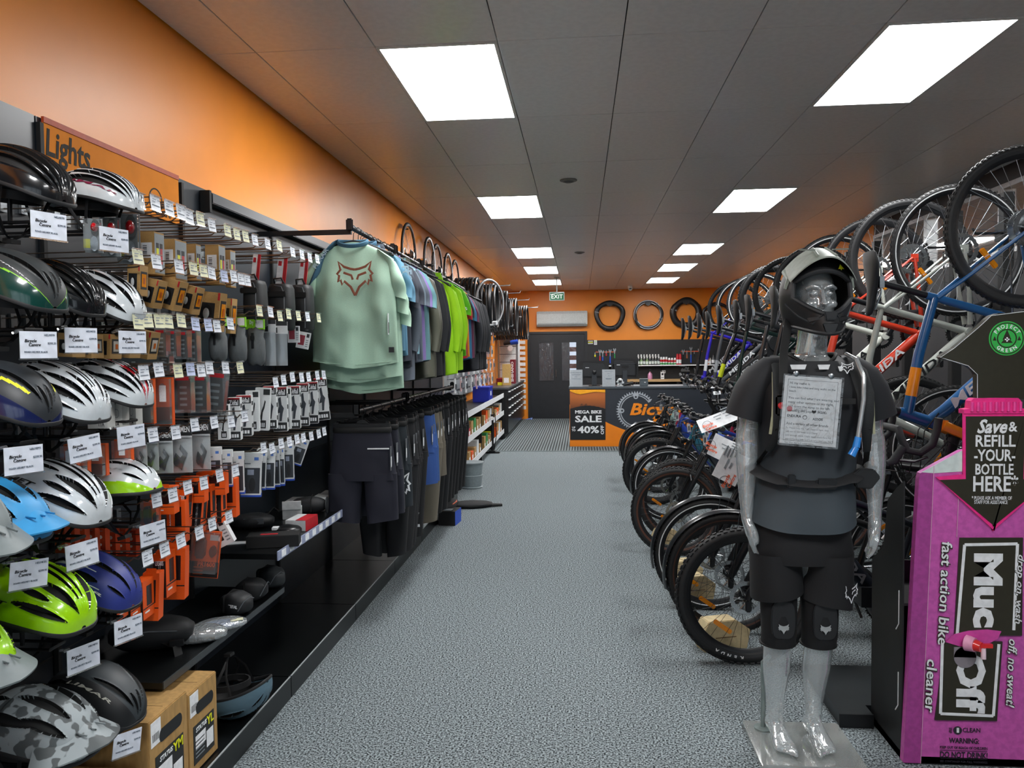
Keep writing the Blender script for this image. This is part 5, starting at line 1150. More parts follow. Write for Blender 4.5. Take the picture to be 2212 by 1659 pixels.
place_helmet('white ribbed road helmet with maroon letters on the top stand', 238, 420, 'ribs', [WHT], .98, pitch=.02, text=[('LIMAR', .60, 1.18, .16, .13, mat('maroon_print', '#7a1c40', .4))])
place_helmet('matt black and green aero helmet with lime line', 40, 608, 'aero', [hm('charcoal', '#2a2f31', False), hm('dark_green', '#0f3a34'), LIME], 1.1, zones=lambda s, d: 3 if abs(d-(.98-.3*(s-.5))) < .02 else 2 if d > .98-.3*(s-.5) else 0, key='aero_g', text=[('CYNOSURE', .70, .80, .05, .045, WHITE, dict(rot=-.3))])
place_helmet('glossy black vented helmet between the green and the white helmets', 152, 622, 'ribs', [BLKG], .98, key='ribsb', pitch=.2)
place_helmet('white mesh-vented helmet hung beside the amber reflector cartons', 246, 640, 'mesh', [WHT], 1.0, pitch=.22)
place_helmet('black and blue helmet with yellow flash on the middle stand', 28, 850, 'aero', [hm('slate', '#262b30', False), hm('navy_gloss', '#131d4a')], 1.08, zones=lambda s, d: 2 if d > 1.1 else 3 if (.62 < s < .80 and abs(d-(.62-.6*(s-.7))) < .055) else 0, key='aero_y')
for o_ in [o for o in bpy.data.objects if o.get('label', '').startswith('black and blue helmet')]:
    for c_ in o_.children:
        if c_.name.startswith('shell'): recolour(c_, {}); c_.material_slots[3].link = 'OBJECT'; c_.material_slots[3].material = YELLOWP
place_helmet('plain white many-vented road helmet on the middle stand', 142, 848, 'lens', [WHT], 1.12, pitch=.12)
place_helmet('white helmet with red maple stripe above the off-white cartons', 262, 828, 'lens', [WHT, hm('maple_red', '#b01525')], 1.0, zones=lambda s, d: 2 if (s > .45 and abs(d-.15) < .05+.04*math.sin(s*30)) else 0, key='lens_r')
place_helmet('sky blue mountain helmet with broad visor', 6, 1102, 'mtb', [hm('sky', '#2f8cc4', False)], 1.06, visor=hm('sky', '#2f8cc4', False), pitch=.1, key='mtb_p')
place_helmet('white road helmet with black letters behind the sky blue helmet', 140, 1064, 'met', [WHT], 1.16, pitch=.12, text=[('MET', .46, .98, .085, .17, INKM, dict(rot=-.12, bold=.03))])
place_helmet('white and lime helmet tipped upwards with grey letters', 268, 1050, 'city', [WHT, hm('lime', '#9bd60c')], 1.06, pitch=-.30, zones=low, key='city_l', text=[('LIMAR', .55, .68, .13, .12, mat('print_silver', '#9aa1a5', .4))])
place_helmet('bright lime green road helmet with dark letters', 92, 1288, 'met', [hm('lime', '#9bd60c')], 1.22, pitch=.08, text=[('MET', .48, 1.24, .08, .14, mat('print_green', '#26340c', .4))])
place_helmet('royal blue helmet with white stripes beside the orange boxes', 228, 1252, 'city', [hm('royal', '#23307c', False), WHT], 1.05, pitch=.14, zones=lambda s, d: 2 if (abs(d-.62) < .045*math.sin(PI*min(1, s*1.5)) and s < .62) or (abs(d-1.08) < .012 and .5 < s < .7) else 0, key='city_b', text=[('LIMAR', .55, 1.22, .13, .12, WHITE)])
place_helmet('matt dark grey helmet with pale letters behind the camouflage helmet', 240, 1492, 'aero', [hm('graphite', '#33393d', False), hm('jet', '#16181b', False)], 1.06, pitch=.2, zones=lambda s, d: 2 if d > .62 else 0, key='aero_d', text=[('LIMAR', .55, .86, .12, .14, mat('print_bone', '#b9b9ae', .4))])
CAMO = mat('helmet_camo', '#4a5052', .5, col2='#8d9699', scale=28, ramp=(.47, .5), detail=1.5)
place_helmet('grey camouflage mountain helmet with visor above the kraft boxes', 108, 1562, 'mtb', [CAMO], 1.2, visor=CAMO, pitch=.05, key='mtb_c', text=[('100%', .32, 1.34, .06, .07, WHITE), ('altis', .72, 1.40, .05, .06, WHITE)])
place_helmet('lime and grey mountain helmet visor at the shelf edge', -92, 1395, 'mtb', [hm('lime', '#9bd60c')], 1.15, visor=hm('fog', '#6d7678', False), key='mtb_p', pitch=.2)
place_helmet('grey mountain helmet below the sky blue one', -100, 1105, 'mtb', [hm('fog', '#6d7678', False)], 1.15, visor=hm('fog', '#6d7678', False), key='mtb_p', pitch=.3, stand=False, X=-1.47)
place_helmet('steel blue helmet lying upside down on the plinth', 508, 1512, 'city', [hm('steel', '#55707f', False)], .95, flip=True, X=at(508, 1508, Z=.175).x, key='city_s', stand=False)
# large price cards on the helmet stands
pc = thing('price_card', '', 'price card')
MB().box((0, -.048, -.034), (.002, .048, .034)).build('card', mat('card_pale_blue', '#d5dbe6', .45), pc, False); MB().box((-.002, -.05, -.038), (.004, .05, -.034)).build('holder_lip', CLEAR, pc, False)
MB().tube([(-.002, -.055, .034), (-.002, -.04, .036), (-.03, -.045, .03)], .004, 6).build('clip', CLEAR, pc)
letter('Bicycle', pc, FX((.003, -.022, .010)), INK, .011, shear=.25); letter('Centre', pc, FX((.003, -.012, -.000)), INK, .011, shear=.25); letter('$299.95', pc, FX((.003, .034, .004)), mat('tag_ink', '#7d8794', .5), .007); letter('ROAD HELMET BLACK', pc, FX((.003, -.008, -.018)), mat('tag_ink', '#7d8794', .5), .006); letter('HELMETS', pc, FX((.003, .028, .025)), mat('tag_ink', '#7d8794', .5), .007)
PCN = [('top black ribbed', 105, 488, .0), ('top white ribbed', 246, 518, 0), ('green aero', 83, 745, 0), ('black vented', 175, 735, 0), ('white mesh-vented', 286, 739, 0), ('red maple', 283, 943, .05), ('many-vented white', 183, 968, .1), ('yellow flash', 51, 993, .0), ('white and lime', 330, 1152, .05), ('black-lettered white', 177, 1197, .05), ('bright lime', 62, 1240, -.1), ('royal blue', 277, 1358, .0), ('dark grey', 180, 1420, .0), ('camouflage', 274, 1605, -.15)]
for nm, px_, py_, r_ in PCN:
    a = at(px_, py_, X=-1.37); dup(pc, T(a) @ RZ(-.35) @ RX(r_), f'white price card clipped to the stand of the {nm} helmet', 'helmet price cards')
drop(pc)

# ------------------------------------------------------------------ shelves, bags and boxes low down
t = thing('goods_shelf', 'black shelf with white label strip below the phone case cartons', 'shelf', T((0, 0, .68)))
MB().box((-1.825, 3.36, -.025), (-1.382, 4.31, 0)).build('board', PLINTH, t, False); MB().box((-1.382, 3.36, -.030), (-1.376, 4.31, .012)).build('label_strip', mat('strip_lilac', '#8f98b4', .4), t, False)
for k in range(9): MB().box((-1.376, 3.40+k*.102, -.024), (-1.3745, 3.45+k*.102, .008)).build('shelf_label', WHITE, t, False)
t = thing('lower_shelf', 'low black shelf holding saddle bags above the kraft boxes', 'shelf', T((0, 0, .455)))
MB().box((-1.825, 2.50, -.022), (-1.447, 3.59, 0)).build('board', PLINTH, t, False); MB().box((-1.447, 2.50, -.022), (-1.443, 3.59, .004)).build('front_edge', mat('edge_dark', '#33383b', .35), t, False)
def on(px_, py_, Z): return at(px_, py_, Z=Z)
def wbox(lab, px_, py_, Z, d_, rz, m_, extra=None, name='product_box', tilt=None):
    p = on(px_, py_, Z); t = thing(name, lab, 'box', T((p.x, p.y, Z+.0006)) @ RZ(rz) @ (tilt or Matrix()))
    MB().box((-d_[0]/2, -d_[1]/2, 0), (d_[0]/2, d_[1]/2, d_[2])).build('carton', m_, t, False, bevel=.002)
    MB().box((-d_[0]/2+.006, -d_[1]/2+.004, d_[2]), (d_[0]/2-.004, d_[1]/2-.004, d_[2]+.0008)).build('lid', m_, t, False)
    for (a, b_, m2) in (extra or []): MB().box(a, b_).build('print', m2, t, False)
    return t
CW = mat('carton_white', '#d9dcdd', .4)
wbox('long matt black box with red mark on the labelled shelf', 592, 1178, .68, (.24, .10, .055), .25, MATTE, [((-.06, -.02, .0561), (.02, .0, .0572), RED)])
wbox('white box with red end on the labelled shelf', 652, 1140, .68, (.11, .16, .055), -.05, CW, [((.0551, -.08, 0), (.0562, .08, .055), RED), ((0, -.08, .0551), (.055, .08, .0562), RED)])
wbox('open-lidded white box behind the black pouch', 632, 1118, .68, (.10, .10, .06), .3, CW, [((-.05, -.06, .055), (.05, -.045, .10), CW)])
for i, (x, y) in enumerate(((640, 1098), (697, 1098), (712, 1090))): wbox(('single', 'outer', 'inner')[i]+' blue and white carton at the shirt end of the labelled shelf', x, y, .68, (.09, .14, .055+.02*(i > 0)), .05, CW, [((.0451, -.07, .004), (.0462, .07, .03), BLUEP), ((-.03, -.0712, .01), (.03, -.0701, .04), INK)])
wbox('thin white card lying on the labelled shelf', 515, 1174, .68, (.10, .06, .003), .2, CARDW, [((-.02, -.01, .0031), (.02, .01, .0036), INK)], 'loose_card')
def lump(name, lab, cat, px_, py_, Z, d_, rz, m_, parts=(), seed=0, power=.7):
    p = on(px_, py_, Z); t = thing(name, lab, cat, T((p.x, p.y, Z+.0006)) @ RZ(rz))
    rings = []
    for k in range(13):
        u = k/12; e = max(.02, math.sin(PI*min(.98, max(.02, u))))**.35; zz = d_[2]
        rings.append([V(((u-.5)*d_[0], d_[1]/2*e*math.copysign(abs(math.cos(a))**power, math.cos(a))*(1+.06*mnoise.noise(V((u*4, a, seed)))), max(0, zz/2+zz/2*e*math.copysign(abs(math.sin(a))**power, math.sin(a))*(1+.14*mnoise.noise(V((u*5, a*1.5, seed+9))))))) for a in [2*PI*q/18 for q in range(18)]])
    MB().loft(rings).build('body', m_, t, angle=60)
    for nm, fn, m2 in parts: fn(MB()).build(nm, m2, t)
    return t
SB = [('strap', lambda b: b.tube([(-.02, -.052, .02), (-.02, -.05, .08), (-.02, 0, .098), (-.02, .05, .08), (-.02, .052, .02)], .012, 6, flat=(.2, 1)), MATTE), ('piping', lambda b: b.tube([(.05, -.045, .03), (.07, -.03, .07), (.075, .0, .085), (.07, .03, .07)], .002, 5), PIPE)]
a_ = lump('saddle_bag', 'black saddle bag with pale letters on the low shelf', 'bag', 512, 1326, .455, (.15, .11, .095), -.35, BAGM, SB, 1, .5); letter('ZEFAL', a_, axes((.03, -.054, .05), (1, 0, 0), y=(0, 0, 1)), WHITE, .018, bold=.03)
lump('saddle_bag', 'black saddle bag with wrapped strap in the middle of the low shelf', 'bag', 545, 1296, .455, (.14, .10, .10), .1, BAGM, SB, 2, .5)
lump('saddle_bag', 'dark grey saddle bag at the plinth end of the low shelf', 'bag', 585, 1268, .455, (.16, .11, .10), -.5, mat('bag_grey', '#24282b', .6, bump=.2, scale=30), SB, 3, .5)
FILM = glassy('film_bag', (.80, .84, .87), .14, .35, .18, .4)
lump('wrapped_pouch', 'black pouch in a clear plastic bag on the low shelf', 'pouch', 428, 1385, .455, (.22, .13, .06), .3, FILM, [('pouch', lambda b: b.ell((0, 0, .026), (.09, .05, .024)), MATTE), ('label', lambda b: b.cbox((-.05, 0, .058), (.05, .03, .001)), WHITE)], 4)
lump('wrapped_pouch', 'blue and white item in a clear plastic bag beside the saddle bags', 'pouch', 478, 1358, .455, (.20, .12, .04), .5, FILM, [('contents', lambda b: b.ell((0, 0, .018), (.08, .045, .016)), mat('wrap_blue', '#6d93c4', .4)), ('tag', lambda b: b.cbox((.06, -.02, .036), (.05, .03, .001)), mat('tag_cream2', '#d8d8b8', .5))], 5)
lump('hip_pack', 'large black hip pack with hanging strap on the low shelf', 'bag', 330, 1400, .455, (.30, .16, .12), .35, BAGM, [('zip', lambda b: b.tube([(-.1, -.07, .08), (0, -.078, .09), (.1, -.07, .08)], .003, 5), PIPE), ('hang_strap', lambda b: b.tube([(.05, -.06, .04), (.10, -.09, .03), (.12, -.13, -.04), (.125, -.14, -.11)], .02, 6, flat=(.15, 1)), MATTE), ('buckle', lambda b: b.cbox((.10, -.085, .04), (.05, .02, .02)), BLACK)], 6)
lump('poly_packet', 'grey poly packet tucked under the hip pack', 'packet', 365, 1432, .30, (.20, .12, .03), .4, FILM, [('insert', lambda b: b.cbox((0, 0, .012), (.15, .08, .01)), mat('insert_grey', '#8b9092', .5))], 7)
lump('stuff_pouch', 'soft black pouch lying behind the matt black box', 'pouch', 545, 1140, .68, (.22, .14, .075), .2, BAGM, [('band', lambda b: b.cbox((.02, -.06, .045), (.10, .006, .03)), PIPE), ('cord', lambda b: b.tube([(.08, 0, .07), (.11, .02, .10), (.14, 0, .08)], .004, 5), MATTE)], 8)
lump('glove_pack', 'crumpled glossy black pouch before the white box', 'pouch', 622, 1160, .68, (.13, .12, .06), .2, mat('pouch_gloss', '#141517', .3, bump=.4, scale=14), [('label', lambda b: b.cbox((-.055, -.02, .05), (.03, .04, .012)), WHITE), ('seam', lambda b: b.tube([(-.05, -.06, .03), (.05, -.06, .03)], .002, 5), PIPE)], 9)
lump('tool_roll', 'black roll bag with round ends on the labelled shelf', 'bag', 668, 1110, .68, (.20, .10, .10), .15, BAGM, [('end_disc', lambda b: b.lathe([(.046, 0), (.046, .006), (.03, .009)], 20, 0, axes((.098, 0, .05), (0, 1, 0), z=(1, 0, 0))), mat('bag_edge', '#24272a', .6)), ('strap', lambda b: b.tube([(.02, -.05, .02), (.02, -.045, .09), (.02, .0, .102), (.02, .045, .09)], .010, 6, flat=(.2, 1)), MATTE)], 10, 1.)
# kraft helmet boxes
def kbox(lab, x0, x1, y0, y1, z0, z1, size_code):
    t = thing('helmet_box', lab, 'box', T((0, 0, 0)), 'kraft helmet boxes')
    MB().box((x0, y0, z0), (x1, y1, z1)).build('carton', KRAFT, t, False, bevel=.003)
    c = (y0+y1)/2; w = y1-y0
    MB().prism([(w*.22*math.copysign(1, math.cos(a))+.018*math.cos(a), .022*math.sin(a)) for a in [2*PI*k/20+.01 for k in range(20)]], 0, .002, 0, FX((x1, c+.01, z1-.075))).build('hand_hole', INK, t, False)
    if size_code:
        p = MB().box((x1, c-w*.36, z0+.03), (x1+.0015, c+w*.36, z1-.13)).build('black_label', mat('label_black', '#1b1c1c', .4), t, False)
        letter(size_code, p, FX((x1+.0022, c+w*.22, z1-.155)), YELLOWP, .045, bold=.02); letter('STATUS', p, FX((x1+.0022, c-w*.1, z1-.150)), WHITE, .022, bold=.02, shear=.2)
        MB().box((x1+.0015, c-w*.30, z1-.215), (x1+.002, c+w*.05, z1-.17)).build('helmet_print', WHITE, p, False); MB().box((x1+.0015, c+w*.08, z0+.05), (x1+.002, c+w*.32, z0+.11)).build('barcode_print', WHITE, p, False)
        for k in range(5): MB().box((x1+.0015, c-w*.30, z0+.05+k*.014), (x1+.002, c, z0+.054+k*.014)).build('spec_print', GREYP, p, False)
        q = MB().box((x1, y0+.012, z1-.09), (x1+.0012, y0+.07, z1-.01)).build('white_label', WHITE, t, False)
        for k in range(8): MB().box((x1+.0012, y0+.02+k*.005, z1-.075), (x1+.0016, y0+.022+k*.005, z1-.05)).build('barcode', INK, q, False)
    letter('STATUS', t, T(((x0+x1)/2+.03, c, z1+.001)) @ RZ(PI/2), mat('kraft_print', '#c9b083', .6), .035, bold=.02); MB().box((x0+.02, c-.001, z1), (x1-.02, c+.001, z1+.0006)).build('flap_seam', mat('kraft_dark', '#6d5230', .8), t, False)
kbox('kraft youth large helmet box with black label on the plinth', -1.72, -1.375, 2.532, 2.742, .1015, .40, 'YL')
kbox('kraft youth medium helmet box with black label beside the large one', -1.72, -1.375, 2.285, 2.526, .1015, .42, 'YM')
kbox('low kraft box at the plinth end under the camouflage helmet', -1.74, -1.40, 1.98, 2.24, .1015, .30, None)
# ------------------------------------------------------------------ clothing rails
CLM = mat('cloth_main', '#808080', .85, bump=.12, scale=500, var=.06); CLS = mat('cloth_sleeve', '#707070', .85, var=.06, scale=500); CLC = mat('cloth_collar', '#606060', .85, var=.05)
def cloth(n, c, r=.85): return mat('fabric_'+n, c, r, bump=.12, scale=420, var=.06)
RAILX = -1.28
def sup(a, p): return math.copysign(abs(a)**p, a)
def fold(x, z, seed, amp): return amp*(math.sin(x*21+seed*1.7+z*3)*.5 + mnoise.noise(V((x*15+z*4, z*6-x*5, seed*3)))*.55 + math.sin(x*43+seed*2.9-z*4)*.3 + mnoise.noise(V((x*7, z*2.2, seed)))*.9)
def make_top(kind, seed):
    """shirt or jacket; origin on the rail, front towards local -y"""
    t = thing('cycling_shirt', '', 'shirt')
    top, hem = -.095, {'tee': -.80, 'jersey': -.76, 'jacket': -.92}[kind]
    rings = []; N = 72
    for k in range(41):
        u = k/40; z = top + (hem-top)*u
        w = .075+.155*min(1, u/.10)**.6 if u < .10 else .23+.014*math.sin((u-.1)*2.2) + (.012*(u-.6) if u > .6 else 0)
        d = .022+.026*min(1, u*3)
        ring = []
        for q in range(N):
            a = 2*PI*q/N; x = w*sup(math.cos(a), .75); y = d*sup(math.sin(a), .8)
            f = fold(x, z, seed, .028*min(1, .15+u*1.5)); y += f if math.sin(a) < 0 else f*.6
            ring.append(V((x, y, z + (.022*abs(x)/.24 - .010*math.sin(x*9+seed) if u > .95 else 0) - (.05*(abs(x)/.23)**1.6*max(0, 1-u*5)))))
        rings.append(ring)
    MB().loft(rings).build('body', CLM, t, angle=70)
    lst = .56 if kind in ('jacket',) else .25
    for s in (1, -1):
        rr = []
        for k in range(13):
            u = k/12; L = lst*u
            cx = .19+.055*math.sin(min(1, u*1.6)*1.2) + (.018*u if kind != 'jacket' else .02*math.sin(u*3)); cz = -.17-L*.96; wd = .066-.012*u if kind != 'jacket' else .066-.026*u
            rr.append([V((s*(cx+wd*math.cos(a)*.75), -.008+.035*math.sin(a)*(1-.2*u)+.010*math.sin(u*9+seed+a), cz+wd*.55*math.cos(a)*(1-u*.6)*(-1)+(.06*(1-u)*(1-math.cos(a))*.0))) for a in [2*PI*q/16 for q in range(16)]])
        MB().loft(rr).build('sleeve', CLS, t, angle=70)
    m = MB().tube([V((.085*math.cos(a), -.012+.034*math.sin(a), top+.006-.030*(math.sin(a) < 0)*abs(math.sin(a)))) for a in [2*PI*q/24 for q in range(24)]], .011, 8, closed=True, flat=(1.2, .6))
    if kind == 'jacket':
        m = MB().loft([[V(((.085-.01*k)*math.cos(a), -.01+(.038)*math.sin(a), top-.01+.030*k)) for a in [2*PI*q/20 for q in range(20)]] for k in range(3)])
        MB().box((-.006, -.068, hem+.02), (.006, -.060, top-.02)).build('zip', MATTE, t, False)
    m.build('collar', CLC, t)
    MB().tube([V((.232*sup(math.cos(a), .75)+.0*a, .050*sup(math.sin(a), .8)+fold(.23*math.cos(a), hem, seed, .016)*(1 if math.sin(a) < 0 else .6), hem+.012+.02*abs(math.cos(a)))) for a in [2*PI*q/40 for q in range(40)]], .0022, 5, closed=True).build('hem_seam', CLM, t)
    tg = MB().box((.20, -.062, -.62), (.203, -.018, -.50)).build('swing_tag', WHITE, t, False); MB().box((.2032, -.058, -.61), (.2036, -.022, -.55)).build('tag_print', INK, tg, False)
    return t
def make_hanger(clip=False):
    t = thing('clothes_hanger', '', 'hanger')
    MB().tube([(0, 0, -.09)]+[(.020*math.sin(a), 0, -.02+.022*math.cos(a)) for a in (PI*.95, PI*.7, PI*.4, PI*.1, -PI*.15, -PI*.4)], .0022, 6).build('hook', BWIRE, t)
    if clip:
        MB().box((-.16, -.006, -.115), (.16, .006, -.09)).prism([(-.04, -.092), (.04, -.092), (.015, -.07), (-.015, -.07)], -.006, .006, 0, FY((0, 0, 0))).build('bar', BLACK, t, bevel=.003)
        for s in (1, -1): MB().box((s*.15-.014, -.014, -.15), (s*.15+.014, .014, -.085)).build('clip', BLACK, t, bevel=.003)
    else: MB().tube([(-.20, 0, -.155), (-.10, 0, -.115), (0, 0, -.09), (.10, 0, -.115), (.20, 0, -.155)], [.006, .008, .009, .008, .006], 8, flat=(1.3, .6)).build('shoulder_bar', BLACK, t)
    return t
def make_bottom(kind, seed):
    t = thing('cycling_trousers', '', 'trousers')
    wz, hem = -.115, {'shorts': -.66, 'pants': -1.0}[kind]; crotch = -.42
    rings = []; N = 40
    for k in range(12):
        u = k/11; z = wz+(crotch-wz)*u; w = .165+.035*u
        rings.append([V((w*sup(math.cos(a), .7), .036*sup(math.sin(a), .8)*(.7+.5*u)+fold(w*math.cos(a), z, seed, .012*u), z)) for a in [2*PI*q/N for q in range(N)]])
    MB().loft(rings).build('seat', CLM, t, angle=70)
    for s in (1, -1):
        rr = []
        for k in range(14):
            u = k/13; z = crotch+.04+(hem-crotch-.04)*u; w = (.098-.008*u if kind == 'shorts' else .098-.038*u); cx = .102+.012*u*(kind == 'shorts')-.02*u*(kind != 'shorts')
            rr.append([V((s*cx+w*sup(math.cos(a), .75), .042*sup(math.sin(a), .8)+fold(s*cx+w*math.cos(a), z, seed+s, .014), z+.012*math.cos(a)*u*s)) for a in [2*PI*q/22 for q in range(22)]])
        MB().loft(rr).build('leg', CLM, t, angle=70)
    MB().tube([V((.168*sup(math.cos(a), .7), .030*sup(math.sin(a), .8), wz-.012)) for a in [2*PI*q/28 for q in range(28)]], .014, 8, closed=True, flat=(1.2, .35)).build('waistband', CLC, t)
    tg = MB().box((.17, -.05, -.36), (.173, -.01, -.22)).build('swing_tag', mat('tag_dark', '#55595e', .5), t, False); MB().box((.1732, -.044, -.34), (.1736, -.016, -.28)).build('tag_print', WHITE, tg, False)
    return t
TOPS = {(k_, s_): make_top(k_, s_) for k_ in ('tee', 'jersey', 'jacket') for s_ in (1, 2)}
BOTS = {(k_, s_): make_bottom(k_, s_) for k_ in ('shorts', 'pants') for s_ in (3, 4)}
HGA, HGB = make_hanger(), make_hanger(True)
RZ1, RZ2 = 2.315, 1.275
def fox(parent, M_, m_, size, fill=False):
    """the angular head outline printed on shirts"""
    half = [(0, -.50), (.12, -.26), (.30, -.10), (.36, -.20), (.40, -.06), (.47, -.12), (.44, .06), (.50, .10), (.40, .22), (.46, .44), (.30, .30), (.12, .24), (0, .22)]
    if fill: return MB().prism([(x*size, y*size) for x, y in half] + [(-x*size, y*size) for x, y in half[-2:0:-1]], 0, .0012, 0, None).build('head_print', m_, parent, False, M=M_)
    m = MB()
    for s in (1, -1):
        m.tube([(s*x*size, y*size, 0) for x, y in half], .036*size, 5, flat=(.25, 1), up=(0, 0, 1)); m.tube([(s*.06*size, -.06*size, 0), (s*.10*size, .06*size, 0), (s*.32*size, .14*size, 0)], .034*size, 5, flat=(.25, 1), up=(0, 0, 1))
    return m.build('head_print', m_, parent, M=M_)
UP = [(4.30, 'tee', 'sage', '#9dbca7', '#9dbca7', '#477088', 0), (4.37, 'tee', 'sage', '#9dbca7', '#9dbca7', '#477088', -.085), (4.44, 'tee', 'sage', '#9dbca7', '#9dbca7', '#477088', -.15), (4.50, 'jersey', 'steel blue', '#4d7890', '#4d7890', '#3d627a', .02), (4.56, 'jersey', 'steel blue', '#4d7890', '#557f97', '#3d627a', 0),
      (4.62, 'tee', 'navy charcoal', '#2a2f39', '#2a2f39', '#22262e', 0), (4.68, 'tee', 'navy charcoal', '#2f343d', '#2f343d', '#22262e', -.03), (4.74, 'jacket', 'storm grey', '#565e68', '#4a525c', '#3c434c', 0), (4.81, 'tee', 'navy charcoal', '#30343e', '#30343e', '#22262e', 0), (4.88, 'jersey', 'pale blue', '#7ba6b4', '#5c6a76', '#44525c', 0), (4.95, 'tee', 'storm grey', '#4f5863', '#4f5863', '#3c434c', 0),
      (5.04, 'tee', 'lavender', '#75659a', '#75659a', '#5c4f7c', 0), (5.11, 'jersey', 'lavender', '#6d5d90', '#6d5d90', '#5c4f7c', 0), (5.19, 'tee', 'mist teal', '#5f8a90', '#5f8a90', '#466a70', 0), (5.28, 'tee', 'navy charcoal', '#2a2e38', '#2a2e38', '#22262e', 0), (5.42, 'jacket', 'shiny olive', '#55564a', '#55564a', '#44453b', 0), (5.52, 'jacket', 'shiny olive', '#4c4d43', '#4c4d43', '#44453b', 0),
      (5.68, 'jacket', 'black', '#14161a', '#14161a', '#101216', 0), (5.80, 'jacket', 'black', '#171a1f', '#171a1f', '#101216', 0), (6.30, 'jacket', 'lime', '#9ad514', '#9ad514', '#2b2f33', 0), (6.48, 'jacket', 'lime', '#a2dc18', '#a2dc18', '#2b2f33', 0), (6.66, 'jacket', 'lime', '#93cc12', '#93cc12', '#7fb80c', .02), (6.86, 'tee', 'bright green', '#5cae1c', '#5cae1c', '#2b2f33', .03),
      (7.0, 'tee', 'red', '#b3202c', '#b3202c', '#7c141d', 0), (7.1, 'tee', 'amber', '#d98a1e', '#2b2f33', '#2b2f33', .02), (7.24, 'tee', 'petrol blue', '#1b6788', '#1b6788', '#134b63', 0), (7.36, 'tee', 'petrol blue', '#215f86', '#215f86', '#134b63', 0), (7.5, 'tee', 'plum', '#5a2340', '#5a2340', '#3c172b', 0), (7.64, 'jersey', 'charcoal', '#24272d', '#24272d', '#1b1d22', 0), (7.8, 'jacket', 'charcoal', '#1d2026', '#1d2026', '#16181c', 0), (7.98, 'jacket', 'black', '#14161a', '#14161a', '#101216', 0), (8.15, 'jacket', 'black', '#16181c', '#16181c', '#101216', 0), (8.35, 'jacket', 'black', '#121418', '#121418', '#101216', 0)]
from collections import Counter
cnt = Counter(); kindn = {'tee': 'short-sleeved shirt', 'jersey': 'short-sleeved jersey', 'jacket': 'long-sleeved jacket'}
first = {}
for i, (Y_, K, cn, c, cs, cc, dz) in enumerate(UP):
    src = TOPS[K, 1+i % 2]; M_ = T((RAILX+random.uniform(-.012, .012), Y_, RZ1)) @ RZ(random.uniform(-.06, .06))
    lab = f'{cn} {kindn[K]}, {nth(i+1)} along the upper rail from the printed sage shirt'
    if i == 0: lab = 'sage green shirt with copper animal head print facing the aisle'; M_ = T((RAILX, Y_, RZ1)) @ RZ(.06)
    o = dup(src, M_ @ T((0, 0, dz)), lab, f'{cn} tops on the upper rail', {'cloth_main': cloth(c, c, .45 if 'shiny' in cn else .85), 'cloth_sleeve': cloth(cs, cs), 'cloth_collar': cloth(cc, cc)})
    first.setdefault(cn, o)
    dup(HGA, M_ @ T((0, .0, .0)), f'black hanger carrying the {cn} top {nth(i+1)} along the upper rail', 'black hangers on the upper rail')
    if i == 0:
        fox(o, FY((.025, -.082, -.30)), mat('copper_print', '#7a4028', .5), .20)
        # blue raglan shoulder with white letters
        rr = []
        for k in range(7):
            u = k/6; rr.append([V((-.10-.125*u+(.022+.05*u)*math.cos(a)*.6, -.012+.046*math.sin(a), -.105-.16*u*u-.05*u+(.03+.045*u)*math.cos(a)*.8)) for a in [2*PI*q/16 for q in range(16)]])
        MB().loft(rr).build('raglan_shoulder', cloth('#3d627a', '#3d627a'), o, angle=70)
        link('lettering', text_mesh('FLEXAIR', .035, bold=.02, mats=mat('pale_blue_print', '#9fb6c4', .5)), o, FY((-.17, -.066, -.19)) @ RZ(.95))
        MB().box((.205, -.068, -.72), (.235, -.062, -.69)).build('woven_label', INK, o, False)
    if cn == 'steel blue': link('lettering', text_mesh('FOX', .06, bold=.03, mats=mat('pale_blue_print', '#9fb6c4', .5)), o, axes((.262, -.035, -.29), (0, .2, -1), z=(.7, -1, 0)))
    if cn in ('red', 'bright green'): letter('FULL', o, axes((.265, -.035, -.36), (.3, .8, 0), z=(.7, -1, 0)), WHITE, .035, bold=.03)
LOWB = [(4.36, 'shorts', 'dark navy', '#1c1d2a'), (4.46, 'shorts', 'dark navy', '#1a1b27'), (4.56, 'shorts', 'dark navy', '#1e202c'), (4.66, 'shorts', 'petrol black', '#1a2126'), (4.76, 'shorts', 'petrol black', '#20282e'), (4.9, 'pants', 'black', '#17181b'), (5.0, 'pants', 'black', '#191a1d'), (5.12, 'pants', 'black', '#151619'), (5.24, 'pants', 'black', '#18191c'), (5.4, 'pants', 'black', '#141518'),
        (5.62, 'shorts', 'denim blue', '#2e4f8e'), (5.74, 'shorts', 'denim blue', '#31548f'), (5.9, 'pants', 'stone', '#6d675a'), (6.02, 'shorts', 'stone', '#635d52'), (6.2, 'pants', 'black', '#131417'), (6.35, 'pants', 'black', '#15161a'), (6.5, 'pants', 'black', '#111215'), (6.68, 'pants', 'black', '#141518'), (6.85, 'pants', 'black', '#121316'), (7.05, 'pants', 'black', '#141518'), (7.25, 'pants', 'black', '#101114'), (7.45, 'pants', 'black', '#131417')]
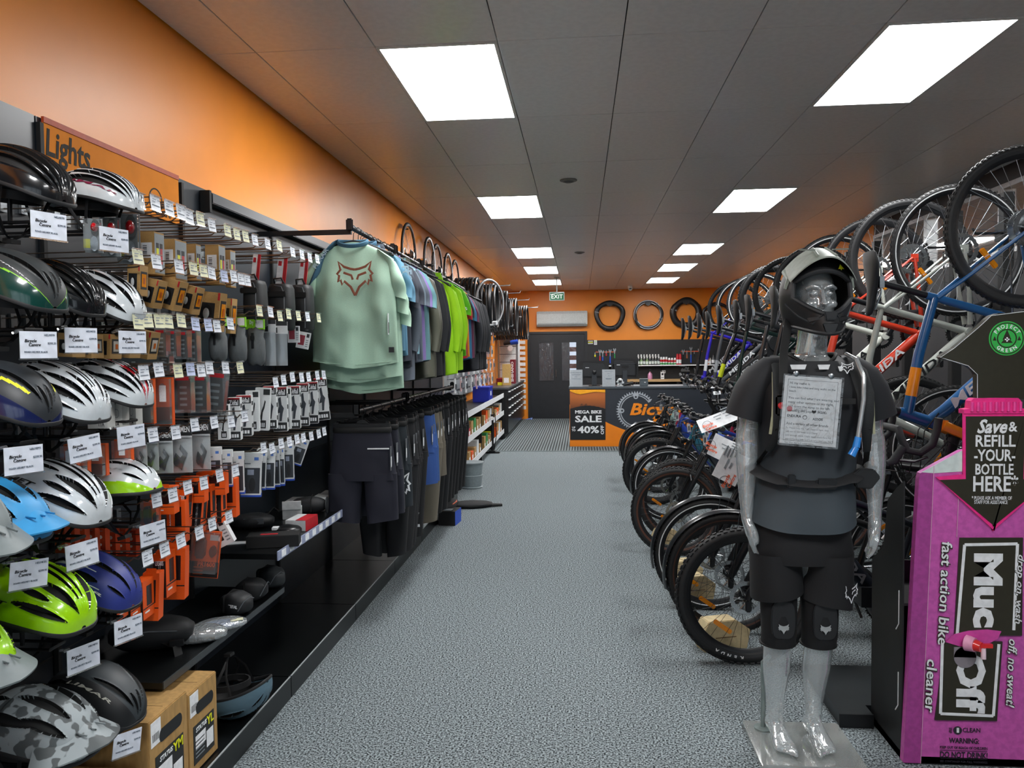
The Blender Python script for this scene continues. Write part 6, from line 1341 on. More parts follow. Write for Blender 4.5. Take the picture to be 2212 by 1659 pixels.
for i, (Y_, K, cn, c) in enumerate(LOWB):
    M_ = T((RAILX+.0+random.uniform(-.015, .015), Y_, RZ2)) @ RZ(random.uniform(-.08, .08)+(.12 if i == 0 else 0))
    lab = f'{cn} {"shorts" if K == "shorts" else "trousers"} on the lower rail, {nth(i+1)} along from the zip-pocket shorts'
    if i == 0: lab = 'dark navy shorts with white pocket zip facing the aisle'
    if i == 8: lab = 'black trousers with white vertical letters on the leg'
    o = dup(BOTS[K, 3+i % 2], M_, lab, f'{cn} bottoms on the lower rail', {'cloth_main': cloth(c, c), 'cloth_collar': MATTE})
    if i == 0: o['name_'] = 1; MB().box((.04, -.052, -.235), (.165, -.046, -.228)).build('pocket_zip', WHITE, o, False)
    if i in (7, 9):
        o['label'] = f'black trousers with white vertical letters, {"first" if i == 7 else "second"} of the lettered pair'; link('lettering', text_mesh('FOX', .12, bold=.03, mats=WHITE), o, FY((.10, -.066, -.80)) @ RZ(PI/2+.06))
    if i == 4: fox(o, FY((.10, -.07, -.52)), WHITE, .2)
    dup(HGB, M_, f'black clip hanger, {nth(i+1)} along the lower rail, carrying {cn} bottoms', 'black clip hangers on the lower rail')
for q in list(TOPS.values())+list(BOTS.values())+[HGA, HGB]: drop(q)
# the rails themselves
def rail(y0, y1, z, lab, arms):
    t = thing('clothes_rail', lab, 'clothes rail', T((RAILX, 0, z)), 'black clothes rails')
    MB().tube([(0, y0, -.014), (0, y1, -.014)], .0145, 12).build('bar', BLACK, t)
    for y in (y0, y1): MB().cbox((0, y, -.004), (.04, .014, .07)).build('end_cap', BLACK, t, bevel=.012)
    for y in arms: MB().box((-.545, y-.012, -.052), (-.0, y+.012, -.026)).build('arm', BLACK, t, False)
rail(4.235, 5.22, RZ1, 'black upper clothes rail carrying the sage and charcoal shirts', (4.27, 5.17)); rail(5.30, 6.08, RZ1, 'black upper clothes rail carrying the olive and black jackets', (5.34, 6.04)); rail(6.19, 8.5, RZ1, 'black upper clothes rail carrying the lime jackets', (6.22, 7.4, 8.44))
rail(4.30, 5.5, RZ2, 'black lower clothes rail carrying the navy shorts', (4.33, 5.45)); rail(5.58, 7.6, RZ2, 'black lower clothes rail carrying the black trousers', (5.61, 7.55))
t = thing('wall_rail', 'long dark bracket rail under the panel tops above the shirts', 'rail', T((0, 0, 0)))
MB().box((-1.823, 3.62, 2.325), (-1.77, 8.6, 2.375)).build('beam', mat('rail_slate', '#20252b', .35), t, False, bevel=.004); MB().box((-1.823, 3.60, 2.28), (-1.775, 3.62, 2.385)).build('end_plate', MATTE, t, False)
# wheels hung flat on the wall
for i, (y, z, c_) in enumerate(((7.95, 2.62, RIMB), (9.05, 2.64, STEEL), (9.55, 2.63, RIMB), (10.35, 2.62, STEEL), (10.95, 2.60, RIMB))):
    W_ = make_wheel('hybrid', .335, .013, None, False, SPOKE, i % 2 == 0)
    M_ = T((LX+.075, y, z)) @ RZ(PI/2)
    t = thing('bicycle_wheel_display', f'spoked bicycle wheel hung flat on the orange wall, {("first", "second", "third", "fourth", "fifth")[i]} along from the sage shirt', 'wheel', M_, 'wheels on the orange wall')
    for k, (nm, me) in enumerate(W_):
        if nm in ('reflector',): continue
        o = link('tyre' if k == 0 else nm, me, t)
        if nm == 'rim': recolour(o, {'rim_black': c_})
    MB().tube([(0, .0, .27), (0, .06, .27)], .008, 6).build('wall_hook', BWIRE, t)
# tyres racked on rods
ty = thing('tyre_loop', '', 'tyre')
MB().torus(.325, tyre_prof(.019, .022, 8), 40).build('casing', TYRE_S, ty); MB().torus(.302, [(.004, .012), (-.003, .012), (-.003, -.012), (.004, -.012)], 40).build('bead', MATTE, ty); MB().cbox((.325, 0, 0), (.05, .02, .05), 0, RZ(-1.9)).build('paper_band', mat('band_grey', '#8b9094', .4), ty, bevel=.003)
for g, (y, z, x0, x1, nm) in enumerate(((10.9, 2.62, -1.74, -1.40, 'first'), (11.7, 2.60, -1.74, -1.22, 'second'), (12.9, 2.58, -1.74, -1.16, 'third'), (14.2, 2.55, -1.74, -1.10, 'fourth'), (15.7, 2.50, -1.74, -1.02, 'fifth'))):
    t = thing('tyre_rod', f'steel tyre rod high on the orange wall, {nm} along from the clothing', 'rod', T((LX, y, z)), 'tyre rods')
    MB().tube([(0, 0, .0), (x1-LX+.16, 0, .02), (x1-LX+.17, 0, .05)], .007, 6).build('rod', STEEL, t); MB().box((0, -.03, -.04), (.008, .03, .04)).build('plate', STEEL, t, False)
    n = int((x1-x0)/.047)
    for k in range(n):
        x = x0+.047*k; M_ = T((x, y+random.uniform(-.02, .02), z-.30+.02*(x-LX)/1.0)) @ RZ(random.uniform(-.05, .05)+(.9 if g == 0 and k == n-1 else 0)*0) @ RY(PI/2)
        dup(ty, M_ @ RZ(random.uniform(0, 6)), f'black tyre, {nth(k+1)} out from the wall on the {nm} tyre rod', f'tyres on the {nm} rod')
drop(ty)
t = thing('pale_tyre_loop', 'thin pale-walled tyre turned outwards at the end of the first rod', 'tyre', T((-1.27, 10.86, 2.31)) @ RZ(1.05) @ RX(PI/2))
MB().torus(.32, tyre_prof(.014, .016, 8), 44).build('casing', mat('tyre_pale', '#a9acae', .4), t); MB().torus(.31, [(.006, .010), (-.004, .010), (-.004, -.010), (.006, -.010)], 44).build('bead', TYRE_S, t); MB().cbox((.31, 0, 0), (.05, .04, .07), 0, RZ(-1.2)).build('label', WHITE, t); MB().cbox((.31, 0, 0), (.05, .04, .05), 0, RZ(-2.2)).build('label', WHITE, t)
# accessory pegboard with rows of carded parts
t = thing('pegboard', 'pale pegboard of carded bicycle parts between the clothing and the drawers', 'pegboard', T((0, 0, 0)))
MB().box((LX+.004, 10.2, .95), (LX+.025, 14.15, 2.12)).build('board', mat('peg_grey', '#9aa0a3', .6), t, False)
for z in (1.05, 1.3, 1.55, 1.8, 2.05): MB().box((LX+.025, 10.2, z), (LX+.032, 14.15, z+.01)).build('slat', STEEL, t, False)
cds = []
for pl_ in (.105, .225):
  cd = thing('carded_part', '', 'carded part'); cds.append(cd)
  MB().box((0, -.045, -.10), (.012, .045, .10)).build('card', WHITE, cd, False); MB().box((.012, -.03, -.05), (.03, .03, .03)).build('part', STEEL, cd, bevel=.006); MB().box((.0122, -.042, .055), (.0135, .042, .095)).build('header', GREYP, cd, False); MB().tube([(-pl_, 0, .085), (.05, 0, .088)], .003, 5).build('peg', STEEL, cd)
pal = [('white', WHITE), ('red', RED), ('grey', GREYP), ('black', INK), ('orange', ORANGE), ('pale', CARDW)]
for r_, z in enumerate((1.15, 1.39, 1.63, 1.87, 2.02)):
    for k in range(15):
        nm, m_ = pal[(0, 5, 2, 0, 1, 5, 0, 3, 0, 5, 2, 4, 0, 1, 5)[(k*7+r_*4) % 15]]
        v_ = (k+r_) % 2; x = LX+.034+(.105, .225)[v_]
        dup(cds[v_], T((x, 10.35+k*.26+random.uniform(-.03, .03), z)), f'{nm}-headed carded part, {nth(k+1)} along the {("lowest", "second", "middle", "fourth", "top")[r_]} pegboard row', f'{nm} carded parts on the {("lowest", "second", "middle", "fourth", "top")[r_]} pegboard row', {'grey_print': m_, 'white_print': (CARDW, WHITE, mat('card_pink', '#d8b4b6', .5))[k % 3]})
drop(cds[0]); drop(cds[1])
# open parts shelves below the pegboard
t = thing('parts_shelving', 'black open shelving with white label strips below the pegboard', 'shelving', T((0, 0, 0)))
for z in (.14, .48, .80): MB().box((LX+.01, 9.4, z), (-1.42, 14.1, z+.02)).build('board', BLACK, t, False); MB().box((-1.42, 9.4, z-.02), (-1.414, 14.1, z+.06)).build('label_strip', CARDW, t, False)
for y in (9.4, 11.0, 12.6, 14.08): MB().box((LX+.01, y, 0), (-1.43, y+.02, .82)).build('side', BLACK, t, False)
cols = [('kraft', KRAFT), ('orange', ORANGE), ('green', mat('box_green', '#2f8a4a', .5)), ('yellow', YELLOWP), ('red', RED), ('white', CW)]
for r_, z in enumerate((.1605, .5005)):
    for k in range(17):
        nm, m_ = cols[(0, 0, 1, 0, 5, 0, 4, 0, 2, 0, 0, 3, 0, 1, 0, 5, 0)[(k+r_*5) % 17]]; h = .12+.10*random.random()
        if k in (0, 6, 12): continue
        b_ = thing('parts_box', f'{nm} parts box, {nth(k+1)} along the {("lower", "upper")[r_]} open shelf below the pegboard', 'box', T((-1.53, 9.5+k*.265+.1, z)), f'{nm} parts boxes on the {("lower", "upper")[r_]} shelf')
        MB().box((-.10, -.09, 0), (.09, .09, h)).build('carton', m_, b_, False); MB().box((.09, -.05, .03), (.0915, .05, .08)).build('label', WHITE, b_, False)
t = thing('storage_crate', 'royal blue plastic crate on the shelving end', 'crate', T((-1.56, 12.2, .8205)))
MB().box((-.13, -.25, 0), (.13, .25, .24)).build('bin', mat('crate_blue', '#1a2a9c', .4), t, bevel=.01); MB().box((-.14, -.26, .22), (.14, .26, .245)).build('rim', mat('crate_rim', '#2034ac', .4), t, bevel=.005); MB().box((.13, -.05, .10), (.132, .05, .17)).build('label', WHITE, t, False)
# floor pump, grey bin, boxes on the floor
a = at(1064, 979, Z=0)
t = thing('floor_pump', 'black floor pump standing at the edge of the ribbed mat', 'pump', T((a.x, a.y, .0005)))
MB().box((-.12, -.04, 0), (.12, .05, .02)).box((-.05, -.06, .02), (.05, .06, .045)).build('foot', BLACK, t, bevel=.008); MB().tube([(0, 0, .04), (0, 0, .62)], .022, 12).build('barrel', BLACK, t); MB().tube([(0, 0, .62), (0, 0, .74)], .007, 8).build('rod', CHROME, t); MB().tube([(-.11, 0, .75), (0, 0, .765), (.11, 0, .75)], [.016, .013, .016], 10).build('handle', BLACK, t); MB().tube([(.03, -.02, .06), (.07, -.03, .3), (.05, -.02, .6), (.02, -.02, .66)], .007, 8).build('hose', RUBBER, t); MB().lathe([(.03, 0), (.03, .02)], 16, 0, axes((0, -.03, .56), (1, 0, 0), z=(0, -1, 0))).build('gauge', WHITE, t)
a = at(1047, 1053, Z=0)
t = thing('plastic_bucket', 'grey plastic tub standing on the carpet behind the black trousers', 'tub', T((-1.30, a.y, .0005)))
MB().lathe([(0, 0), (.13, 0), (.135, .012), (.12, .02), (.135, .15), (.125, .155), (.14, .30), (.146, .305)], 28).build('tub', mat('tub_grey', '#7b868a', .5), t); MB().torus(.142, [(.006, .006), (-.006, .006), (-.006, -.006), (.006, -.006)], 28, 0, T((0, 0, .30))).build('rim', mat('tub_rim', '#8f999c', .45), t)
wbox('black shoe box with blue end on the carpet at the plinth corner', 972, 1130, 0, (.16, .22, .13), -.1, MATTE, [((.0801, -.11, 0), (.0812, .11, .13), BLUEP), ((-.05, -.06, .1301), (.03, .03, .1309), GREYP)])
for i, (x, y, c_) in enumerate(((905, 1132, CW), (893, 1140, CW), (870, 1158, mat('box_grey', '#7d8285', .5)))): wbox(f'{("first", "second", "third")[i]} pale shoe box on the plinth below the trousers', x, y, .101, (.14, .26, .09), .0, c_, [((.0701, -.05, .02), (.0712, .05, .06), INK)])
lump('black_garment', 'fallen black garment trailing from the plinth onto the carpet', 'garment', 1020, 1094, 0, (.42, .30, .05), .2, cloth('#111215', '#111215'), [('sleeve', lambda b: b.tube([(.1, -.02, .02), (.22, -.05, .02), (.30, -.03, .015)], [.03, .028, .02], 8, flat=(.6, 1)), MATTE), ('cuff', lambda b: b.cbox((.30, -.03, .014), (.02, .05, .02)), MATTE)], 12)
lump('black_garment', 'folded black garment heaped on the plinth below the trousers', 'garment', 960, 1096, .101, (.25, .5, .07), .0, cloth('#16171a', '#16171a'), [('orange_trim', lambda b: b.tube([(.1, -.12, .05), (.12, 0, .06), (.1, .1, .05)], .006, 6), ORANGE)], 13)
# drawer cabinet by the yard door
t = thing('drawer_cabinet', 'black workshop drawer cabinet with pale handles by the yard door', 'cabinet', T((0, 0, 0)))
CB0, CB1, CBX = 14.2, 18.3, -1.345
MB().box((LX+.01, CB0, .09), (CBX-.02, CB1, .92)).build('carcass', BLACK, t, False); MB().box((LX+.01, CB0+.02, 0), (CBX-.07, CB1, .09)).build('kick', BLACK, t, False); MB().box((LX+.01, CB0-.02, .92), (CBX+.01, CB1, .955)).build('worktop', mat('worktop_grey', '#4d5052', .4), t, False)
GB = mat('drawer_gloss', '#131417', .22); n = 7; w = (CB1-CB0)/n
for k in range(n):
    for z0, z1 in ((.10, .46), (.465, .61), (.615, .76), (.765, .91)):
        d = MB().box((CBX-.02, CB0+k*w+.004, z0), (CBX, CB0+(k+1)*w-.004, z1)).build('drawer', GB, t, False); MB().box((CBX, CB0+k*w+w*.25, z1-.05), (CBX+.018, CB0+(k+1)*w-w*.25, z1-.038)).build('handle', WHITE, d, False)
t = thing('slat_display', 'white slatted display edge beside the yard door', 'display', T((0, 0, 0)))
MB().box((LX+.01, 18.36, 0), (-1.40, 18.46, 2.0)).build('post', ORW, t, False)
for k in range(13): MB().box((-1.44, 18.31, .25+k*.13), (-1.31, 18.36, .33+k*.13)).build('slat', CW, t, False)
t = thing('doorstop', 'blue wedge lying at the foot of the yard door', 'doorstop', T((-1.22, 18.25, .0115))); MB().prism([(-.07, 0), (.07, 0), (.07, .05), (-.07, .012)], -.04, .04, 0, FY((0, 0, 0))).build('wedge', mat('wedge_blue', '#5b7ec8', .5), t, bevel=.004); MB().cbox((.05, -.041, .02), (.02, .002, .015)).build('label', WHITE, t)
# things on the drawer cabinet
wbox('tall kraft carton on the drawer cabinet', 1095, 832, .955, (.16, .2, .42), 0, mat('carton_tan', '#b89a5e', .7), [((-.05, -.1012, .05), (.05, -.1001, .15), WHITE), ((-.08, -.1012, .30), (.08, -.1004, .302), KRAFT)])
t = thing('parts_rack', 'grey metal parts rack with wire bars on the drawer cabinet', 'rack', T((-1.55, 16.9, .9555)))
for x in (-.22, .18): MB().box((x-.02, -.3, 0), (x+.02, -.26, 1.0)).build('upright', STEEL, t, False)
MB().box((-.24, -.3, .96), (.20, .3, 1.0)).build('top', STEEL, t, False); MB().box((-.25, .28, 0), (.2, .3, 1.0)).build('back', CW, t, False)
for k in range(5): MB().box((-.22, -.28, .1+k*.17), (.18, -.27, .11+k*.17)).build('bar', BWIRE, t, False)
for nm, x, y, z, d_, m_, txt in (('tall maroon component box with white letters', -1.42, 16.2, .9555, (.10, .3, .5), mat('maroon_box', '#7c1a2a', .45), 'SHIMANO'), ('flat maroon component box under the wire rack', -1.62, 15.8, .9555, (.2, .3, .12), mat('maroon_box', '#7c1a2a', .45), None), ('small yellow tool tray', -1.55, 15.3, .9555, (.2, .14, .06), YELLOWP, None)):
    t = thing('component_box', nm+' on the drawer cabinet', 'box', T((x, y, z)))
    MB().box((-d_[0]/2, -d_[1]/2, 0), (d_[0]/2, d_[1]/2, d_[2])).build('carton', m_, t, False, bevel=.003); MB().box((-d_[0]/2+.01, -d_[1]/2+.01, d_[2]), (d_[0]/2-.01, d_[1]/2-.01, d_[2]+.003)).build('lid', RED, t, False)
    if txt: link('lettering', text_mesh(txt, .07, bold=.03, width=.42, mats=WHITE), t, axes((0, -d_[1]/2-.002, .25), (0, 0, 1), y=(-1, 0, 0)))
_w = on; on = lambda a, b, Z: V((-1.55, 16.9, 0))
lump('work_jacket', 'black work jacket thrown on top of the parts rack', 'jacket', 1118, 742, 1.956, (.4, .3, .12), 0, MATTE, [('sleeve', lambda b: b.tube([(-.15, 0, .05), (-.26, -.05, .03)], [.05, .03], 8), MATTE)], 14)
on = _w
t = thing('torque_gun', 'blue and black air tool hung on the parts rack', 'tool', T((-1.50, 16.55, 1.80))); MB().tube([(-.15, 0, 0), (.0, 0, .02)], .04, 10).build('body', BLACK, t); MB().tube([(0, 0, .02), (.16, 0, .04)], .05, 10).build('head', BLUEP, t); MB().lathe([(.06, 0), (.06, .03)], 16, 0, axes((.0, -.05, -.10), (1, 0, 0), z=(0, -1, 0))).build('gauge', WHITE, t)
# ------------------------------------------------------------------ clear mannequin in riding kit
MO = V((.855, 3.08, 0))
ACR = glassy('clear_acrylic', (.88, .91, .92), .10, .30, .08, .10, (.78, .84, .86))
mq = thing('mannequin', 'clear acrylic mannequin standing on a frosted base plate', 'mannequin', T(MO))
def oval(c, rx, ry, n=16, tilt=0.): return [V((c[0]+rx*math.cos(2*PI*k/n), c[1]+ry*math.sin(2*PI*k/n), c[2]+tilt*math.sin(2*PI*k/n))) for k in range(n)]
bd = MB()
bd.loft([oval((x, y, z), rx, ry, 24) for x, y, z, rx, ry in ((-.01, 0, .80, .12, .09), (-.01, 0, .88, .165, .11), (.0, 0, .98, .160, .105), (.01, 0, 1.10, .135, .09), (.02, 0, 1.22, .15, .10), (.03, 0, 1.35, .172, .115), (.035, 0, 1.45, .165, .10), (.035, .01, 1.52, .12, .075), (.038, .012, 1.56, .062, .058), (.040, .005, 1.60, .056, .056), (.043, 0, 1.66, .055, .058), (.045, 0, 1.72, .05, .05))])
HC = V((.048, -.012, 1.775))
bd.ell(HC+V((0, .015, .03)), (.074, .092, .10), 20, 14).ell(HC+V((0, -.03, -.035)), (.060, .058, .085), 18, 12).ell(HC+V((0, -.055, -.095)), (.030, .026, .022), 12, 8)
bd.tube([HC+V((0, -.085, .035)), HC+V((0, -.098, .0)), HC+V((0, -.110, -.022)), HC+V((0, -.092, -.034))], [.009, .011, .015, .010], 10)
for s in (1, -1):
    bd.tube([HC+V((s*.008, -.083, .040)), HC+V((s*.035, -.082, .046)), HC+V((s*.058, -.062, .036))], [.009, .010, .008], 8)          # brow
    bd.ell(HC+V((s*.030, -.076, .018)), (.016, .010, .009), 10, 8).ell(HC+V((s*.040, -.070, -.022)), (.022, .018, .018), 10, 8)      # lids, cheeks
    bd.ell(HC+V((s*.074, .015, .0)), (.010, .022, .034), 10, 8)                                                                      # ears
bd.tube([HC+V((-.026, -.080, -.062)), HC+V((0, -.090, -.058)), HC+V((.026, -.080, -.062))], [.005, .008, .005], 8).tube([HC+V((-.022, -.078, -.072)), HC+V((0, -.088, -.073)), HC+V((.022, -.078, -.072))], [.005, .009, .005], 8)
def limb(pts): bd.tube([p[:3] for p in pts], [p[3] for p in pts], 16)
def hand(w, dirx, s):
    """w wrist, s +1 for the hand on the +x side; fingers hang down and curl slightly inwards"""
    w = V(w); inn = -s
    # palm: flattened, edge towards the viewer
    bd.loft([oval((w.x+inn*.004*k*.6, w.y-.004*k, w.z-.018*k), r1, r2, 12) for k, (r1, r2) in enumerate(((.024, .027), (.023, .034), (.021, .040), (.019, .042), (.017, .040)))])
    for q, (dy, L, b) in enumerate(((-.031, .066, 0), (-.011, .076, .004), (.010, .071, .006), (.029, .056, .008))):
        p0 = w+V((inn*.010, dy-.014, -.070)); p1 = p0+V((inn*.004, -dy*.10, -L*.42)); p2 = p1+V((inn*.010, -dy*.12, -L*.34)); p3 = p2+V((inn*.012, -dy*.12, -L*.24))
        bd.tube([p0, p1, p2, p3], [.0098, .0092, .0084, .0062], 8)
    t0 = w+V((inn*.008, -.028, -.022)); bd.tube([t0, t0+V((inn*.014, -.012, -.026)), t0+V((inn*.020, -.012, -.052)), t0+V((inn*.024, -.008, -.074))], [.014, .0115, .0105, .007], 8)
limb([(-.13, .0, 1.49, .055), (-.165, .0, 1.47, .055), (-.19, .005, 1.38, .047), (-.205, .01, 1.27, .040), (-.208, .0, 1.22, .043), (-.210, -.01, 1.14, .041), (-.212, -.02, 1.03, .031), (-.211, -.025, .96, .025), (-.210, -.027, .925, .024)]); hand((-.210, -.027, .93), 0, -1)
limb([(.20, .0, 1.49, .055), (.235, .0, 1.47, .055), (.258, .005, 1.38, .047), (.270, .01, 1.27, .040), (.273, .0, 1.22, .043), (.273, -.01, 1.14, .041), (.272, -.02, 1.03, .031), (.271, -.025, .96, .025), (.270, -.027, .925, .024)]); hand((.270, -.027, .925), 0, 1)
def leg(hx, kx, ax, tx, dy):
    limb([(hx, 0, .86, .088), (hx, 0, .76, .080), ((hx+kx)/2, -.005, .64, .066), (kx, -.012, .52, .054), (kx, -.006, .47, .050), (kx+.0, .012, .40, .054), ((kx+ax)/2, .022, .32, .053), (ax, .03, .22, .040), (ax, .035+dy*.3, .14, .031), (ax, .035+dy*.3, .10, .033)])
    f0 = V((ax, .05, .0)); 
    prof = ((.075, .016, .016, .066), (.06, .028, .030, .064), (.03, .032, .042, .075), (-.01, .031, .044, .078), (-.05, .034, .034, .068), (-.09, .041, .024, .056), (-.125, .044, .018, .050), (-.145, .040, .014, .046))
    bd.loft([[V((ax+(tx-ax)*(.075-y)/.22+rx*math.cos(2*PI*k/14), .05+y, zc+rz*math.sin(2*PI*k/14))) for k in range(14)] for y, rx, rz, zc in prof])
    for q in range(5):
        s = 1 if tx > ax-.001 and hx > -.02 else -1; s = 1 if hx > -.02 else -1
        x = tx + s*(-.030+.0155*q); L = (.046, .040, .036, .031, .025)[q]; r = (.0125, .0092, .0088, .0084, .0078)[q]; y0 = -.085+.006*q
        bd.tube([(x, y0, .046), (x, y0-L*.5, .046), (x, y0-L, .040)], [r, r*1.02, r*.75], 8)
leg(-.085, -.085, -.088, -.078, 0); leg(.062, .072, .062, .072, 0)
me0 = bd.mesh('body_raw', ACR)
tmp = bpy.data.objects.new('body_raw', me0); COL.objects.link(tmp)
md = tmp.modifiers.new('r', 'REMESH'); md.mode = 'VOXEL'; md.voxel_size = .0045; md.use_smooth_shade = True
md = tmp.modifiers.new('s', 'SMOOTH'); md.factor = .5; md.iterations = 9
me1 = bpy.data.meshes.new_from_object(tmp.evaluated_get(bpy.context.evaluated_depsgraph_get())); bpy.data.objects.remove(tmp)
me1.materials.clear(); me1.materials.append(ACR); me1.shade_smooth(); me1.name = 'body'
link('body', me1, mq)
FROST = mat('frosted_plate', '#a5b0ae', .25, spec=.6)
MB().box((-.185, -.17, .0008), (.205, .19, .022)).build('base_plate', glassy('frosted_acrylic', (.72, .76, .75), .12, .45, .12, 0, (.62, .66, .65)), mq, False, bevel=.004)
MB().lathe([(.036, .022), (.036, .028), (.016, .032)], 20, 0, T((-.115, .12, 0))).tube([(-.115, .12, .03), (-.115, .12, .30), (-.10, .08, .34)], .010, 10).build('support_rod', mat('rod_pale', '#8f9c9a', .3, .5), mq)
# clothing: separate things worn by the mannequin
def wear(name, lab, cat): return thing(name, lab, cat, T(MO))
def wrinkle(x, z, s): return .006*math.sin(x*24+z*13+s)+.008*mnoise.noise(V((x*9, z*6, s)))
SHIRT = grad('jersey_fade', '#39434a', '#15171c', .98, 1.30); _b = SHIRT.node_tree.nodes['Principled BSDF']; _b.inputs['Roughness'].default_value = .7
t = wear('riding_jersey', 'black riding jersey fading to slate at the hem, worn by the mannequin', 'jersey'); jersey = t
prof = ((.895, .0, .204, .165), (.93, .0, .203, .160), (1.0, .005, .196, .150), (1.08, .01, .186, .136), (1.16, .02, .182, .130), (1.26, .028, .186, .132), (1.36, .034, .196, .138), (1.43, .036, .200, .130), (1.50, .037, .176, .106), (1.54, .038, .128, .084), (1.565, .039, .088, .070))
rings = []
for z, cx, rx, ry in prof:
    rings.append([V((cx+rx*sup(math.cos(a), .85)+wrinkle(math.sin(a)*.1, z, 1)*.5, ry*sup(math.sin(a), .9)+wrinkle(rx*math.cos(a), z, 3)*1.5, z - (.03*math.cos(a)**2*(-1 if True else 1) if z < .91 else 0) - (.045*max(0, -math.sin(a))**2 if z > 1.555 else 0))) for a in [2*PI*k/56 for k in range(56)]])
MB().loft(rings, cap=False).build('body', SHIRT, t, angle=70)
for s, sx, ex in ((-1, -.135, -.222), (1, .208, .290)):
    c0 = .035; pts = [(c0+s*dx, dy, z) for dx, dy, z in ((.10, .0, 1.500), (.150, .0, 1.492), (.190, .0, 1.462), (.218, .002, 1.415), (.236, .004, 1.365), (.250, .005, 1.318))]
    MB().tube(pts, [.060, .070, .076, .077, .076, .076], 24, cap=False, flat=(1., .92)).build('sleeve', SHIRT, t, angle=70)
MB().tube([V((.039+.088*math.cos(a), .070*math.sin(a), 1.566-.045*max(0, -math.sin(a))**2)) for a in [2*PI*k/36 for k in range(36)]], .007, 8, closed=True).build('collar', MATTE, t)
for x0, x1, z in ((-.095, -.035, 1.528), (.005, .050, 1.527), (.078, .098, 1.520)): MB().prism([(x0, z), (x1, z), (x1-.006, z-.018), (x0+.006, z-.018)], 0, .002, 0, FY((.02, -.122, 0))).build('chest_print', CARDW, t, False)
fox(t, FY((.132, -.122, 1.515)), WHITE, .045)
t = wear('riding_shorts', 'loose black riding shorts worn by the mannequin', 'shorts')
SH = mat('shorts_black', '#131417', .8, bump=.1, scale=300)
rings = [[V((-.002+rx*sup(math.cos(a), .8), ry*sup(math.sin(a), .85)+wrinkle(rx*math.cos(a), z, 8), z)) for a in [2*PI*k/44 for k in range(44)]] for z, rx, ry in ((1.04, .150, .100), (.96, .165, .112), (.90, .182, .120), (.80, .195, .125), (.765, .190, .12))]
MB().loft(rings, cap=False).build('seat', SH, t, angle=70)
for cx, c2, z1 in ((-.098, -.090, .625), (.098, .090, .60)):
    rr = []
    for k in range(12):
        u = k/11; z = .80+(z1-.80)*u; x = cx+(c2-cx)*u
        rr.append([V((x+(.097+.002*u)*sup(math.cos(a), .85), (.118-.018*u)*sup(math.sin(a), .9)+wrinkle(x+.1*math.cos(a), z, 11)*1.3, z+.02*math.cos(a)*u*(1 if cx < 0 else -1))) for a in [2*PI*q/30 for q in range(30)]])
    MB().loft(rr, cap=False).build('leg', SH, t, angle=70)
fox(t, axes((.165, -.085, .655), (.8, .6, 0), y=(0, 0, 1)), WHITE, .075)
for cx, nm in ((-.086, 'beside the bicycle wheels'), (.070, 'beside the pink display stand')):
    t = wear('knee_pad', f'black knee pad with small grey animal head print {nm}', 'knee pad')
    rr = [oval((cx, -.008+dy, z), rx, ry, 26) for z, rx, ry, dy in ((.665, .072, .074, 0), (.60, .070, .072, 0), (.53, .068, .074, -.006), (.47, .066, .070, -.004), (.44, .066, .066, .006), (.425, .064, .064, .008))]
    MB().loft(rr, cap=False).build('sleeve', mat('pad_knit', '#101114', .85), t); MB().loft([[V((cx+.045*sup(math.cos(a), .6), -.070-.014*e, z0+.085*e*0+.075*sup(math.sin(a), .6))) for a in [2*PI*q/20 for q in range(20)]] for e, z0 in ((0, .545), (.8, .545), (1, .545))]).build('cap', mat('pad_shell', '#17191c', .6), t, bevel=.004)
    fox(t, FY((cx, -.0875, .515)), mat('print_grey', '#9aa0a2', .4), .042, True)
    MB().tube([V((cx+.065*math.cos(a), .006+.065*math.sin(a), .428)) for a in [2*PI*q/26 for q in range(26)]], .006, 6, closed=True).build('hem_band', MATTE, t)
# hydration pack: straps, belt, hose
t = wear('hydration_pack', 'black hydration backpack with hip belt worn by the mannequin', 'backpack')
MB().loft([[V((.035+w_*sup(math.cos(a), .6), .175+d_*sup(math.sin(a), .6), z)) for a in [2*PI*k/28 for k in range(28)]] for z, w_, d_ in ((1.08, .11, .04), (1.12, .135, .055), (1.30, .145, .062), (1.48, .135, .05), (1.53, .10, .03))]).build('bag', BAGM, t, angle=60)
for s, xs_ in ((-1, (-.085, -.105, -.115, -.118, -.125, -.145)), (1, (.155, .178, .188, .190, .196, .212))):
    zs, ys = (1.555, 1.50, 1.42, 1.34, 1.27, 1.20), (.02, -.105, -.152, -.155, -.145, -.10)
    st = MB().tube([(x, y, z) for x, y, z in zip(xs_, ys, zs)], [.030, .031, .030, .027, .018, .014], 8, flat=(.25, 1), up=(0, -1, .3)).build('shoulder_strap', mat('strap_mesh', '#1e2123', .8, bump=.2, scale=200), t)
    MB().tube([(x+s*.026, y+.004, z) for x, y, z in list(zip(xs_, ys, zs))[1:5]], [.006]*4, 6, flat=(.5, 1)).build('strap_edge', mat('strap_khaki', '#a3a488', .7), st)
    MB().tube([(xs_[4], ys[4]-.006, 1.29), (xs_[5]+s*.0, ys[5]-.008, 1.22), (xs_[5]+s*.03, .0, 1.13), (xs_[5]+s*.03, .10, 1.10)], [.012]*4, 6, flat=(.2, 1)).build('lower_webbing', MATTE, st)
ring = []
for k in range(25):
    a = PI+PI*k/24
    ring.append(V((.01+.196*math.cos(a), -.0+.152*math.sin(a)-.004, 1.135-.05*math.sin(PI*k/24))))
blt = MB().tube(ring, [.031 if (k < 8 or k > 17) else .022 for k in range(25)], 8, flat=(.16, 1), up=(0, -1, 0)).build('hip_belt', mat('belt_webbing', '#121316', .7, bump=.1, scale=250), t)
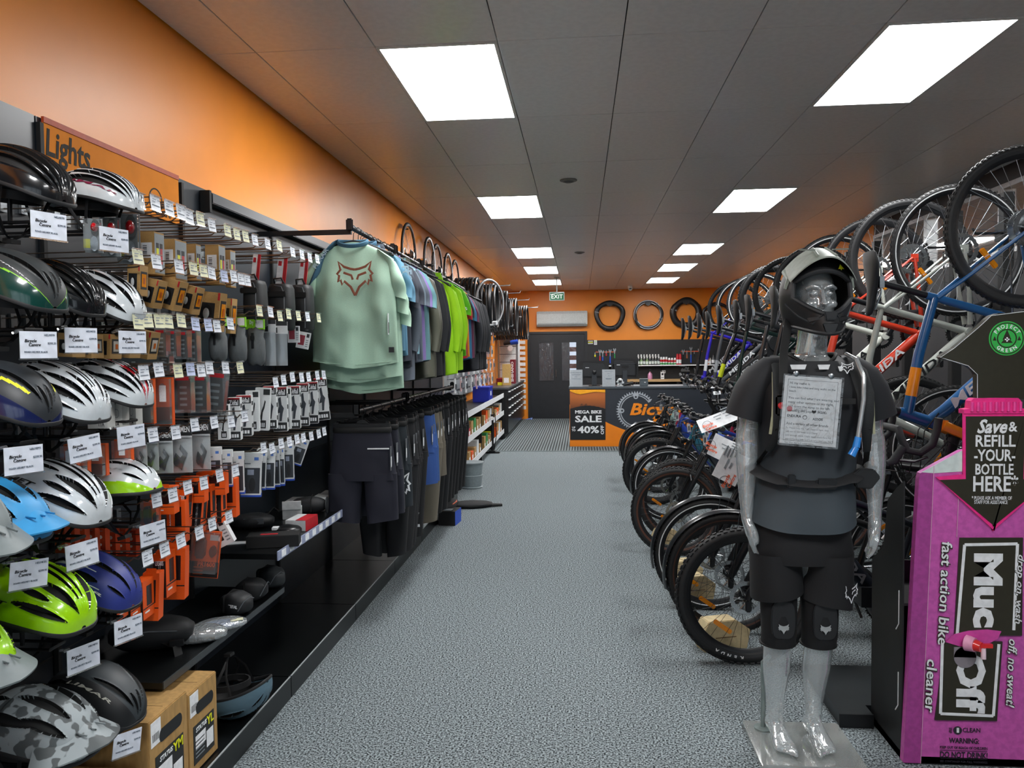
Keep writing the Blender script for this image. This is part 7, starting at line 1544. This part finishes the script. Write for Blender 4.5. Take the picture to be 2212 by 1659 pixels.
MB().cbox((.05, -.156, 1.086), (.075, .014, .042)).build('buckle', BLACK, blt, bevel=.006); MB().cbox((-.075, -.150, 1.095), (.03, .012, .05)).build('slider', BLACK, blt, bevel=.004)
MB().prism([(.165, 1.11), (.195, 1.135), (.245, 1.13), (.268, 1.10), (.235, 1.055), (.18, 1.06)], -.02, .006, 0, FY((0, -.085, 0))).build('belt_wing', BAGM, t, bevel=.004)
MB().tube([(.162, -.02, 1.565), (.168, -.115, 1.545), (.178, -.160, 1.48), (.175, -.168, 1.40), (.160, -.172, 1.30), (.152, -.176, 1.255)], .0085, 10).build('hose', glassy('hose_grey', (.7, .73, .75), .15, .5, .15, 0, (.55, .6, .62)), t)
MB().tube([(.154, -.176, 1.262), (.146, -.178, 1.225)], [.012, .014], 10).tube([(.146, -.178, 1.225), (.130, -.178, 1.195)], [.012, .015], 10).build('bite_valve', mat('valve_blue', '#2f86d8', .3, coat=.4), t)
MB().lathe([(.013, 0), (.012, .006), (.005, .008)], 16, 0, FY((-.118, -.170, 1.378))).build('red_button', mat('button_red', '#d02a2e', .3), t); MB().cbox((-.117, -.162, 1.378), (.04, .012, .075)).build('strap_housing', MATTE, t, bevel=.006)
MB().cbox((.03, -.158, 1.392), (.24, .005, .020)).build('chest_strap', MATTE, t)
# notice in a plastic sleeve on the chest
c = [at(x, y, Y=2.885) for x, y in ((1697, 812), (1818, 818), (1806, 968), (1683, 955))]
ctr = sum(c, V())/4; ux = (c[1]-c[0]+c[2]-c[3]).normalized(); uz = (c[0]-c[3]+c[1]-c[2]).normalized()
w_, h_ = ((c[1]-c[0]).length+(c[2]-c[3]).length)/4, ((c[0]-c[3]).length+(c[1]-c[2]).length)/4
t = thing('printed_notice', 'white printed notice in a clear sleeve hung on the mannequin chest', 'notice', axes(ctr, ux, y=uz))
MB().box((-w_, -h_, -.001), (w_, h_, .0)).build('paper', CARDW, t, False); MB().box((-w_-.006, -h_-.008, .0008), (w_+.008, h_+.006, .0014)).build('sleeve_film', glassy('sleeve_film', (.97, .97, .97), .03, .02, .1, .15), t, False)
fr_ = MB(); e = .012
for a, b_ in (((-w_+e, h_-e-.001), (w_-e, h_-e)), ((-w_+e, -h_+e), (w_-e, -h_+e+.001)), ((-w_+e, -h_+e), (-w_+e+.001, h_-e)), ((w_-e-.001, -h_+e), (w_-e, h_-e))): fr_.box((a[0], a[1], .0001), (b_[0], b_[1], .0005))
fr_.build('border', INK, t, False)
TXI = mat('notice_ink', '#3c3f44', .5)
def nl(s, y, sz, x=-w_+.018, m_=TXI, al='LEFT', b=.01): link('lettering', text_mesh(s, sz, .0002, bold=b, align=al, mats=m_), t, T((x, y, .0003)))
nl('Hi my name is', h_-.026, .0125); nl('I love bike rides and long walks on the', h_-.041, .0105); nl('beach', h_-.055, .0105)
for k, s in enumerate(('You can find what I am wearing, and', 'many other options on my right,', 'and down the ramp to my left.', 'Including the popular brands')): nl(s, h_-.080-k*.0155, .0122)
nl('And a variety of other brands', -.050, .0125)
for k, s in enumerate(('Ps. Please help me, I am trapped here, they', 'will not let me leave until I have', 'sold enough stock. I have been stuck here for', 'years! I have a wife and kids who miss me, but I', 'fear that day will never come...')): nl(s, -.066-k*.0135, .0088, m_=mat('notice_faint', '#7c8084', .5), b=0)
MB().lathe([(.010, 0), (.010, .0006)], 18, 0, T((-.075, .004, 0))).build('round_emblem', RED, t, False); nl('CASTELLI', .003, .011, -.060, mat('notice_faint', '#7c8084', .5)); fox(t, T((.012, -.001, .0008)), INK, .016, True); nl('FOX', -.002, .014, .025, INK, b=.02); nl('ENDURA', -.022, .0125, -.082, INK, b=.03); MB().torus(.007, [(.001, .0004), (-.001, .0004), (-.001, 0), (.001, 0)], 16, 0, T((-.018, -.024, 0))).build('round_emblem', INK, t, False); nl('ASSOS', -.028, .0125, .010, INK, b=.03)
for x in (-.062, .062): MB().lathe([(.011, 0), (.010, .004), (.006, .006)], 16, 0, T((x, h_+.008, -.002))).build('clip', STEEL, t)
# full-face helmet
t = thing('full_face_helmet', 'matt black full-face helmet with sage visor on the mannequin head', 'helmet', T(MO+V((.052, 0, 0))))
def HP(a, v, k=1.0):
    z0, H_ = 1.638, .325; fr = max(0, math.cos(a)); z = z0 + .035*(1-fr**2)*(1-v) + v*H_
    q = math.sqrt(max(0, 1-((v-.40)/.60)**2)) if v > .40 else 1-.16*((.40-v)/.40)**1.7
    q = max(q, .02); ch = fr**3*max(0, 1-v/.55)*.062; taper = 1-.28*max(0, 1-v/.42)*max(0, fr)*abs(math.sin(a))
    return V((k*.132*q*math.sin(a)*taper, -k*(.150*q*math.cos(a)+ch)+.005, 1.80+(z-1.80)*k))
NA, NV = 96, 60
def opening(a, v):
    a = (a+PI) % (2*PI)-PI; f = abs(a)
    if f > .98: return False
    lo = .215+.17*(f/.98)**1.5; hi = .735-.16*(f/.98)**2
    return lo < v < hi
for nm, k, m_ in (('shell', 1.0, mat('helmet_matt_black', '#15171a', .5)), ('lining', .90, LINER)):
    m = MB(); vs = [HP(2*PI*i/NA, j/NV, k) for j in range(NV+1) for i in range(NA)]
    fs = [(j*NA+i, j*NA+(i+1) % NA, (j+1)*NA+(i+1) % NA, (j+1)*NA+i) for j in range(NV) for i in range(NA) if not opening(2*PI*(i+.5)/NA, (j+.5)/NV)]
    m.add(vs, fs).build(nm, m_, t, angle=60)
edge = [(f, .735-.16*(abs(f)/.98)**2) for f in [-.98+1.96*k/24 for k in range(25)]] + [(f, .215+.17*(abs(f)/.98)**1.5) for f in [.98-1.96*k/24 for k in range(25)]]
MB().tube([HP(f, v, .975) for f, v in edge], .0095, 8, closed=True).build('opening_trim', mat('trim_rubber', '#1d1f22', .6), t)
MB().tube([HP(2*PI*k/40, .0, .985) for k in range(40)], .008, 8, closed=True).build('neck_roll', mat('trim_rubber', '#1d1f22', .6), t)
# chin bar: mouth port, side vents
MB().prism([(-.024, .018), (.024, .018), (.018, -.014), (-.018, -.014)], 0, .012, 0, FY((0, HP(0, .20).y-.001, HP(0, .20).z))).build('mouth_port', mat('port_black', '#101113', .4), t, bevel=.004)
MB().prism([(-.030, .008), (.030, .008), (.018, -.026), (0, -.032), (-.018, -.026)], 0, .006, 0, FY((0, HP(0, .06).y+.002, HP(0, .10).z))).build('chin_vent', INK, t, bevel=.003)
for s in (1, -1):
    MB().prism([(-.026, .006), (.022, .012), (.026, -.004), (-.018, -.014)], 0, .006, 0, axes(HP(s*.45, .16), (math.cos(s*.45), math.sin(s*.45), 0), y=(0, 0, 1))).build('side_vent', INK, t, bevel=.003)
    MB().tube([HP(s*f, v, 1.004) for f, v in ((.2, .22), (.5, .10), (.9, .16), (1.3, .3))], .004, 6).build('contour_line', mat('contour_grey', '#2c3034', .5), t)
SGV = mat('visor_sage', '#8b938a', .55)
def vis(u, v, off):
    a = (u-.5)*2; x = a*(.116+.004*v); zt = 1.974-.082*a*a
    return V((x, -.015-.150*v*(1-.12*a*a)+.05*a*a, zt-.050*v**1.3+off))
nu, nv = 24, 10; N = (nu+1)*(nv+1); vs = [vis(i/nu, j/nv, 0) for j in range(nv+1) for i in range(nu+1)] + [vis(i/nu, j/nv, -.006) for j in range(nv+1) for i in range(nu+1)]; ft, fb = [], []
for j in range(nv):
    for i in range(nu): a = j*(nu+1)+i; ft.append((a, a+1, a+nu+2, a+nu+1)); fb.append((N+a+nu+1, N+a+nu+2, N+a+1, N+a))
for i in range(nu): ft += [(i+1, i, N+i, N+i+1), (nv*(nu+1)+i, nv*(nu+1)+i+1, N+nv*(nu+1)+i+1, N+nv*(nu+1)+i)]
for j in range(nv): ft += [(j*(nu+1), (j+1)*(nu+1), N+(j+1)*(nu+1), N+j*(nu+1)), ((j+1)*(nu+1)+nu, j*(nu+1)+nu, N+j*(nu+1)+nu, N+(j+1)*(nu+1)+nu)]
m = MB(); m.add(vs, ft, 0); m.f += fb; m.m += [1]*len(fb); vo = m.build('visor', [SGV, _M['helmet_matt_black']], t, angle=40)
for s in (1, -1):
    MB().tube([vis(.5+s*.10, .2, .004), vis(.5+s*.14, .9, .004)], .005, 6).build('visor_rib', SGV, vo); MB().prism([(s*.03, 0), (s*.09, -.008), (s*.085, -.016), (s*.032, -.009)], -.002, .002, 0, axes(vis(.5, .55, .004), (1, 0, 0), y=(0, 1, 0))).build('visor_slot', mat('slot_grey', '#6f776f', .6), vo, False)
    MB().tube([vis(.5+s*.48, .1, -.01), HP(s*1.15, .62, 1.0), HP(s*1.25, .5, 1.0)], [.012, .012, .008], 8).build('visor_mount', SGV, vo)
MB().prism([(0, .014), (.012, -.006), (.004, -.004), (0, -.010), (-.004, -.004), (-.012, -.006)], 0, .001, 0, axes((.062, HP(.45, .80).y-.004, HP(.45, .80).z-.012), (1, .3, 0), z=(0, -1, .35))).build('logo', YELLOWP, t, False)
MB().tube([(-.105, -.02, 1.70), (-.14, -.085, 1.58), (-.150, -.12, 1.54), (-.160, -.155, 1.46), (-.158, -.160, 1.38), (-.160, -.152, 1.33)], [.014]*6, 6, flat=(.15, 1.3), up=(0, -1, 0)).build('chin_strap', MATTE, t)

# ------------------------------------------------------------------ pink refill display stand
SY = 3.0
ST = lambda x, y, dy=0.: at(x, y, Y=SY)
cxm = at(2146, 1000, Y=SY).x
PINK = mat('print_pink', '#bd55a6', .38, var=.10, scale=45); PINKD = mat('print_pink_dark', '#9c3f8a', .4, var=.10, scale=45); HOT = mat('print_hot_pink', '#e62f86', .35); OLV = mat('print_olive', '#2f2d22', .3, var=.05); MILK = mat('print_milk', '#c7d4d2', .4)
t = thing('refill_stand', 'pink bottle-shaped cleaner refill display stand beside the mannequin', 'display stand', T((0, SY, 0)))
def poly(pts, mirror=True):
    L = [(ST(x, y).x, ST(x, y).z) for x, y in pts]
    if mirror: L = L + [(2*cxm-x, z) for x, z in L[::-1]]
    return L
zb = .004
def plate(nm, pts, m_, y0, y1, mirror=True, par=None, L=None): 
    L = L or poly(pts, mirror); return MB().prism(L, -y1, -y0, 0, FY((0, 0, 0))).build(nm, m_, par or t, False)
# y given forward of the stand front (negative = towards the aisle)
bodyL = [(ST(1951, 1659).x, zb)] + [(ST(x, y).x, ST(x, y).z) for x, y in ((1979, 1130), (1985, 1035), (1988, 1022), (2017, 1006), (2074, 975), (2084, 972))]
bodyL += [(2*cxm-x, z) for x, z in bodyL[::-1]]
body = plate('bottle_front', None, PINK, .0, .03, L=bodyL)
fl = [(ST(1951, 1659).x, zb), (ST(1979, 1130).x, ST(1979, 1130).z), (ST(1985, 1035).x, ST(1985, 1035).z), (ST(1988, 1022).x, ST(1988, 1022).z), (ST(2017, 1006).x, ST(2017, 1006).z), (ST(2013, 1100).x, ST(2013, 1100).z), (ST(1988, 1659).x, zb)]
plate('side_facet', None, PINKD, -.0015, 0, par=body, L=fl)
plate('milky_shoulder', [(1990, 1020), (2017, 1006), (2074, 975), (2084, 972), (2084, 1018), (2017, 1022)], MILK, -.002, 0, False, body)
for a, b_ in (((2017, 1006), (1988, 1659)), ((2072, 1023), (2066, 1160))):
    p, q = ST(*a), ST(*b_); MB().tube([(p.x, -.003, p.z), (q.x, -.003, max(q.z, zb))], .0012, 4).build('fold_line', mat('fold_pale', '#d8a8c8', .4), body)
plate('arrow_border', [(2078, 893), (2078, 1024), (2020, 1030), (2146, 1146)], HOT, -.008, -.002, True, body)
arrow = plate('arrow_panel', [(2084, 899), (2084, 1034), (2027, 1036), (2146, 1136)], OLV, -.010, -.008, True, body)
cap = plate('cap', [(2079, 893), (2079, 884), (2092, 882), (2094, 866), (2100, 860), (2146, 859)], HOT, -.012, .03)
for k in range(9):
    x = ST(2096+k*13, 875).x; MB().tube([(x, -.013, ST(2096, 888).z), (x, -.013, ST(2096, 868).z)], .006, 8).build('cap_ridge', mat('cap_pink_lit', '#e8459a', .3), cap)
hd = plate('trigger_head', [(2110, 862), (2110, 809), (2101, 797), (2090, 790), (2071, 782), (2050, 778), (2035, 776), (2030, 772), (2032, 768), (2060, 752), (2090, 728), (2112, 708), (2130, 690), (2140, 682), (2155, 677), (2212, 673), (2262, 680), (2275, 720), (2270, 862)], OLV, -.004, .03, False)
ed = MB().tube([(ST(x, y).x, -.005, ST(x, y).z) for x, y in ((2110, 862), (2110, 809), (2090, 790), (2050, 778), (2030, 772), (2060, 752), (2112, 708), (2140, 682), (2212, 673))], .0012, 4).build('cut_edge', CARDW, hd)
gp = ST(2173, 731); gc2 = V((gp.x, -.0045, gp.z)); r = 37*depth_of(gp)/F
GR = mat('badge_green', '#35b04c', .4)
bg = MB().lathe([(r, 0), (r, .0015)], 48, 0, FY(gc2)).build('round_badge', GR, hd, False)
for rr, w in ((r*.90, .0018), (r*.52, .002)): MB().torus(rr, [(w, .0006), (-w, .0006), (-w, 0), (w, 0)], 40, 0, FY(gc2+V((0, -.0018, 0)))).build('badge_ring', OLV, bg, False)
for k, z in ((1.0, .16), (.78, .36), (.55, .52)): MB().prism([(-.32*k*r, (z-.42)*r), (.32*k*r, (z-.42)*r), (0, (z-.02)*r)], 0, .0008, 0, FY(gc2+V((0, -.002-.0002*k, 0)))).build('tree_print', OLV, bg, False)
for dx in (-.68, .68): MB().prism([((dx-.10)*r, -.12*r), ((dx+.10)*r, -.12*r), (dx*r, .14*r)], 0, .0008, 0, FY(gc2+V((0, -.002, 0)))).build('tree_print', OLV, bg, False)
MB().box((-.13*r, 0, -.04*r), (.13*r, .0006, .04*r)).box((-.04*r, 0, -.13*r), (.04*r, .0006, .13*r)).build('cross_print', WHITE, bg, False, M=T(gc2+V((0, -.0036, -.06*r))))
for s, flip in (('PROJECT', 1), ('GREEN', -1)):
    n = len(s)
    for k, ch in enumerate(s):
        a = (PI/2 - flip*(k-(n-1)/2)*.34) if flip > 0 else (-PI/2 + (k-(n-1)/2)*.34)
        p = gc2+V((math.cos(a)*r*.71, -.002, math.sin(a)*r*.71)); link('lettering', text_mesh(ch, r*.30, .0003, bold=.02, mats=WHITE), bg, FY(p) @ RZ(a-PI/2 if flip > 0 else a+PI/2))
def sl(s, px_, py_, hpx, wpx, m_=CARDW, rot=0, y=-.0115, shear=0., bold=.02, par=None):
    p = ST(px_, py_); k = depth_of(p)/F
    return link('lettering', text_mesh(s, hpx*k*1.35, .0004, shear=shear, bold=bold, width=wpx*k, mats=m_), par or arrow, FY((p.x, y, p.z)) @ RZ(rot))
sl('Save', 2138, 922, 30, 62, shear=.35, bold=.03); sl('&', 2184, 922, 22, 18)
sl('REFILL', 2146, 953, 26, 82); sl('-YOUR-', 2145, 984, 26, 84); sl('BOTTLE', 2144, 1014, 24, 78); sl('HERE*', 2146, 1046, 34, 92); sl('* PLEASE ASK A MEMBER OF', 2139, 1075, 8, 82, bold=.01); sl('STAFF FOR ASSISTANCE', 2137, 1084, 8, 68, bold=.01)
# maker's plate, reading downwards, split by the dispensing arch
pl = plate('maker_plate', [(2072, 1161), (2208, 1161), (2206, 1372), (2060, 1372)], OLV, -.006, -.0, False, body); p2 = plate('maker_plate', [(2040, 1385), (2164, 1385), (2152, 1556), (2018, 1554)], OLV, -.006, -.0, False, body)
def strip(L_, par, w=.011):
    m = MB()
    for a, b_ in zip(L_, L_[1:]):
        p, q = ST(*a), ST(*b_); m.tube([(p.x, -.0062, p.z), (q.x, -.0062, q.z)], w*.5, 4, flat=(.15, 1), up=(0, -1, 0))
    m.build('rough_frame', CARDW, par)
strip([(2066, 1368), (2082, 1176), (2196, 1174), (2188, 1360)], pl); strip([(2034, 1390), (2030, 1540), (2144, 1545), (2156, 1390)], p2)
sl('Muc', 2129, 1273, 56, 162, rot=-PI/2, y=-.0066, bold=.05, par=pl); sl('Off', 2092, 1470, 56, 132, rot=-PI/2, y=-.0066, bold=.05, par=p2)
for m_, y, b in ((OLV, -.0052, .055), (CARDW, -.0062, .012)):
    sl('fast action bike', 2038, 1280, 22, 225, m_, -PI/2-.03, y-.002, .1, b, body); sl('cleaner', 2008, 1478, 22, 118, m_, -PI/2-.03, y-.002, .1, b, body)
    sl('drop on, wash', 2200, 1270, 14, 150, m_, -PI/2-.03, y-.002, .3, b, body); sl('off, no sweat!', 2182, 1450, 18, 150, m_, -PI/2-.03, y-.002, .3, b, body)
# dispensing arch
arch = [(2040, 1385), (2060, 1368), (2090, 1361), (2130, 1358), (2160, 1362), (2152, 1378), (2130, 1390), (2100, 1396), (2070, 1394)]
ar = plate('dispensing_arch', arch, mat('arch_pink', '#c9479e', .3, coat=.4), -.010, -.006, False, body); sc_ = ST(2082, 1418); k = depth_of(sc_)/F
MB().lathe([(23*k, 0), (23*k, .003)], 28, 0, FY((sc_.x, -.0068, sc_.z))).box((sc_.x-23*k, -.0098, sc_.z), (sc_.x+23*k, -.0068, sc_.z+22*k)).build('finger_slot', mat('slot_pale', '#7f7a80', .4), ar, False)
tp = ST(2102, 1386); MB().tube([(tp.x-.03, -.012, tp.z), (tp.x-.01, -.035, tp.z)], [.030, .026], 14).build('tap_collar', mat('collar_pink', '#e0a0c0', .35), ar); MB().tube([(tp.x-.01, -.035, tp.z), (tp.x+.004, -.052, tp.z-.002)], [.022, .018], 14).cbox((tp.x+.018, -.05, tp.z+.004), (.05, .012, .014)).build('tap', mat('tap_red', '#d8262a', .3, coat=.4), ar); MB().tube([(tp.x+.012, -.05, tp.z-.005), (tp.x+.012, -.052, tp.z-.045)], .009, 10).build('spout', mat('spout_pale', '#e2c8d4', .3), ar)
DKP = mat('print_dark', '#2a2530', .5)
sl('CLEAN', 2098, 1577, 10, 36, DKP, y=-.003, bold=.01, par=body, rot=0); sl('STEP', 2052, 1577, 6, 12, DKP, -PI/2, -.003, 0, .01, body)
p = ST(2068, 1577); MB().lathe([(9*k, 0), (9*k, .001)], 20, 0, FY((p.x, -.002, p.z))).build('step_badge', DKP, body, False); sl('1', 2068, 1577, 11, 5, CARDW, 0, -.004, 0, .02, body)
sl('WARNING:', 2082, 1600, 12, 62, DKP, y=-.003, par=body); sl('KEEP OUT OF REACH OF CHILDREN', 2081, 1615, 6, 98, DKP, y=-.003, bold=.01, par=body); sl('DO NOT DRINK!', 2081, 1631, 14, 98, DKP, y=-.003, par=body); sl('SEE CONTAINER FOR FULL WARNINGS', 2081, 1645, 5, 98, DKP, y=-.003, bold=.01, par=body)
for k_ in range(2): q = ST(2081, 1621+18*k_); MB().box((q.x-.085, -.0035, q.z), (q.x+.085, -.002, q.z+.001)).build('rule', DKP, body, False)
# black sides of the carton
x0 = ST(1951, 1659).x+.004; x1 = 2*cxm-x0
SBK = mat('stand_black', '#121314', .5, var=.15, scale=8)
prof = [(.03, .0), (.34, .0), (.34, .70), (.22, .78), (.18, .98), (.10, 1.04), (.03, 1.08)]
for x in (x0, x1-.006):
    sd_ = MB().prism(prof, 0, .006, 0, Matrix(((0, 0, 1, x), (1, 0, 0, 0), (0, 1, 0, 0), (0, 0, 0, 1)))).build('side_board', SBK, t, False)
    for z in (.20, .52):
        MB().tube([(x-.001, .06, z+.13), (x-.001, .06, z), (x-.001, .085, z-.03)], .0022, 5).build('slot_edge', WHITE, sd_)
MB().box((x0+.006, .32, 0), (x1-.006, .33, .70)).build('back_board', SBK, t, False); MB().box((x0+.006, .03, .60), (x1-.006, .32, .61)).build('shelf', SBK, t, False); MB().box((x0, .0, 0), (x1, .34, .03)).build('foot_board', SBK, t, False)
